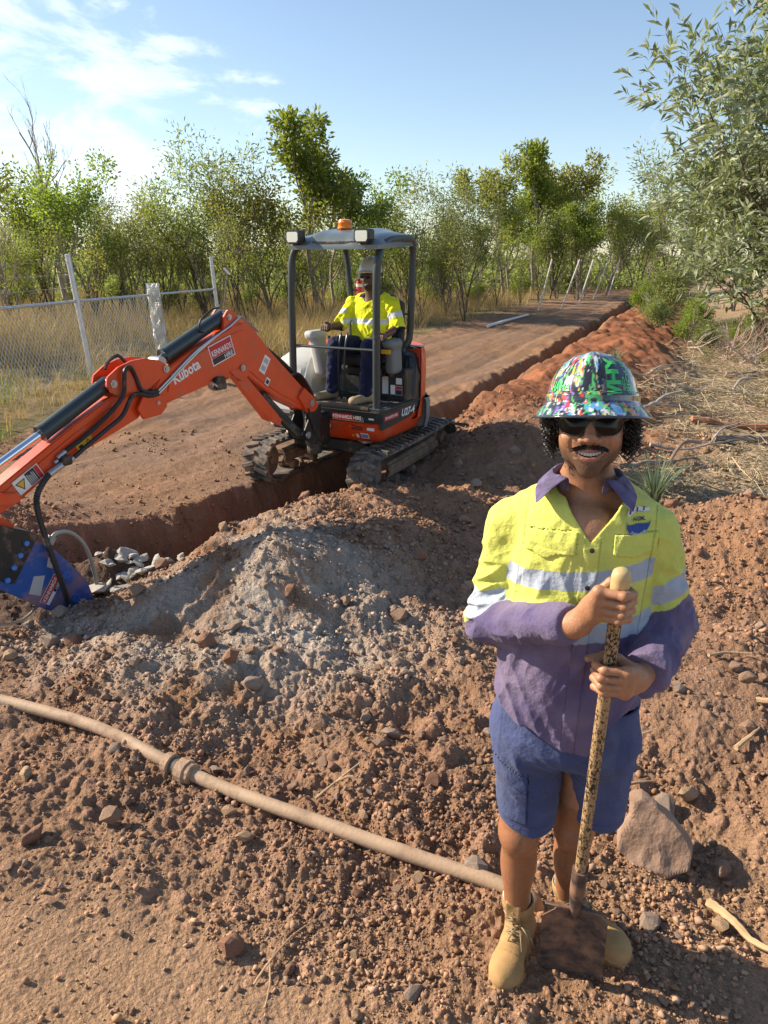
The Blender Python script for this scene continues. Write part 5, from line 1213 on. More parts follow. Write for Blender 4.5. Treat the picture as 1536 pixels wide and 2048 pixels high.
def shorts_col(P):
    x, y, z = P; c = np.tile(A3(.060, .078, .175), (len(x), 1)); f_ = fbm3(x * 8, y * 8, z * 8, 4)
    c = c * (1 + .25 * f_)[:, None]; wear = sstep(.1, .6, fbm3(x * 11 + 5, y * 11, z * 5, 3))[:, None] * .25; c = c * (1 - wear) + A3(.18, .21, .31) * wear
    hem = np.abs(z - .592) < .0016; c[hem] *= .6
    e1 = np.abs(x - (-.078 + .04 * (.7 - z))) < .002; k = e1 & (z > .60) & (z < .77) & (y < .0); c[k] *= .5
    k = (np.abs(z - (.722 - .35 * (x + .13))) < .0018) & (x < -.078) & (y < .03); c[k] *= .6; k = (np.abs(z - .602) < .0018) & (x < -.078) & (y < .03); c[k] *= .6
    k = (np.abs(x + .165) < .0016) & (z > .6); c[k] *= .65
    du_ = sstep(.3, .65, fbm3(x * 6, y * 6 + 4, z * 6, 3))[:, None] * .25; c = c * (1 - du_) + A3(.30, .20, .14) * du_
    return np.clip(c, .01, .8)
sdf_obj('shorts', shorts_sdf, (-.24, -.16, .54), (.25, .24, 1.0), .0027, M_cloth, MAN, shorts_col)
# ---------------- boots and socks
def boot(name, heel, toe, ankle, flip, opening=0):
    h = V3(heel); t = V3(toe); d = (t - h); L_ = d.length; d.normalize(); s = V3((0, 0, 1)).cross(d) * flip
    M_ = [[s.x, -d.x, 0], [s.y, -d.y, 0], [0, 0, 1]]     # local x sideways, local -y to the toe
    an = V3(ankle) - h; al = (an.dot(s), -an.dot(d), an.z); k = L_ / .29
    def f(P):
        q = xf(P, heel, M_)
        u = smin(cap(q, (0, -.045 * k, .055), (0, -.16 * k, .050), .042, .043), ell(q, (.004, -.222 * k, .045), (.050, .062, .047)), .03)
        u = smin(u, cap(q, (0, -.05 * k, .06), (al[0], al[1], .165), .043, .051), .03)
        u = smax(u, .016 - q[2], .006)
        u = smax(u, q[2] - .175 - .12 * (q[1] - al[1]), .006)
        u = np.maximum(u, -cap(q, (al[0], al[1], .12), (al[0], al[1], .25), .042, .047))
        tongue = np.maximum(sbox((q[0] - al[0], q[1] - al[1] + .050, q[2] - .165), (0, 0, 0), (.024, .006, .035), .005), -1); u = smin(u, tongue, .006)
        ax_ = q[1] / k
        w_ = np.interp(ax_, [-.285, -.25, -.19, -.12, -.04, .0, .01], [.026, .044, .052, .044, .038, .030, .01]).astype(np.float32)
        sole = np.maximum(np.abs(q[0] - .003) - w_ - .004, np.abs(q[2] - .014) - .014); sole = np.maximum(sole, np.maximum(-.288 * k - q[1], q[1] - .006)); sole = sole - .002
        u = smin(u, sole, .004)
        u = u + .0012 * np.sin(q[2] * 900) * (q[2] < .03)
        cr = np.exp(-((q[1] + .165 * k) / .012) ** 2) + np.exp(-((q[1] + .145 * k) / .006) ** 2); u = u + .002 * cr * (q[2] > .05)
        u = u - .0018 * (q[1] < -.195 * k) * (q[2] > .028)
        u = u - .003 * vnoise(q[0] * 26, q[1] * 26, q[2] * 26)
        return u
    def cf(P):
        q = xf(P, heel, M_); c = np.tile(A3(.40, .245, .105), (len(P[0]), 1)); n_ = fbm3(P[0] * 16, P[1] * 16, P[2] * 16, 4)
        c *= (1 + .18 * n_)[:, None]; c[q[2] < .03] *= A3(.78, .72, .66); k2 = (q[2] > .15) & (np.hypot(q[0] - al[0], q[1] - al[1]) < .047); c[k2] = A3(.10, .075, .04)
        du = sstep(.05, .5, n_ + (.06 - q[2]) * 4)[:, None] * .45; return np.clip(c * (1 - du) + A3(.38, .22, .13) * du, .01, .8)
    lo = np.minimum(np.array(heel), np.array(toe)) - .09; hi = np.maximum(np.array(heel), np.array(toe)) + .09; lo[2], hi[2] = -.01, .24
    o = sdf_obj(name, f, lo, hi, .003, M_boot, MAN, cf)
    m = MB(); W3 = Matrix(M_)
    def bw(p): return h + W3 @ V3(p)
    for i in range(6):
        y_ = lerp(-.150 * k, al[1] - .052, i / 5); z_ = lerp(.088, .158, i / 5) + .006; s_ = 1 if i % 2 else -1
        m.tube([bw((al[0] * i / 5 - .024, y_ + .012, z_ - .014)), bw((al[0] * i / 5, y_ - .004, z_ + .002)), bw((al[0] * i / 5 + .024, y_ + .012 + .010, z_ - .008))], .0024, 6)
        if i < 5: m.tube([bw((al[0] * i / 5 - s_ * .022, y_ + .01, z_ - .010)), bw((al[0] * i / 5, y_ + .004, z_ + .010)), bw((al[0] * i / 5 + s_ * .022, y_ + .022, z_ + .006))], .0022, 6)
    b0 = bw((.01 * flip, -.11 * k, .118))
    for a in ((.035, -.02, .0), (-.03, -.03, -.01), (.05, -.0, -.045), (.02, -.045, -.06)):
        m.tube(spline([b0, b0 + V3((a[0] * .6, a[1] - .012, a[2] * .3 + .012)), b0 + V3(a) + V3((0, -.012, -.02))], 5), .0022, 5)
    m.build('lace', M_lace, o, True); return o
boot('boot', (-.066, .105, .012), (-.112, -.165, .012), (-.088, .05, .12), 1)
boot('boot', (.045, .19, .012), (.262, .045, .012), (.062, .155, .12), 1)
for (x, y, z), (x2, y2, z2) in (((-.089, .052, .13), (-.0915, .046, .205)), ((.062, .158, .13), (.0618, .152, .215))):
    f = lambda P: smax(smax(cap(P, (x, y, z), (x2, y2, z2), .0405, .043) - .0012 * np.sin((P[2]) * 1400), P[2] - z2, .004), z - P[2], .004) + .0008 * np.sin(np.arctan2(P[1] - y, P[0] - x) * 26)
    sdf_obj('sock', f, (x - .07, y - .07, z - .01), (x + .07, y + .07, z2 + .01), .0026, M_sock, MAN)
# ---------------- shovel
SV = thing('shovel', 'long handled square mouth shovel standing upright, its muddy blade on the ground', 'shovel', MAN.location, MAN.rotation_euler.z)
def speck():
    m = bpy.data.materials.new('worn_handle'); m.use_nodes = True; nt = m.node_tree; N = nt.nodes; L = nt.links; b = N['Principled BSDF']; b.inputs['Roughness'].default_value = .6
    tc = N.new('ShaderNodeTexCoord'); n = N.new('ShaderNodeTexNoise'); n.inputs['Scale'].default_value = 170; n.inputs['Detail'].default_value = 5; n.inputs['Roughness'].default_value = .7; mp = N.new('ShaderNodeMapping'); mp.inputs['Scale'].default_value = (1, 1, .55)
    L.new(tc.outputs['Object'], mp.inputs[0]); L.new(mp.outputs[0], n.inputs['Vector']); r = N.new('ShaderNodeValToRGB'); e = r.color_ramp.elements; e[0].position = .46; e[0].color = (.018, .016, .014, 1); e[1].position = .52; e[1].color = (.42, .27, .13, 1)
    sx = N.new('ShaderNodeSeparateXYZ'); L.new(tc.outputs['Object'], sx.inputs[0]); mr = N.new('ShaderNodeMapRange'); mr.inputs['From Min'].default_value = .45; mr.inputs['From Max'].default_value = 1.3; mr.inputs['To Min'].default_value = .0; mr.inputs['To Max'].default_value = 0; L.new(sx.outputs[2], mr.inputs[0])
    n2 = N.new('ShaderNodeTexNoise'); n2.inputs['Scale'].default_value = 7; L.new(tc.outputs['Object'], n2.inputs['Vector']); a1 = N.new('ShaderNodeMath'); a1.operation = 'MULTIPLY_ADD'; a1.inputs[1].default_value = .25; L.new(n2.outputs[0], a1.inputs[0]); L.new(n.outputs[0], a1.inputs[2])
    a2 = N.new('ShaderNodeMath'); a2.operation = 'ADD'; L.new(a1.outputs[0], a2.inputs[0]); L.new(mr.outputs[0], a2.inputs[1]); a3 = N.new('ShaderNodeMath'); a3.operation = 'SUBTRACT'; a3.inputs[1].default_value = .130; L.new(a2.outputs[0], a3.inputs[0])
    L.new(a3.outputs[0], r.inputs[0]); L.new(r.outputs[0], b.inputs['Base Color']); return m
m = MB(); m.tube([sh_at(z) for z in (1.42, 1.2, .9, .6, .42)], .0150, 16); m.build('shaft', speck(), SV, True)
m = MB(); d_ = -V3(SH_D); m.disc(V3(sh_at(1.40)), d_, [(0, .0165), (.02, .0195), (.075, .0205), (.088, .018), (.094, .011), (.0955, .0)], 20); m.build('grip', mat('bare_wood', (.52, .37, .17), .5, noise=.15, nscale=20), SV, True)
M_blade = mat('muddy_blade', (.045, .045, .05), .5, metal=.3, dirt=(.30, .165, .10), dirtamt=.72, dscale=13, bump=.002, bscale=40)
m = MB(); m.disc(V3(sh_at(.50)), V3(SH_D), [(0, .017), (.0, .0215), (.10, .0215), (.17, .017), (.24, .009)], 18); m.build('socket', M_blade, SV, True)
def blade():
    nx, nz = 20, 20; vs = []
    for s_ in (0, 1):
        for j in range(nz + 1):
            for i in range(nx + 1):
                u, v = i / nx * 2 - 1, j / nz
                zt = .335 - .045 * abs(u) ** .8; z = lerp(-.015, zt, v); cx = .0945 - .011 * v; cy = -.012 - .048 * v
                y = cy - .014 * abs(u) ** 2.5 + .018 * (1 - abs(u)) * v ** 3 - (.004 if s_ else 0) - .010 * math.exp(-(u / .22) ** 2) * max(0, v - .45)
                vs.append((cx + u * .092, y, z + .012 * u))
    n1 = (nx + 1) * (nz + 1); fs = []
    for k in (0, 1):
        for j in range(nz):
            for i in range(nx): a = k * n1 + j * (nx + 1) + i; q = (a, a + 1, a + nx + 2, a + nx + 1); fs.append(q if k else q[::-1])
    for j in range(nz):
        for i in (0, nx): a = j * (nx + 1) + i; fs.append((a, a + nx + 1, a + nx + 1 + n1, a + n1))
    for i in range(nx):
        for j in (0, nz): a = j * (nx + 1) + i; fs.append((a, a + 1, a + 1 + n1, a + n1))
    m = MB(); m.add(vs, fs); m.box((.083 - .046, -.064, .318), (.040, .007, .004), ch=.002); m.box((.083 + .048, -.064, .322), (.040, .007, .004), ch=.002)
    return m.build('blade', M_blade, SV, True)
blade()
# ---------------------------------------------------------------- operator in the cab (machine coordinates, x right in the picture, -y to the front)
OP = thing('person', 'seated operator in yellow hi-vis shirt, navy trousers and white helmet', 'person', EXC.location, EXC.rotation_euler.z)
def op_hand(P, c, o): # closed hand round a joystick knob
    d = ell(P, c, (.042, .05, .045)); 
    for i in range(4): a = (c[0] - .03 + .021 * i, c[1] - .045, c[2] + .02); d = smin(d, cap(P, a, (a[0], a[1] - .01, c[2] - .022), .0115, .0105), .004)
    return smin(d, cap(P, (c[0] + .03 * o, c[1] - .01, c[2] + .03), (c[0] + .005 * o, c[1] - .04, c[2] + .045), .014, .011), .008)
OH = (.242, -.115, 1.955)
def op_skin(P):
    q = (P[0] - OH[0], P[1] - OH[1], P[2] - OH[2]); d = head_sdf((q[0], q[1], q[2]))
    d = smin(d, cap(P, (.24, -.08, 1.70), (.242, -.10, 1.86), .06, .055), .03); d = smin(d, ell(P, (.24, -.07, 1.55), (.19, .11, .22)), .05)
    d = smin(d, smin(cap(P, (.02, -.08, 1.70), (-.01, -.25, 1.50), .052, .042), cap(P, (-.01, -.25, 1.50), (-.03, -.42, 1.50), .042, .030), .02), .03)
    d = smin(d, smin(cap(P, (.46, -.07, 1.70), (.55, -.14, 1.49), .052, .042), cap(P, (.55, -.14, 1.49), (.515, -.33, 1.435), .042, .030), .02), .03)
    d = smin(d, op_hand(P, (-.03, -.46, 1.50), 1), .01); d = smin(d, op_hand(P, (.515, -.365, 1.42), -1), .01)
    d = smin(d, cap(P, (.15, -.10, 1.30), (.09, -.50, 1.33), .08, .06), .05); d = smin(d, cap(P, (.33, -.10, 1.30), (.45, -.50, 1.33), .08, .06), .05)
    d = smin(d, cap(P, (.09, -.50, 1.33), (.03, -.50, .92), .06, .045), .03); return smin(d, cap(P, (.45, -.50, 1.33), (.42, -.52, .92), .06, .045), .03)
def op_skin_col(P):
    c = np.tile(A3(.11, .055, .035), (len(P[0]), 1)); c *= (1 + .15 * fbm3(P[0] * 12, P[1] * 12, P[2] * 12, 3))[:, None]
    q = (P[0] - OH[0], P[1] - OH[1], P[2] - OH[2]); beard = (q[2] < -.075) & (q[2] > -.13) & (q[1] < -.02) & (P[2] > 1.8); c[beard] = A3(.03, .02, .016)
    ins = (np.abs(q[2] - mouth_y(q[0])) < .006) & (np.abs(q[0]) < .02) & (q[1] < -.07); c[ins] = A3(.5, .47, .42); return c
ob = sdf_obj('body', op_skin, (-.15, -.62, .88), (.68, .12, 2.10), .006, M_skin, OP, op_skin_col)
def op_shirt(P):
    x, y, z = P
    d = ell(P, (.24, -.065, 1.56), (.225, .15, .24)); d = smin(d, ell(P, (.24, -.09, 1.42), (.205, .15, .16)), .05); d = smax(d, 1.30 - z, .01)
    d = smin(d, cap(P, (.12, -.05, 1.735), (.36, -.05, 1.745), .065), .05)
    sl = smax(smin(cap(P, (.03, -.08, 1.70), (-.015, -.235, 1.52), .078, .068), cap(P, (-.01, -.23, 1.52), (-.015, -.28, 1.51), .066), .02), -(y + .285), .01)
    sr = smax(smin(cap(P, (.45, -.07, 1.70), (.55, -.13, 1.50), .078, .070), cap(P, (.55, -.13, 1.50), (.545, -.18, 1.49), .068), .02), -(y + .20), .01)
    d = smin(smin(d, sl, .03), sr, .03); d = d - .010 * (wr(P, 18, 14, 9, .6) - .7) - .006 * (wr(P, 30, 20, 20, -.5, 3) - .6)
    return np.maximum(d, -cap(P, (.24, -.12, 1.74), (.24, -.20, 1.95), .055, .10))
def op_shirt_col(P):
    x, y, z = P; c = np.tile(A3(.72, .74, .02), (len(x), 1)); arm_ = (x < .03) | (x > .45)
    c[(np.abs(z - 1.545) < .024) & ~arm_] = A3(.62, .64, .66); c[(z < 1.36) & ~arm_ & (z > 1.315)] = A3(.62, .64, .66)
    for sx, a, b in ((x < .03, (.03, -.08, 1.70), (-.015, -.235, 1.52)), (x > .45, (.45, -.07, 1.70), (.55, -.13, 1.50))):
        a, b = np.array(a), np.array(b); ab = b - a; s = ((x - a[0]) * ab[0] + (y - a[1]) * ab[1] + (z - a[2]) * ab[2]) / (ab @ ab); c[sx & (s > .45) & (s < .68)] = A3(.62, .64, .66); c[sx & (s > 1.12)] = A3(.01, .012, .03)
    k = (z > 1.76) & (np.hypot(x - .24, y + .1) < .115); c[k] = A3(.012, .012, .03)
    k = (np.abs(x - .30) < .05) & (np.abs(z - 1.68) < .012) & (y < -.1); c[k & (x < .36)] *= .5; return c
sdf_obj('shirt', op_shirt, (-.14, -.40, 1.26), (.68, .14, 1.86), .006, M_cloth, OP, op_shirt_col)
def op_pants(P):
    d = ell(P, (.24, -.07, 1.30), (.20, .15, .13)); d = smin(d, cap(P, (.15, -.12, 1.30), (.085, -.50, 1.345), .105, .082), .04); d = smin(d, cap(P, (.33, -.12, 1.30), (.455, -.50, 1.345), .105, .082), .04)
    l1 = cap(P, (.085, -.50, 1.335), (.03, -.50, .93), .080, .066); l2 = cap(P, (.455, -.50, 1.335), (.42, -.52, .93), .080, .062)
    d = smin(d, l1, .03); d = smin(d, l2, .03); d = d - .010 * (wr(P, 12, 10, 16, .4) - .7) - .005 * (wr(P, 26, 20, 24, -.6, 2) - .6); return np.maximum(d, .885 - P[2])
def op_pants_col(P):
    c = np.tile(A3(.010, .014, .045), (len(P[0]), 1)); n_ = sstep(.1, .6, fbm3(P[0] * 10, P[1] * 10, P[2] * 10, 3))[:, None] * .25; return c * (1 - n_) + A3(.12, .10, .10) * n_
sdf_obj('trousers', op_pants, (-.12, -.64, .86), (.60, .16, 1.46), .006, M_cloth, OP, op_pants_col)
for heel, toe in (((.03, -.45, .83), (-.05, -.70, .83)), ((.42, -.46, .83), (.385, -.73, .83))):
    h_, t_ = V3(heel), V3(toe); f = lambda P: smax(smin(smin(cap(P, h_ + V3((0, 0, .045)), h_.lerp(t_, .6) + V3((0, 0, .04)), .045, .042), ell(P, h_.lerp(t_, .84) + V3((0, 0, .04)), (.05, .055, .042)), .03), cap(P, h_ + V3((0, 0, .04)), h_ + V3((.0, -.03, .11)), .045, .05), .03), .83 - P[2], .006)
    lo = np.minimum(heel, toe) - .08; hi = np.maximum(heel, toe) + .08; lo[2] = .82; hi[2] = .98
    sdf_obj('boot', f, lo, hi, .006, mat('dusty_boot', (.34, .25, .14), .85, noise=.15, nscale=12), OP)
HH = thing('hard_hat', 'plain off-white hard hat on the seated operator', 'hard hat', EXC.matrix_basis @ V3((OH[0], OH[1] + .01, OH[2] + .035)), EXC.rotation_euler.z)
def helmet(P):
    x, y, z = P; d = ell(P, (0, 0, 0), (.108, .132, .142)); d = smin(d, sbox(P, (0, 0, .132), (.010, .08, .008), .006), .012); d = np.maximum(d, -ell(P, (0, 0, -.005), (.101, .125, .135))); d = smax(d, -z, .002)
    pk = np.maximum(ell((x, y + .055, z - .004), (0, 0, 0), (.112, .135, .012)), -ell(P, (0, 0, -.0), (.10, .12, .13))); return smin(d, pk, .008)
sdf_obj('shell', helmet, (-.14, -.21, -.03), (.14, .15, .17), .005, mat('helmet_white', (.50, .52, .47), .35, coat=.3, noise=.05), HH)
m = MB()
for s_ in (-1, 1): m.disc((OH[0] + s_ * .032, OH[1] - .10, OH[2] + .002), (s_ * .15, -1, 0), [(0, .024), (.004, .023), (.006, .015)], 14)
m.tube([(OH[0] - .055, OH[1] - .095, OH[2] + .006), (OH[0] - .08, OH[1] - .02, OH[2] + .004)], .003, 5); m.build('safety_glasses', M_lens, ob, True)
# ---------------------------------------------------------------- trees and plants
def leaf_mat(name, col, col2, trans=.55):
    m = bpy.data.materials.new(name); m.use_nodes = True; nt = m.node_tree; N = nt.nodes; L = nt.links; b = N['Principled BSDF']
    g = N.new('ShaderNodeNewGeometry'); r = N.new('ShaderNodeValToRGB'); e = r.color_ramp.elements; e[0].color = (*col, 1); e[1].color = (*col2, 1)
    e.new(.5).color = tuple((a + c) / 2 * 1.05 for a, c in zip(col, col2)) + (1,)
    L.new(g.outputs['Random Per Island'], r.inputs[0])
    oi = N.new('ShaderNodeObjectInfo'); hs = N.new('ShaderNodeHueSaturation'); mr = N.new('ShaderNodeMapRange'); mr.inputs['To Min'].default_value = .8; mr.inputs['To Max'].default_value = 1.25
    L.new(oi.outputs['Random'], mr.inputs[0]); L.new(mr.outputs[0], hs.inputs['Value']); mr2 = N.new('ShaderNodeMapRange'); mr2.inputs['To Min'].default_value = .485; mr2.inputs['To Max'].default_value = .51
    L.new(oi.outputs['Random'], mr2.inputs[0]); L.new(mr2.outputs[0], hs.inputs['Hue']); L.new(r.outputs[0], hs.inputs['Color'])
    L.new(hs.outputs[0], b.inputs['Base Color']); b.inputs['Roughness'].default_value = .5; b.inputs['Specular IOR Level'].default_value = .35
    t = N.new('ShaderNodeBsdfTranslucent'); hs2 = N.new('ShaderNodeMixRGB'); hs2.blend_type = 'MULTIPLY'; hs2.inputs[0].default_value = 1; hs2.inputs[2].default_value = (1.25, 1.35, .55, 1)
    L.new(hs.outputs[0], hs2.inputs[1]); L.new(hs2.outputs[0], t.inputs[0])
    ms = N.new('ShaderNodeMixShader'); ms.inputs[0].default_value = trans; L.new(b.outputs[0], ms.inputs[1]); L.new(t.outputs[0], ms.inputs[2]); L.new(ms.outputs[0], N['Material Output'].inputs[0]); return m
M_bark = mat('grey_bark', (.24, .20, .16), .9, noise=.3, nscale=6, bump=.01, bscale=12)
M_bark2 = mat('dark_bark', (.085, .065, .05), .9, noise=.3, nscale=6)
M_dead = mat('dead_wood', (.36, .30, .25), .9, noise=.25, nscale=8)
M_lf1 = leaf_mat('green_leaves', (.11, .15, .035), (.27, .31, .075))
M_lf2 = leaf_mat('grey_green_leaves', (.13, .155, .07), (.30, .32, .16))
M_lf3 = leaf_mat('silver_leaves', (.13, .165, .095), (.36, .39, .27), .3)
M_lf4 = leaf_mat('mixed_leaves', (.15, .165, .05), (.36, .34, .11))
def leaves_mesh(name, P, D, ln, wd, rng):
    """P positions, D directions -> folded pointed leaves"""
    n = len(P); D = D / np.linalg.norm(D, axis=1, keepdims=True)
    u = rng.normal(size=(n, 3)); u[:, 2] *= .6; S = np.cross(D, u); S /= np.linalg.norm(S, axis=1, keepdims=True) + 1e-9; Nn = np.cross(D, S)
    l = ln * rng.uniform(.7, 1.25, (n, 1)); w_ = wd * rng.uniform(.75, 1.2, (n, 1))
    a = P; b = P + D * l * .45 + S * w_ * .5 + Nn * l * .05; c = P + D * l + Nn * l * .0 - np.array([0, 0, .12]) * l; d = P + D * l * .45 - S * w_ * .5 + Nn * l * .05
    m_ = P + D * l * .5 + Nn * l * .10
    V = np.stack([a, b, c, d, m_], 1).reshape(-1, 3); i = np.arange(n)[:, None] * 5
    F = np.concatenate([i + [0, 1, 4], i + [1, 2, 4], i + [2, 3, 4], i + [3, 0, 4]], 0)
    return np_mesh(name, V, F)
def grow(rng, H, lean, spread, levels=3, nlimb=4, split=.35, r0=.06, up=.75, wig=.12, tips_min=0):
    """returns list of (points, radii) and tips (pos, dir)"""
    segs, tips = [], []
    def branch(p, d, L, r, lev):
        k = 5; pts = [p]; rs = [r]
        for i in range(k):
            d = (d + V3((rng.normal() * wig, rng.normal() * wig, rng.normal() * wig * .6 + (.10 if lev else .04)))).normalized(); p = p + d * (L / k); pts.append(p); rs.append(r * (1 - .5 * (i + 1) / k))
            if lev >= 2 and i >= 1: tips.append((p, d))
        segs.append((pts, rs))
        if lev >= levels: tips.append((p, d)); return
        for j in range(nlimb if lev == 0 else rng.randint(2, 5)):
            a = rng.uniform(0, 6.28); t = rng.uniform(.45, 1) if lev else rng.uniform(split, 1); i = min(int(t * k), k)
            q = V3(pts[i]); sp_ = spread * rng.uniform(.6, 1.3); nd = (d * up + V3((math.cos(a) * sp_, math.sin(a) * sp_, rng.uniform(-.05, .35)))).normalized()
            branch(q, nd, L * rng.uniform(.42, .72), rs[i] * .62, lev + 1)
    branch(V3((0, 0, -.1)), V3((lean[0], lean[1], 1)).normalized(), H * .55, r0, 0)
    return segs, tips
def tree_proto(name, seed, H, lean, spread, leafm, bark, nl, ln, wd, clr, levels=3, nlimb=4, split=.35, r0=.06, up=.75, droop=0, stems=1, low=0, wig=.12):
    rng = np.random.RandomState(seed); segs, tips = [], []
    for s in range(stems):
        ln_ = (lean[0] + rng.uniform(-.28, .28) * (stems > 1), lean[1] + rng.uniform(-.28, .28) * (stems > 1))
        a, b = grow(rng, H * rng.uniform(.75, 1) if s else H, ln_, spread, levels, nlimb, split, r0 * (.8 if s else 1), up, wig); segs += a; tips += b
    m = MB()
    for pts, rs in segs: m.tube(pts, rs, 6 if rs[0] > .02 else 4, caps=False)
    root = thing(name, '', '', (0, 0, 0)); m.build('trunk', bark, root, True, recalc=False)
    if nl:
        tp = np.array([list(p) for p, d in tips]); td = np.array([list(d) for p, d in tips]); zmx = tp[:, 2].max()
        wgt = (tp[:, 2] / zmx) ** (1 if low else 1.6); wgt /= wgt.sum(); k = rng.choice(len(tp), nl, p=wgt)
        r_ = rng.normal(size=(nl, 3)); r_ /= np.linalg.norm(r_, axis=1, keepdims=True); rr = clr * rng.uniform(0, 1, (nl, 1)) ** .6
        P = tp[k] + r_ * rr * np.array([1, 1, .75]); D = td[k] * .5 + r_ * .9 + rng.normal(size=(nl, 3)) * .35; D[:, 2] -= droop
        link('crown', leaves_mesh('crown', P, D, ln, wd, rng), root, leafm)
    return root
PROTO = {}
def protos():
    G = PROTO
    G['broad'] = [tree_proto('leafy_tree', 11, 6.0, (.04, 0), .62, M_lf1, M_bark, 4200, .15, .065, .46, nlimb=6, split=.4, up=.8, stems=2), tree_proto('leafy_tree', 12, 6.0, (-.05, .05), .7, M_lf4, M_bark, 3900, .14, .06, .44, nlimb=5, split=.3, stems=2), tree_proto('leafy_tree', 17, 6.0, (.05, .05), .55, M_lf1, M_bark2, 4200, .15, .06, .42, nlimb=7, split=.25, stems=2)]
    G['tall'] = [tree_proto('gum_tree', 21, 6.0, (0, 0), .75, M_lf1, M_bark, 4300, .16, .075, .34, nlimb=7, split=.35, up=1.0, r0=.075), tree_proto('gum_tree', 25, 6.0, (.03, 0), .75, M_lf4, M_bark, 4000, .16, .075, .34, nlimb=6, split=.45, up=1.0, r0=.07)]
    G['wattle'] = [tree_proto('wattle_tree', 31, 6.0, (.1, 0), .55, M_lf2, M_bark2, 3600, .17, .042, .48, nlimb=5, split=.3, stems=3, r0=.04), tree_proto('wattle_tree', 32, 6.0, (-.1, .05), .6, M_lf2, M_bark2, 3600, .17, .042, .48, nlimb=5, split=.25, stems=3, r0=.04), tree_proto('wattle_tree', 38, 6.0, (.0, .08), .5, M_lf4, M_bark2, 2800, .15, .04, .5, nlimb=5, split=.25, stems=4, r0=.035)]
    G['thin'] = [tree_proto('sapling', 41, 4.6, (.1, 0), .35, M_lf4, M_bark2, 800, .12, .035, .32, nlimb=5, split=.2, stems=3, r0=.028, up=1.1), tree_proto('sapling', 42, 4.6, (-.1, 0), .4, M_lf2, M_bark, 900, .12, .035, .34, nlimb=5, split=.2, stems=3, r0=.028, up=1.1), tree_proto('sapling', 44, 4.6, (.0, .1), .45, M_lf1, M_bark2, 900, .12, .04, .3, nlimb=6, split=.15, stems=2, r0=.03, up=1.0)]
    G['shrub'] = [tree_proto('shrub', 51, 2.2, (0, 0), 1.0, M_lf1, M_bark2, 3800, .12, .05, .34, nlimb=6, split=.05, stems=4, r0=.02, low=1, up=.5), tree_proto('shrub', 52, 2.2, (.1, 0), 1.0, M_lf2, M_bark2, 3800, .13, .04, .36, nlimb=6, split=.05, stems=4, r0=.02, low=1, up=.5)]
    G['dead'] = [tree_proto('dead_tree', 61, 7.0, (.0, 0), .34, None, M_dead, 0, 0, 0, 0, levels=4, nlimb=5, split=.4, r0=.10, up=1.0, wig=.17), tree_proto('dead_tree', 63, 6.0, (.15, 0), .5, None, M_dead, 0, 0, 0, 0, levels=4, nlimb=5, split=.3, r0=.09, up=.9, wig=.2)]
protos()
rt = random.Random(3); _used = set(); ncopy = {}
def px_x(px, Y): return (px - 768) / 1500.0 * Y
PLANTED = []
_hc = {}
def proto_h(o):
    if o.name not in _hc: _hc[o.name] = max(max(v.co.z for v in ch.data.vertices) for ch in o.children)
    return _hc[o.name]
def plant(kind, idx, x, y, h, base, label, cat, group):
    o = PROTO[kind][idx]; base = proto_h(o)
    if o.name in _used: o = copy_tree(o)
    else: _used.add(o.name)
    o.location = (x, y, ground_z(x, y) - .05); s = h / base * rt.uniform(.97, 1.03); o.scale = (s, s, s); o.rotation_euler = (0, 0, rt.uniform(0, 6.28)); tag(o, label, cat, group); PLANTED.append((o, x, y))
    return o
BASEH = {'broad': 6.3, 'tall': 7.2, 'wattle': 6.4, 'thin': 5.4, 'shrub': 2.6, 'dead': 8.5}
def hgt(topy, Y): return 2.1 + (520 - topy) / 1530.0 * Y
# (px, Y, top px, kind, proto, label)
ROW = [(20, 25, 450, 'broad', 0, 'low green tree at the left edge behind the barbed wire'), (95, 27, 330, 'broad', 2, 'dense green tree left of the tall galvanised post, dead branches above it'), (175, 25.5, 312, 'broad', 0, 'bright green leafy tree straight behind the tall galvanised post'), (255, 27, 352, 'wattle', 0, 'grey-green wattle filling the belt above the chain-link fence'),
       (325, 26, 395, 'wattle', 2, 'thin brownish wattle left of the second galvanised post'), (405, 27, 278, 'wattle', 1, 'tall wattle with spiky crown above the second galvanised post'), (470, 28, 285, 'wattle', 0, 'wattle whose top stands between the second post and the canopy'), (540, 27, 345, 'broad', 1, 'yellowish leafy tree just left of the canopy'),
       (632, 29, 232, 'tall', 0, 'tallest gum tree, rising straight behind the canopy'), (668, 30, 300, 'tall', 1, 'gum tree leaning beside the tallest one over the beacon'), (745, 31, 345, 'broad', 0, 'round green tree above the operator'), (815, 32, 345, 'wattle', 2, 'pale wattle right of the canopy top'),
       (880, 33, 375, 'wattle', 1, 'wattle between the canopy and the dark slender trunk'), (935, 31, 345, 'wattle', 0, 'wattle on slender dark stems left of the white pegs'), (1010, 42, 320, 'tall', 1, 'open gum tree with sky through it left of the pegs'), (1065, 47, 292, 'tall', 0, 'tall open gum tree above the first white peg'),
       (1112, 50, 330, 'broad', 1, 'yellow-green tree between the two gums by the pegs'), (1165, 49, 312, 'tall', 1, 'gum tree with a dense rounded head and bare red trunk by the pegs'), (1235, 60, 405, 'broad', 2, 'low far green tree where the track ends'), (1290, 56, 415, 'broad', 0, 'far green tree behind the silver wattle')]
for px, Y, top, kind, i, lab in ROW: plant(kind, i, px_x(px, Y), Y, hgt(top, Y), BASEH[kind], lab, 'tree', 'trees of the belt along the track')
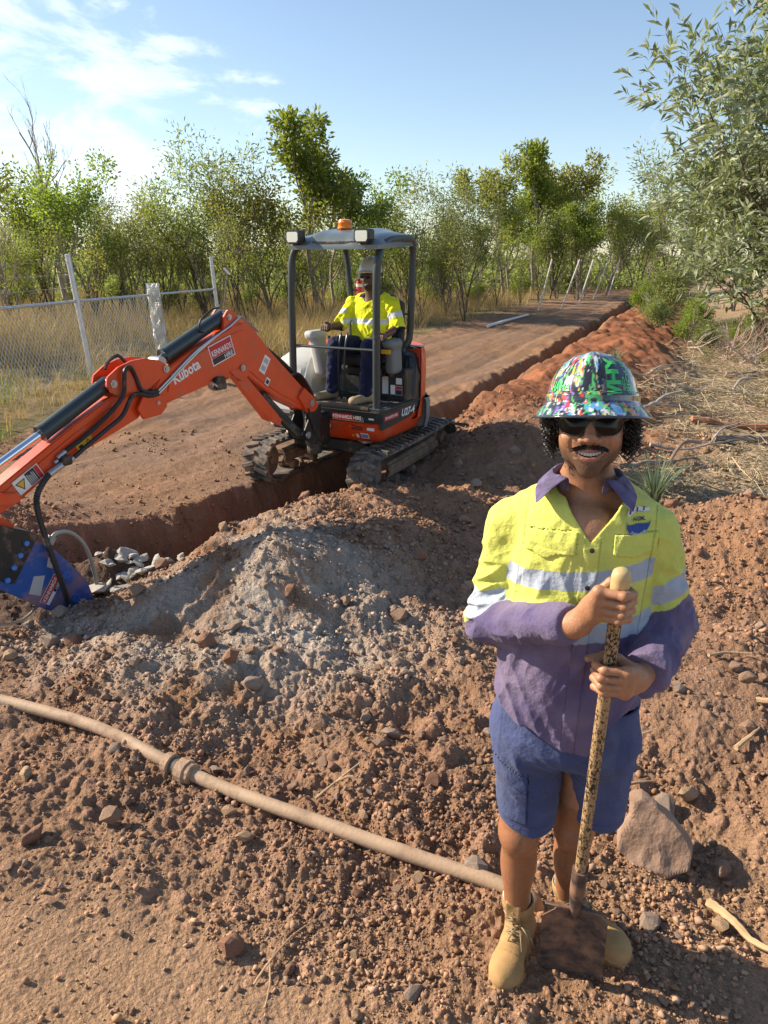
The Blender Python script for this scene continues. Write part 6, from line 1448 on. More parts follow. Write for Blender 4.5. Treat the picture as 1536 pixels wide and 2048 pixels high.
dt = [plant('dead', 0, px_x(128, 31), 31, hgt(185, 31), BASEH['dead'], 'bare dead tree with forked grey branches rising above the left trees', 'dead tree', None), plant('dead', 1, px_x(0, 24), 24, hgt(370, 24), BASEH['dead'], 'bare dead limbs reaching in at the left edge', 'dead tree', None),
      plant('dead', 1, px_x(870, 38), 38, hgt(330, 38), BASEH['dead'], 'leafless grey tree poking above the wattles right of the canopy', 'dead tree', None)]
nf = 0
for k in range(27):
    px = -60 + k * 51 + rt.uniform(-12, 12); Y = rt.uniform(31, 40) + max(0, px - 800) * .03; kind = rt.choice(['broad', 'wattle', 'wattle', 'tall']); i = rt.randrange(len(PROTO[kind]))
    plant(kind, i, px_x(px, Y), Y, hgt(rt.uniform(385, 445), Y), BASEH[kind], 'tree of the second row, half hidden deep in the belt', 'tree', 'trees deep in the belt')
for k in range(34):
    px = -40 + k * 37 + rt.uniform(-14, 14); Y = rt.uniform(22.5, 27) + max(0, px - 500) * .011 + max(0, px - 950) * .06; i = rt.randrange(3)
    plant('thin', i, px_x(px, Y), Y, hgt(rt.uniform(400, 470), Y), BASEH['thin'], 'slender sapling with bare stems at the front of the belt', 'sapling', 'saplings along the front of the belt')
plant('thin', 0, px_x(932, 26.5), 26.5, 3.9, BASEH['thin'], 'dark slender sapling standing forward of the belt beside the white conduit', 'sapling', None)
for k in range(15):
    px = -60 + k * 92 + rt.uniform(-14, 14); Y = rt.uniform(28, 34) + max(0, px - 500) * .015 + max(0, px - 950) * .06; i = rt.randrange(2)
    plant('shrub', i, px_x(px, Y), Y, rt.uniform(1.0, 1.9), BASEH['shrub'], 'leafy shrub in the undergrowth of the belt', 'shrub', 'undergrowth shrubs of the belt')
for k in range(12):   # far treeline behind everything
    px = 1000 + k * 62 + rt.uniform(-20, 20); Y = rt.uniform(58, 75); plant('broad', rt.randrange(3), px_x(px, Y), Y, hgt(rt.uniform(415, 450), Y), BASEH['broad'], 'far tree closing the end of the clearing', 'tree', 'far trees at the end of the clearing')
# belt going on to the left of the picture: it throws the long shade on the cleared strip
for k, (x, y, h) in enumerate([(-14.5, 17, 6.5), (-12, 20, 6)]): plant('broad', k % 3, x, y, h, BASEH['broad'], 'tree of the belt beyond the left edge of the picture', 'tree', 'belt trees outside the left edge')
# silver wattle on the right
def silver(name, seed, H, n, ln, wd, spread, lab):
    rng = np.random.RandomState(seed); segs, tips = [], []
    for s in range(5):
        a, b = grow(rng, H * rng.uniform(.8, 1.05), (rng.uniform(-.4, .3), rng.uniform(-.3, .3)), spread, 3, 6, .12, .06, .62, .13); segs += a; tips += b
    m = MB()
    for pts, rs in segs: m.tube(pts, rs, 6 if rs[0] > .02 else 4, caps=False)
    root = thing(name, lab, 'tree'); m.build('trunk', M_bark2, root, True, recalc=False)
    tp = np.array([list(p) for p, d in tips]); td = np.array([list(d) for p, d in tips]); k = rng.randint(0, len(tp), n // 6)
    P, D = [], []
    for i in k:       # leaves alternate along a twig
        d = td[i] + rng.normal(size=3) * .5; d /= np.linalg.norm(d); q = tp[i] + rng.normal(size=3) * .30
        for j in range(6):
            t = j / 6; u = rng.normal(size=3); s_ = np.cross(d, u); s_ /= np.linalg.norm(s_) + 1e-9; P.append(q + d * t * .34); D.append(d * .9 + s_ * .75 + np.array([0, 0, -.15]))
    P, D = np.array(P), np.array(D); link('crown', leaves_mesh('crown', P, D, ln, wd, rng), root, M_lf3); return root
sw = silver('silver_wattle', 71, 8.2, 23000, .27, .06, .95, 'big silver-leaved wattle overhanging the right side of the clearing')
sw.location = (9.2, 16.2, ground_z(9.2, 16.2) - .1)
sw2 = silver('silver_wattle', 72, 5.0, 7000, .24, .055, .9, 'smaller silver wattle low in front of the big one at the right edge'); sw2.location = (8.9, 15.0, ground_z(8.9, 15.0) - .2); sw2.scale = (.62, .62, .55)
for i, (px, Y, top, kd, lab) in enumerate([(1345, 27, 300, 'wattle', 'green wattle seen left of the big silver one'), (1400, 33, 330, 'broad', 'yellow-green tree glimpsed through the silver wattle'), (1480, 30, 250, 'wattle', 'wattle behind the silver one at the right'), (1560, 28, 240, 'wattle', 'wattle behind the silver one at the right edge')]):
    plant(kd, i % 2, px_x(px, Y), Y, hgt(top, Y), BASEH[kd], lab, 'tree', None)
for i, (px, Y, h) in enumerate([(1290, 24, 1.2), (1330, 20, .9), (1385, 19, .9), (1440, 18, .8), (1500, 17.5, .9), (1545, 17, 1.0), (1410, 21.5, 1.4), (1345, 25, 1.7)]):
    plant('shrub', i % 2, px_x(px, Y), Y, h, BASEH['shrub'], 'low green shrub under the silver wattle', 'shrub', 'shrubs under the silver wattle')
# ---------------- far scrub that closes the belt at the horizon
def scrub():
    rng = np.random.RandomState(13); n = 60000; X = rng.uniform(-45, 55, n); Y = 46 + rng.uniform(0, 14, n) + np.maximum(X - 12, 0) * .9 + np.maximum(X, 0) * .25
    hh = 2.0 + 1.6 * fbm2(X * .25, Y * .1, 3, 5) + .8 * fbm2(X * 1.3, Y * .6, 2, 6); Z = hh * rng.uniform(0, 1, n) ** .75
    P = np.stack([X, Y, Z], 1); D = rng.normal(size=(n, 3)); D[:, 2] *= .7
    tag(link('distant_scrub', leaves_mesh('distant_scrub', P, D, .34, .16, rng), None, M_lf2), kind='stuff')
scrub()
# ---------------- grass
def blades(name, X, Y, Hh, wd, mt, lean=.35, seed=1, kind='stuff', seg=3):
    rng = np.random.RandomState(seed); n = len(X); Z = np.zeros(n)
    for i in range(0, n, 40000): Z[i:i + 40000] = ground_zs(X[i:i + 40000], Y[i:i + 40000])
    a = rng.uniform(0, 6.28, n); b = rng.uniform(0, 6.28, n); ln_ = Hh * rng.uniform(.1, lean * 2, n); S = np.stack([np.cos(a), np.sin(a), 0 * a], 1) * (wd * .5); Dn = np.stack([np.cos(b), np.sin(b), 0 * b], 1)
    vs = []
    base = np.stack([X, Y, Z - .02], 1)
    for k in range(seg):
        t = k / (seg - 1); p = base + Dn * (ln_ * t ** 1.8)[:, None] + np.stack([0 * a, 0 * a, Hh * t * (1 - .15 * t)], 1); w_ = (1 - t) * .85 + .15
        vs += [p - S * w_, p + S * w_]
    V = np.stack(vs, 1).reshape(-1, 3); i = np.arange(n)[:, None] * (2 * seg); F = np.concatenate([i + [2 * k, 2 * k + 1, 2 * k + 3, 2 * k + 2] for k in range(seg - 1)], 0)
    o = link(name, np_mesh(name, V, F), None, mt); return tag(o, kind=kind)
rg = np.random.RandomState(9)
M_straw = leaf_mat('dry_grass', (.30, .20, .095), (.52, .40, .22), .3); M_gg = leaf_mat('green_grass', (.08, .13, .03), (.2, .25, .07), .35)
def scatter(n, f, tuft=10, sp=.12, x0=-20, x1=20, y0=8, y1=45):
    C0 = np.stack([rg.uniform(x0, x1, n * 3), rg.uniform(y0, y1, n * 3)], 1); C0 = C0[f(C0[:, 0], C0[:, 1]) > rg.uniform(0, 1, len(C0))][:n]
    P = np.repeat(C0, tuft, 0) + rg.normal(size=(len(C0) * tuft, 2)) * sp; return P[:, 0], P[:, 1]
def f_dry(X, Y):
    n, t = path_dist(X, Y, TRENCH); e = -4.3 + .5 * fbm2(X * .5, Y * .5, 3, 21); vis = np.abs(X) < Y * .62 + 1
    return sstep(e, e - 1.6, n) * vis * np.clip(.55 + .6 * fbm2(X * .35, Y * .35, 3, 33), 0, 1) * (1 - sstep(30, 46, Y) * .6)
gx_, gy_ = scatter(8500, f_dry, 11, .13); blades('dry_grass', gx_, gy_, rg.uniform(.35, 1.0, len(gx_)) * (.45 + .55 * sstep(11, 17, gy_)), .011, M_straw, .35, 3)
def f_green(X, Y):
    n, t = path_dist(X, Y, TRENCH); return sstep(-3.6, -4.6, n) * (np.abs(X) < Y * .6 + .5) * sstep(.0, .5, fbm2(X * .6 + 4, Y * .6, 3, 35)) * (1 - sstep(16, 20, Y))
gx_, gy_ = scatter(1500, f_green, 10, .09, -14, 2, 8, 20); blades('green_grass', gx_, gy_, rg.uniform(.1, .32, len(gx_)), .009, M_gg, .5, 4)
def f_right(X, Y):
    n, t = path_dist(X, Y, TRENCH); return sstep(3.0, 3.8, n) * (X < Y * .62 + 1) * (sstep(.12, .5, fbm2(X * .5 + 7, Y * .5, 3, 37)) * .8 + sstep(13, 18, Y) * .7)
gx_, gy_ = scatter(1500, f_right, 12, .10, 1, 14, 5, 26); blades('green_undergrowth', gx_, gy_, rg.uniform(.08, .30, len(gx_)), .014, M_gg, .6, 5)
# ---------------- dry litter of cut brush on the right
def sticks(name, X, Y, L_, r, mt, seed, zr=.08, tilt=.22):
    rng = np.random.RandomState(seed); n = len(X); Z = np.zeros(n)
    for i in range(0, n, 40000): Z[i:i + 40000] = ground_zs(X[i:i + 40000], Y[i:i + 40000])
    a = rng.normal(.35, 1.0, n); ti = rng.normal(0, tilt, n); D = np.stack([np.cos(a) * np.cos(ti), np.sin(a) * np.cos(ti), np.sin(ti)], 1); S = np.stack([-np.sin(a), np.cos(a), 0 * a], 1); U_2 = np.cross(D, S)
    c = np.stack([X, Y, Z + rng.uniform(0, zr, n) + np.abs(np.sin(ti)) * L_ * .4], 1); vs = []
    bend = rng.normal(0, .08, n) * L_
    for k, t in enumerate((-.5, 0, .5)):
        p = c + D * (L_ * t)[:, None] + S * (bend * (1 - 4 * t * t))[:, None]; rr = (r * (1 - .35 * (t + .5)))[:, None]
        for j in range(3): an = j * 2.094; vs.append(p + (S * math.cos(an) + U_2 * math.sin(an)) * rr)
    V = np.stack(vs, 1).reshape(-1, 3); i = np.arange(n)[:, None] * 9; F = np.concatenate([i + [k * 3 + j, k * 3 + (j + 1) % 3, k * 3 + 3 + (j + 1) % 3, k * 3 + 3 + j] for k in (0, 1) for j in range(3)], 0)
    o = link(name, np_mesh(name, V, F), None, mt); return tag(o, kind='stuff')
M_litter = mat('dry_litter', (.46, .37, .235), .85, island=.5)
def f_lit(X, Y):
    n, t = path_dist(X, Y, TRENCH); s, l, g, sm = zones(X, Y, n); return l * (X < Y * .62 + 1) * (1 - sstep(17, 22, Y)) * np.clip(.45 + 1.2 * fbm2(X * .9, Y * .9, 3, 39), .05, 1)
lx, ly = scatter(9000, f_lit, 3, .2, 1, 12, 4.8, 20); sticks('dry_litter', lx, ly, rg.uniform(.06, .45, len(lx)), rg.uniform(.0015, .006, len(lx)), M_litter, 6)
# ---------------------------------------------------------------- rocks, gravel, sticks
def rock_mesh(name, seed, pts=16, rough=.05, sub=2, flat=(1, 1, 1)):
    rng = np.random.RandomState(seed); bm = bmesh.new()
    for i in range(pts): v = rng.normal(size=3); v /= np.linalg.norm(v); bm.verts.new(v * np.array(flat) * rng.uniform(.85, 1.05) * .5)
    r = bmesh.ops.convex_hull(bm, input=bm.verts); bmesh.ops.delete(bm, geom=[e for e in r['geom_interior'] if isinstance(e, bmesh.types.BMVert)], context='VERTS')
    if sub:
        bmesh.ops.bevel(bm, geom=list(bm.edges), offset=.045, segments=1, affect='EDGES', clamp_overlap=True)
        bmesh.ops.triangulate(bm, faces=bm.faces); bmesh.ops.subdivide_edges(bm, edges=bm.edges, cuts=sub, use_grid_fill=True)
        co = np.array([v.co[:] for v in bm.verts]); d = fbm3(co[:, 0] * 4 + seed, co[:, 1] * 4, co[:, 2] * 4, 4) * rough; d += rough * .7 * fbm3(co[:, 0] * 13 + seed, co[:, 1] * 13, co[:, 2] * 13, 3)
        for v, dd in zip(bm.verts, d): v.co *= 1 + dd
    me = bpy.data.meshes.new(name); bm.to_mesh(me); bm.free(); return me
M_rocks = [mat('brown_stone', (.28, .175, .115), .9, noise=.25, nscale=20, bump=.006, bscale=45, dirt=(.26, .155, .10), dirtamt=.4, dscale=9), mat('grey_stone', (.30, .225, .17), .88, noise=.2, nscale=18, bump=.006, bscale=45, dirt=(.27, .16, .10), dirtamt=.4, dscale=9), mat('red_stone', (.25, .125, .075), .9, noise=.25, nscale=20, bump=.006, bscale=45, dirt=(.27, .16, .10), dirtamt=.4, dscale=9), mat('ochre_stone', (.38, .25, .14), .85, noise=.2, nscale=15, bump=.005, bscale=40, dirt=(.27, .16, .10), dirtamt=.4, dscale=9)]
M_rubble = mat('pale_rubble', (.40, .38, .33), .85, noise=.15, nscale=14, bump=.004, bscale=40)
RM = [rock_mesh('rock', 100 + i, 15 + i % 5, .07, 2, (1, rt.uniform(.65, .95), rt.uniform(.5, .85))) for i in range(12)]
rms = {}
def rock(x, y, s, mi, idx, label=None, group='loose rocks on the dug soil', sink=.25, rot=None, name='rock', sc=(1, 1, 1), m_=None):
    key = (idx % 12, mi if m_ is None else m_.name)
    if key not in rms: me = RM[idx % 12].copy(); me.materials.clear(); me.materials.append(M_rocks[mi] if m_ is None else m_); rms[key] = me
    o = bpy.data.objects.new(name, rms[key]); C.objects.link(o); o.scale = (s * sc[0], s * sc[1], s * sc[2]); o.rotation_euler = rot or (rt.uniform(-.5, .5), rt.uniform(-.5, .5), rt.uniform(0, 6.28))
    o.location = (x, y, ground_z(x, y) + s * sc[2] * (.5 - sink) * .7); return tag(o, label or 'loose stone lying on the dug soil', 'rock', group)
# named larger rocks: x, y, size, material, label
BIG = [(1.10, 2.42, .085, 0, 'fist-sized round rock just above the big pale slab'), (1.24, 2.36, .12, 3, 'wide crumbly rock right of the round rock above the slab'), (.80, 2.20, .05, 1, 'small grey rock left of the big slab'), (1.13, 1.78, .06, 3, 'pale flat stone lying between the boots and the thick stick'), (.40, 1.42, .04, 3, 'small pale angular stone at the toe of the left boot'),
       (-.02, 2.62, .09, 0, 'brown rock just above the pipe near its middle'), (.20, 2.45, .085, 2, 'reddish rock above the pipe left of the worker'), (-.15, 3.15, .08, 0, 'brown stone low on the bank above the middle of the pipe'), (.12, 3.2, .08, 1, 'grey stone beside the brown one low on the bank'), (-.95, 3.35, .10, 2, 'red rock in the grey dust of the bank'), (-.55, 3.75, .11, 2, 'big red-brown rock near the top of the bank'),
       (-.62, 2.28, .07, 3, 'pale yellow stone just below the pipe coupling'), (-1.35, 1.98, .05, 0, 'small stone alone on the smooth patch at the left'), (-.30, 1.62, .05, 2, 'small red stone by the forked twig'), (-.62, 1.16, .04, 3, 'pale pointed stone standing on the soft crumbs at the bottom left'), (.12, 1.25, .035, 3, 'upright little stone at the bottom middle'), (-.95, 1.09, .05, 0, 'rounded stone among crumbs at the bottom left corner'), (-1.02, 1.22, .045, 2, 'brown lump above the rounded stone at the bottom left'),
       (.12, 1.95, .05, 3, 'flat ochre chip below the pipe'), (1.72, 3.02, .08, 0, 'cracked brown clod right of the worker'), (1.84, 2.96, .07, 0, 'cracked clod beside the larger one right of the worker'), (1.62, 2.66, .07, 0, 'brown stone in the small hollow right of the worker'), (2.15, 3.6, .09, 1, 'grey stone on the slope right of the worker'), (3.0, 4.55, .12, 3, 'pink stone on the sunlit crest at the right edge'), (2.45, 4.75, .09, 3, 'ochre stone on the crest right of the worker'), (1.42, 1.52, .05, 1, 'small stone at the lower right edge'), (1.55, 2.05, .06, 3, 'light stone at the right edge above the stick'), (-1.9, 3.55, .13, 1, 'flat pale slab at the foot of the bank above the pipe, left'), (-2.05, 3.4, .1, 3, 'yellowish block at the left above the pipe')]
for i, (x, y, s, mi, lab) in enumerate(BIG): rock(x, y, s * 1.15, mi, i, lab, None, .2)
# big slab right of the shovel
bm_me = rock_mesh('boulder', 777, 13, .05, 3, (1, .6, .8)); bm_me.materials.append(mat('pale_slab', (.27, .17, .115), .8, noise=.22, nscale=7, bump=.008, bscale=30, dirt=(.30, .20, .15), dirtamt=.3, dscale=6))
m = MB()
SL = [(-.125, -.02), (-.115, .05), (-.085, .10), (-.09, .17), (-.06, .185), (-.01, .165), (.05, .125), (.10, .08), (.13, .04), (.12, -.03), (.05, -.07), (-.06, -.06)]
m.prism(SL, (0, 0, 0), (1, 0, 0), V3((0, .45, .9)).normalized(), V3((0, .9, -.45)).normalized(), -.02, .09)
me_o = m.build('boulder', bm_me.materials[0], None); me = me_o.data; b_ = bmesh.new(); b_.from_mesh(me); bmesh.ops.triangulate(b_, faces=b_.faces)
for _ in range(4): bmesh.ops.subdivide_edges(b_, edges=[e for e in b_.edges if e.calc_length() > .016], cuts=1, use_grid_fill=True); bmesh.ops.triangulate(b_, faces=b_.faces)
for _ in range(2): bmesh.ops.smooth_vert(b_, verts=b_.verts, factor=.35, use_axis_x=True, use_axis_y=True, use_axis_z=True)
b_.normal_update(); co = np.array([v.co[:] for v in b_.verts])
qx = np.floor(co[:, 0] * 16 + 1.5 * fbm3(co[:, 0] * 9, co[:, 1] * 9, co[:, 2] * 9, 3)) * .5
d = .008 * fbm3(co[:, 0] * 16, co[:, 1] * 16, co[:, 2] * 16, 4) + .010 * (1 - np.abs(fbm3(co[:, 0] * 7 + 3, co[:, 1] * 7, co[:, 2] * 7, 2)) * 3)
for v, dd in zip(b_.verts, d): v.co += v.normal * dd
b_.to_mesh(me); b_.free(); me_o.location = (.985, 2.03, ground_z(.985, 2.03) + .05); me_o.rotation_euler = (0, 0, -.35); tag(me_o, 'big angular pale pinkish rock slab behind the shovel, right of the worker', 'rock')
# rubble by the hammer
k = 0
for i in range(44):
    u, v = rt.gauss(0, .22), rt.gauss(0, .13); x = -1.82 + u; y = 4.72 + .5 * u + v; s = rt.uniform(.07, .17)
    rock(x, y, s * (1.9 if i in (3,) else 1), 1, i + 3, 'pale grey broken rock in the rubble beside the hammer tip', 'pale rubble pieces beside the hammer', .15, name='rubble_block', sc=(1.2, .9, .6), m_=M_rubble)
# scattered counted stones
def bank_d(x, y): return 1
cnt = 0
while cnt < 232:
    r = math.exp(rt.uniform(math.log(1.0), math.log(8.5))); a = rt.uniform(-.56, .56); x, y = r * math.sin(a), r * math.cos(a)
    n_ = path_dist(np.array([x]), np.array([y]), TRENCH)[0][0]
    if n_ < .2 or math.hypot(x - .5, y - 1.65) < .33: continue
    sm = zones(np.array([x]), np.array([y]), np.array([n_]))[3][0]
    if rt.random() < sm * 1.1: continue
    s = min(.012 * r ** .7 / rt.uniform(.08, 1) ** .66 * 1.7, .10 + .006 * r); mi = rt.choices([0, 1, 2, 3], [5, 2.2, 1.6, 1.6])[0]; rock(x, y, s, mi, cnt); cnt += 1
# gravel: one object of many small crumbs
def gravel():
    rng = np.random.RandomState(77); bases = []
    for s in range(14):
        me = rock_mesh('g', 500 + s, 11, 0, 0, (1, rng.uniform(.7, 1), rng.uniform(.6, .95))); v = np.array([q.co[:] for q in me.vertices]); f = np.array([list(p.vertices) for p in me.polygons if len(p.vertices) == 3]); bases.append((v, f)); bpy.data.meshes.remove(me)
    N = 110000; r = np.exp(rng.uniform(math.log(.75), math.log(9.5), N)); a = rng.uniform(-.62, .62, N); X, Y = r * np.sin(a), r * np.cos(a); n, t = path_dist(X, Y, TRENCH); st, li, gr, sm = zones(X, Y, n)
    cl = np.clip(.5 + 1.1 * fbm2(X * 2.2, Y * 2.2, 3, 66), .04, 1); corner = .9 * gauss(X, Y, -.95, 1.0, .55, .28)
    keep = rng.uniform(0, 1, N) < np.clip((1 - sm * .82) * cl * (1 - gr) + corner, 0, 1) * (1 - .6 * (np.abs(n) < .4)); keep &= np.hypot(X - .47, Y - 1.66) > .16
    X, Y, r = X[keep], Y[keep], r[keep]; N = len(X); S = .0040 * r ** .62 / rng.uniform(.03, 1, N) ** .55; S = np.minimum(S * (1 + 1.2 * corner[keep]), .03 + .004 * r)
    Z, cols = ground_full(X, Y); Z = Z + S * .25; A = rng.uniform(0, 6.28, (N, 3)); tint = (rng.uniform(.72, 1.35, (N, 1)) * np.array([1, 1, 1]) * (1 + rng.uniform(-.06, .10, (N, 1)) * np.array([-1, 0, 1.6]))); Vs, Fs, Cs = [], [], []; off = 0; which = rng.randint(0, 14, N)
    for b in range(14):
        k = np.where(which == b)[0]; v, f = bases[b]; ca, sa, cb, sb = np.cos(A[k, 0]), np.sin(A[k, 0]), np.cos(A[k, 1]), np.sin(A[k, 1])
        x, y, z = (v[None, :, i] * S[k][:, None] for i in range(3)); y2 = y * cb[:, None] - z * sb[:, None]; z2 = y * sb[:, None] + z * cb[:, None]; x3 = x * ca[:, None] - y2 * sa[:, None]; y3 = x * sa[:, None] + y2 * ca[:, None]
        Vs.append(np.stack([x3 + X[k][:, None], y3 + Y[k][:, None], z2 + Z[k][:, None]], -1).reshape(-1, 3)); Cs.append(np.repeat(cols[k] * tint[k], len(v), 0)); Fs.append((f[None] + (np.arange(len(k)) * len(v))[:, None, None]).reshape(-1, 3) + off); off += len(k) * len(v)
    me = np_mesh('gravel', np.concatenate(Vs), np.concatenate(Fs), np.clip(np.concatenate(Cs), .02, .8)); o = link('gravel', me, None, mat('crumbs', vcol=True, rough=.95, spec=.15)); tag(o, kind='stuff')
gravel()
# ---------------- water pipe with coupling
def pipe_pts(pts, n=10, lift=.03, smooth=5):
    P = spline([(x, y, 0) for x, y in pts], n); z = [np.mean([ground_z(p.x + dx, p.y + dy) for dx, dy in ((0, 0), (.12, .05), (-.12, -.05), (.05, -.1), (-.05, .1))]) for p in P]
    z = np.array(z); k = np.ones(smooth) / smooth; z = np.convolve(np.pad(z, smooth // 2, mode='edge'), k, 'valid')[:len(P)]
    return [V3((p.x, p.y, zz + lift)) for p, zz in zip(P, z)]
PT = pipe_pts(PIPE, 10, .024, 15); PT[-1].z -= .03; PT[-2].z -= .012
pp = thing('water_pipe', 'long dusty poly pipe with a coupling lying across the foreground soil', 'pipe')
m = MB(); m.tube(PT, .0275, 24); m.build('pipe_length', mat('dusty_poly', (.40, .275, .175), .7, noise=.18, nscale=5, dirt=(.21, .125, .08), dirtamt=.42, dscale=7, bump=.002, bscale=60), pp, True)
jc = min(range(len(PT)), key=lambda i: (PT[i] - V3((-.83, 2.56, PT[i].z))).length); pj = PT[jc]; dj = (PT[jc + 2] - PT[jc - 2]).normalized()
M_cp = mat('muddy_coupling', (.34, .22, .14), .85, noise=.3, nscale=25, bump=.006, bscale=40)
m = MB(); m.disc(pj - dj * .075, dj, [(0, .034), (.0, .044), (.035, .047), (.04, .036)], 16); m.build('nut', M_cp, pp)
m = MB(); m.disc(pj - dj * .04, dj, [(0, .036), (.04, .036)], 20); m.build('coupling_body', mat('dusty_black', (.10, .085, .07), .7), pp, True)
m = MB(); m.disc(pj - dj * .0, dj, [(0, .040), (.004, .050), (.05, .052), (.058, .046), (.075, .045), (.08, .034)], 11); m.build('nut', M_cp, pp)
# ---------------- sticks
M_stick = mat('dry_stick', (.42, .28, .16), .85, noise=.25, nscale=14, bump=.003, bscale=50)
def stick(label, pts, r, fork=None, name='stick', cat='stick', group=None, mt=None):
    jt = 1 if name != 'stick' else .25
    P = []
    for x, y, dz in pts: P.append((x, y, ground_z(x, y) + dz))
    m = MB(); q = spline(P, 6); q = [p + V3((rt.gauss(0, r * .25 * jt), rt.gauss(0, r * .25 * jt), rt.gauss(0, r * .2 * jt))) for p in q]; m.tube(q, [lerp(r, r * .45, i / (len(q) - 1)) * (1 + .3 * jt * rt.uniform(-1, 1)) for i in range(len(q))], 7)
    if fork:
        F_ = [(x, y, ground_z(x, y) + dz) for x, y, dz in fork]; m.tube(spline(F_, 5), r * .7, 6)
    return tag(m.build(name, mt or M_stick, None, True), label, cat, group)
stick('thick peeled stick lying at the right near the shovel', [(1.13, 1.87, .02), (1.17, 1.80, .03), (1.20, 1.72, .03), (1.245, 1.66, .04)], .019, mt=mat('peeled_stick', (.50, .33, .17), .7, noise=.15, nscale=14))
stick('thin forked twig on the smooth soil in the lower middle', [(-.40, 1.57, .006), (-.36, 1.63, .012), (-.30, 1.72, .012), (-.24, 1.79, .01)], .004, [(-.36, 1.63, .012), (-.35, 1.57, .01), (-.355, 1.50, .0)])
stick('curved bare twig arching up beside the worker at the right', [(.98, 2.45, .0), (1.02, 2.52, .06), (1.10, 2.60, .10), (1.20, 2.63, .09)], .005)
stick('short stick lying right behind the shorts', [(.92, 2.38, .02), (1.02, 2.40, .03), (1.13, 2.43, .02)], .010)
stick('broken wooden chip at the right edge', [(1.52, 2.55, .02), (1.60, 2.60, .02), (1.66, 2.64, .02)], .012)
stick('bent root poking out at the right edge of the slope', [(1.72, 2.80, .01), (1.82, 2.76, .05), (1.95, 2.84, .07), (2.05, 2.86, .05)], .016)
stick('straight stick on the bank right of the worker', [(1.62, 3.1, .03), (1.72, 3.14, .03), (1.84, 3.12, .02)], .009)
stick('dry stick beside the pipe above its middle', [(-.28, 2.34, .02), (-.20, 2.40, .04), (-.10, 2.46, .05)], .007, [(-.20, 2.40, .04), (-.14, 2.39, .05), (-.10, 2.37, .03)])
stick('slim twig below the slab at the right', [(.66, 1.35, .01), (.74, 1.33, .015), (.82, 1.36, .01)], .004)
M_log = mat('weathered_log', (.27, .19, .14), .9, noise=.35, nscale=9, bump=.01, bscale=25); M_rlog = mat('red_log', (.33, .15, .08), .9, noise=.35, nscale=9, bump=.01, bscale=25)
LG = [('long reddish log lying in the cut brush at the right edge', (3.9, 8.9), (6.6, 9.0), .055, M_rlog), ('grey log below the reddish one at the right edge', (3.9, 8.1), (6.8, 8.35), .04, M_log), ('long grey plank-like limb near the green tuft', (2.65, 5.55), (4.6, 6.6), .032, M_log), ('thin pale limb pointing to the hard hat from the right', (2.9, 7.6), (4.6, 8.2), .018, M_dead), ('pale bark strip right of the hard hat', (2.9, 8.9), (4.2, 9.6), .03, M_dead), ('weathered limb above the green tuft', (2.35, 6.7), (3.4, 7.3), .028, M_log), ('grey limb further back in the cut brush', (4.5, 11), (6.6, 11.6), .035, M_dead), ('bleached branch lying along the orange spoil', (3.6, 10.4), (4.8, 12.2), .022, M_dead), ('dark branch in the litter under the silver wattle', (6.2, 13), (8.6, 13.5), .06, M_log)]
for lab, a, b, r_, mt in LG:
    pts = [(lerp(a[0], b[0], t) + rt.uniform(-.06, .06), lerp(a[1], b[1], t) + rt.uniform(-.08, .08), r_ * .8 + .03) for t in (0, .25, .5, .75, 1)]; f = [pts[2], (pts[2][0] + .25, pts[2][1] + .3, .16), (pts[2][0] + .5, pts[2][1] + .45, .2)]
    stick(lab, pts, r_, f, 'fallen_limb', 'fallen limb', None, mt)
# tangle of dead branches beneath the wattle
br = tree_proto('dead_branch', 91, 2.4, (.4, 0), .7, None, M_dead, 0, 0, 0, 0, levels=3, nlimb=6, split=.1, r0=.03, up=.7, wig=.18); br2 = tree_proto('dead_branch', 93, 2.6, (.3, .2), .8, None, mat('pinkish_dead_wood', (.38, .26, .22), .9, noise=.2), 0, 0, 0, 0, levels=3, nlimb=6, split=.1, r0=.03, up=.7, wig=.18)
for i, (px, Y) in enumerate([(1400, 17.5), (1450, 16.5), (1490, 16), (1530, 15.5), (1560, 16.5), (1430, 18.5), (1380, 19), (1500, 17.5), (1470, 15.2), (1340, 20.5), (1515, 14.6), (1555, 14.2)]):
    o = (br if i == 0 else br2 if i == 1 else copy_tree(br if i % 2 else br2)); x = px_x(px, Y); o.location = (x, Y, ground_z(x, Y) + .05); o.rotation_euler = (rt.uniform(.7, 1.4), rt.uniform(-.3, .3), rt.uniform(0, 6.28)); o.scale = (.75,) * 3
    tag(o, '', 'dead branch', 'dead branches heaped under the silver wattle'); PLANTED.append((o, x, Y))
# green tufts
def tuft(x, y, n, h, label, seed):
    rng = np.random.RandomState(seed); a = rng.uniform(0, 6.28, n); L_ = h * rng.uniform(.5, 1.1, n); out = rng.uniform(.15, .75, n); m = MB(); z0 = ground_z(x, y)
    for i in range(n):
        d = V3((math.cos(a[i]), math.sin(a[i]), 0)); s = V3((-d.y, d.x, 0)) * .006; b = V3((x, y, z0)) + d * .04 * out[i]; ps = [b + d * (L_[i] * out[i] * t ** 1.5) + V3((0, 0, L_[i] * (t - .45 * out[i] * t * t))) for t in (0, .35, .7, 1)]
        m.add([q + s * k * (1 - .8 * j / 3) for j, q in enumerate(ps) for k in (-1, 1)], [(2 * j, 2 * j + 1, 2 * j + 3, 2 * j + 2) for j in range(3)])
    return tag(m.build('grass_tuft', mat('blue_green_grass', (.20, .27, .15), .6, island=.4, trans=.3), None, recalc=False), label, 'grass tuft')
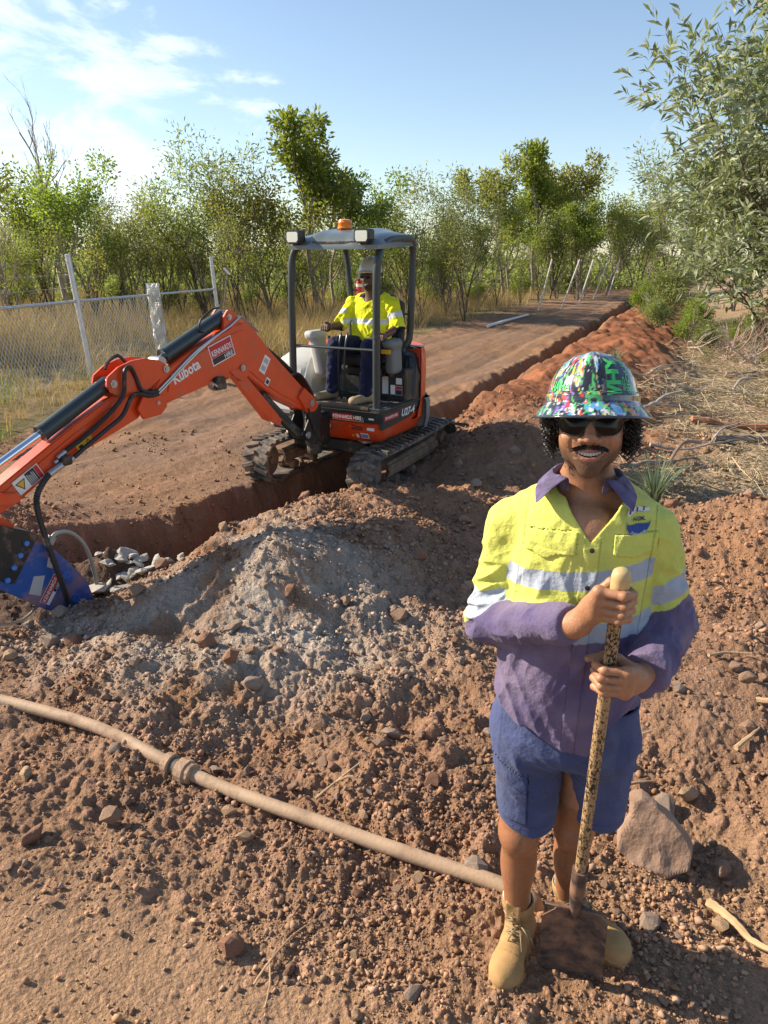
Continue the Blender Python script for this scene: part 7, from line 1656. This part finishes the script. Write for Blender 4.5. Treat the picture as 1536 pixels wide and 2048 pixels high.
tuft(2.22, 5.55, 150, .50, 'big grey-green grass tuft right of the worker behind his shoulder', 4); tuft(2.0, 5.9, 60, .30, 'smaller yellowish tuft left of the big one behind the shoulder', 5); tuft(3.4, 10.6, 60, .3, 'green weed on the edge of the orange spoil behind the hard hat', 6)
# ---------------------------------------------------------------- fence
M_galv = mat('galvanised_steel', (.52, .54, .56), .38, metal=.6, noise=.1, nscale=10)
fn = thing('chain_link_fence', 'galvanised chain-link fence with top rail left of the cleared strip', 'fence')
def fz(x, y): return ground_z(x, y)
A_, B2 = (-6.6, 7.2), (-5.41, 13.3); Cx = (-4.10, 18.4); Rl = (-4.82, 15.6)
def post_(x, y, h, r, lx, ly, name='post'):
    z = fz(x, y); m = MB(); m.tube([(x, y, z - .3), (x + lx, y + ly, z + h)], r, 12); m.disc((x + lx, y + ly, z + h), (lx, ly, h), [(0, r * 1.1), (.03, r * 1.1), (.045, r * .6)], 12); return m.build(name, M_galv, fn, True)
post_(B2[0], B2[1], 2.16, .048, -.16, 0); post_(Cx[0], Cx[1], 2.1, .045, -.12, 0); post_(A_[0], A_[1], 2.1, .048, -.1, 0)
m = MB(); m.tube([(A_[0], A_[1], 1.40), (B2[0] - .10, B2[1], 1.40), (Cx[0] - .09, Cx[1], 1.42)], .026, 10); m.build('top_rail', M_galv, fn, True)
m = MB(); m.disc((B2[0] - .105, B2[1], 1.34), (-.03, 0, 1), [(0, .056), (.12, .056)], 14); m.build('collar', M_galv, fn, True)
def fpt(s, z): # s along the fence from A_ to roll
    L1 = math.dist(A_, B2); L2 = math.dist(B2, Rl)
    if s < L1: t = s / L1; return V3((lerp(A_[0], B2[0], t) - .07 * z, lerp(A_[1], B2[1], t), z + .05))
    t = (s - L1) / L2; return V3((lerp(B2[0], Rl[0], t) - .07 * z, lerp(B2[1], Rl[1], t), z + .05))
m = MB(); LT = math.dist(A_, B2) + math.dist(B2, Rl); HF = 1.38; st_ = .085; r_ = .0030
k = -int(HF / st_) - 1
while k * st_ < LT + HF:
    for sg in (1, -1):
        s0 = k * st_; pts = []
        for j in range(13):
            z = HF * j / 12; s = s0 + sg * z * .62 + (0 if sg > 0 else HF * .62)
            if 0 <= s <= LT: pts.append(fpt(s, z))
        if len(pts) > 1: m.tube(pts, r_, 3, caps=False)
    k += 1
m.build('wire_mesh', mat('mesh_wire', (.62, .63, .62), .45, metal=.35), fn, recalc=False)
m = MB()
for z in (1.62, 1.84, 2.04): m.tube([(A_[0] - .1, A_[1], z + .03), ((A_[0] + B2[0]) / 2 - .12, (A_[1] + B2[1]) / 2, z - .02), (B2[0] - .13, B2[1], z + .02)], .0035, 3, caps=False)
m.build('barbed_wire', M_galv, fn, recalc=False)
rl = MB(); rng_ = random.Random(4)
for layer, rad in enumerate((.13, .10)):
    for k in range(15):
        for sg in (1, -1):
            a0 = k / 22 * 6.28 + layer; rl.tube([(Rl[0] + .05 + rad * math.cos(a0 + sg * z * 7) - .05 * z, Rl[1] + rad * math.sin(a0 + sg * z * 7), z) for z in [.02 + 1.62 * j / 26 for j in range(27)]], .004, 3, caps=False)
tag(rl.build('mesh_roll', mat('roll_wire', (.62, .63, .62), .45, metal=.35), None, recalc=False), 'upright roll of chain-link mesh standing at the open end of the fence', 'mesh roll')
# white timber pegs along the track
for i, (x, y, dx) in enumerate([(6.84, 32.8, .48), (8.09, 33.9, .72), (9.8, 37.4, .60), (11.9, 42.3, .70), (13.64, 45.3, .55)]):
    z = ground_z(x, y); m = MB(); h = 2.15; m.tube([(x, y, z - .2), (x + dx, y, z + h)], .036, 8)
    tag(m.build('marker_peg', mat('pale_peg', (.62, .60, .55), .7) if i == 0 else bpy.data.materials['pale_peg'], None, True), ['nearest', 'second', 'middle', 'fourth', 'farthest'][i] + ' of the five leaning white pegs beside the track', 'peg', 'leaning white pegs along the track')
m = MB(); m.tube([(3.42, 24.1, ground_z(3.42, 24.1) + .05), (4.5, 26.5, ground_z(4.5, 26.5) + .05), (5.71, 29.2, ground_z(5.71, 29.2) + .06)], .05, 10); tag(m.build('conduit', mat('white_conduit', (.7, .7, .7), .4), None, True), 'white conduit lying on the verge before the pegs', 'conduit')
# plastic sheet scrap in the trench
xs, ys = 1.85, 12.6; m = MB(); z0 = ground_z(xs + .1, ys); m.add([(xs - .15, ys, z0 - .1), (xs + .25, ys - .05, z0 - .15), (xs + .32, ys + .05, z0 + .10), (xs, ys + .05, z0 + .22)], [(0, 1, 2, 3)]); o = m.build('plastic_sheet', mat('pale_blue_plastic', (.55, .62, .68), .4), None, recalc=False); s = o.modifiers.new('t', 'SOLIDIFY'); s.thickness = .004
tag(o, 'scrap of pale blue plastic sheet stuck in the trench behind the machine', 'plastic sheet')
# marker tag on a twig near the fence
m = MB(); m.tube([(-3.9, 17.0, ground_z(-3.9, 17.)), (-3.55, 17.0, 1.9)], .010, 5); o = m.build('survey_peg', M_dead, None, True); tag(o, 'thin survey stick with a white tag beside the second galvanised post', 'survey stick')
m = MB(); m.box((-3.56, 16.98, 1.86), (.09, .006, .025), Matrix.Rotation(R(45), 3, 'Y'), ch=.001); m.build('tag', M_wht, o)
for ob_ in list(bpy.data.objects):
    if ob_.name.startswith('t.') and ob_.type == 'FONT': bpy.data.objects.remove(ob_)

# ---------------------------------------------------------------- labels that  single things out, by landmark and order
ORD = ['first', 'second', 'third', 'fourth', 'fifth', 'sixth', 'seventh', 'eighth', 'ninth', 'tenth', 'eleventh', 'twelfth', 'thirteenth', 'fourteenth', 'fifteenth', 'sixteenth']
def relabel(group, what, segs):
    it = [(768 + 1500 * x / y, o) for o, x, y in PLANTED if o.get('group') == group]; bs = {}
    for px, o in it:
        k = next((i for i, (lim, nm) in enumerate(segs) if px < lim), len(segs) - 1); bs.setdefault(k, []).append((px, o))
    for k, lst in bs.items():
        lst.sort(key=lambda t: t[0])
        for i, (px, o) in enumerate(lst): o['label'] = ('%s %s' % (what, segs[k][1])) if len(lst) == 1 else '%s %s, %s from left' % (what, segs[k][1], ORD[i])
SEG = [(135, 'behind the barbed wire at the left edge'), (300, 'between the tall post and the mesh roll'), (440, 'between the mesh roll and second post'), (590, 'between second post and canopy'), (830, 'behind the canopy'), (960, 'right of the canopy'), (1080, 'left of the white pegs'), (1220, 'behind the white pegs'), (9999, 'right of the white pegs')]
relabel('saplings along the front of the belt', 'bare-stemmed sapling', SEG); relabel('undergrowth shrubs of the belt', 'leafy shrub', SEG); relabel('trees deep in the belt', 'half hidden tree', SEG)
relabel('shrubs under the silver wattle', 'low green shrub', [(1400, 'left of the silver wattle trunk'), (9999, 'right under the silver wattle')]); relabel('far trees at the end of the clearing', 'far tree', [(1290, 'where the track ends'), (9999, 'beyond the silver wattle')])
relabel('belt trees outside the left edge', 'shade tree', [(9999, 'outside the left edge')])
seg = {}
for o in bpy.data.objects:
    if o.get('group') == 'loose rocks on the dug soil':
        x, y = o.location.x, o.location.y; n_ = path_dist(np.array([x]), np.array([y]), TRENCH)[0][0]; below = y < np.interp(x, [p[0] for p in PIPE], [p[1] for p in PIPE]) and x < .5
        if n_ < 0: rg_ = 'on the cleared strip left of the trench' if x < -1.5 else 'on the cleared strip behind the machine'
        elif below: rg_ = 'at the lower left below the pipe' if x < -.4 else 'below the pipe near the left boot'
        elif y < 1.95: rg_ = 'on the soil right of the shovel'
        elif x > .55 + .12 * (y - 2): rg_ = 'on the slope right of the worker' if y < 4.2 else 'on the crest and litter behind the worker, right'
        elif y < 3.3: rg_ = 'just above the pipe, left of the coupling' if x < -.75 else 'just above the pipe, right of the coupling'
        elif y < 5.6: rg_ = 'on the grey bank below the hammer' if x < -.6 else 'on the shaded bank below the machine'
        else: rg_ = 'on the spoil bank beside the machine track'
        c_ = o.data.materials[0].name.split('_')[0]; seg.setdefault((rg_, c_), []).append(o)
for (rg_, c_), lst in seg.items():
    lst.sort(key=lambda o: -o.scale.x)
    for i, o in enumerate(lst):
        if i > 14: o['label'] = 'one of the smallest %s stones %s' % (c_, rg_); continue
        o['label'] = ('%s stone %s' % (c_, rg_)) if len(lst) == 1 else '%s%s stone %s' % ('largest ' if i == 0 else ORD[i] + ' largest ' if i < 16 else 'tiny ', c_, rg_)
relabel('dead branches heaped under the silver wattle', 'tangled grey dead branch', [(1435, 'left of the silver wattle trunk'), (1500, 'heaped at the foot of the silver wattle'), (9999, 'at the right edge under the silver wattle')])
rb = sorted([o for o in bpy.data.objects if o.get('group') == 'pale rubble pieces beside the hammer'], key=lambda o: -o.scale.x)
for i, o in enumerate(rb): o['label'] = ('%spale broken rock in the rubble beside the hammer tip' % ('largest ' if i == 0 else ORD[i] + ' largest ')) if i < 12 else 'one of the smaller pale broken rocks heaped beside the hammer tip'
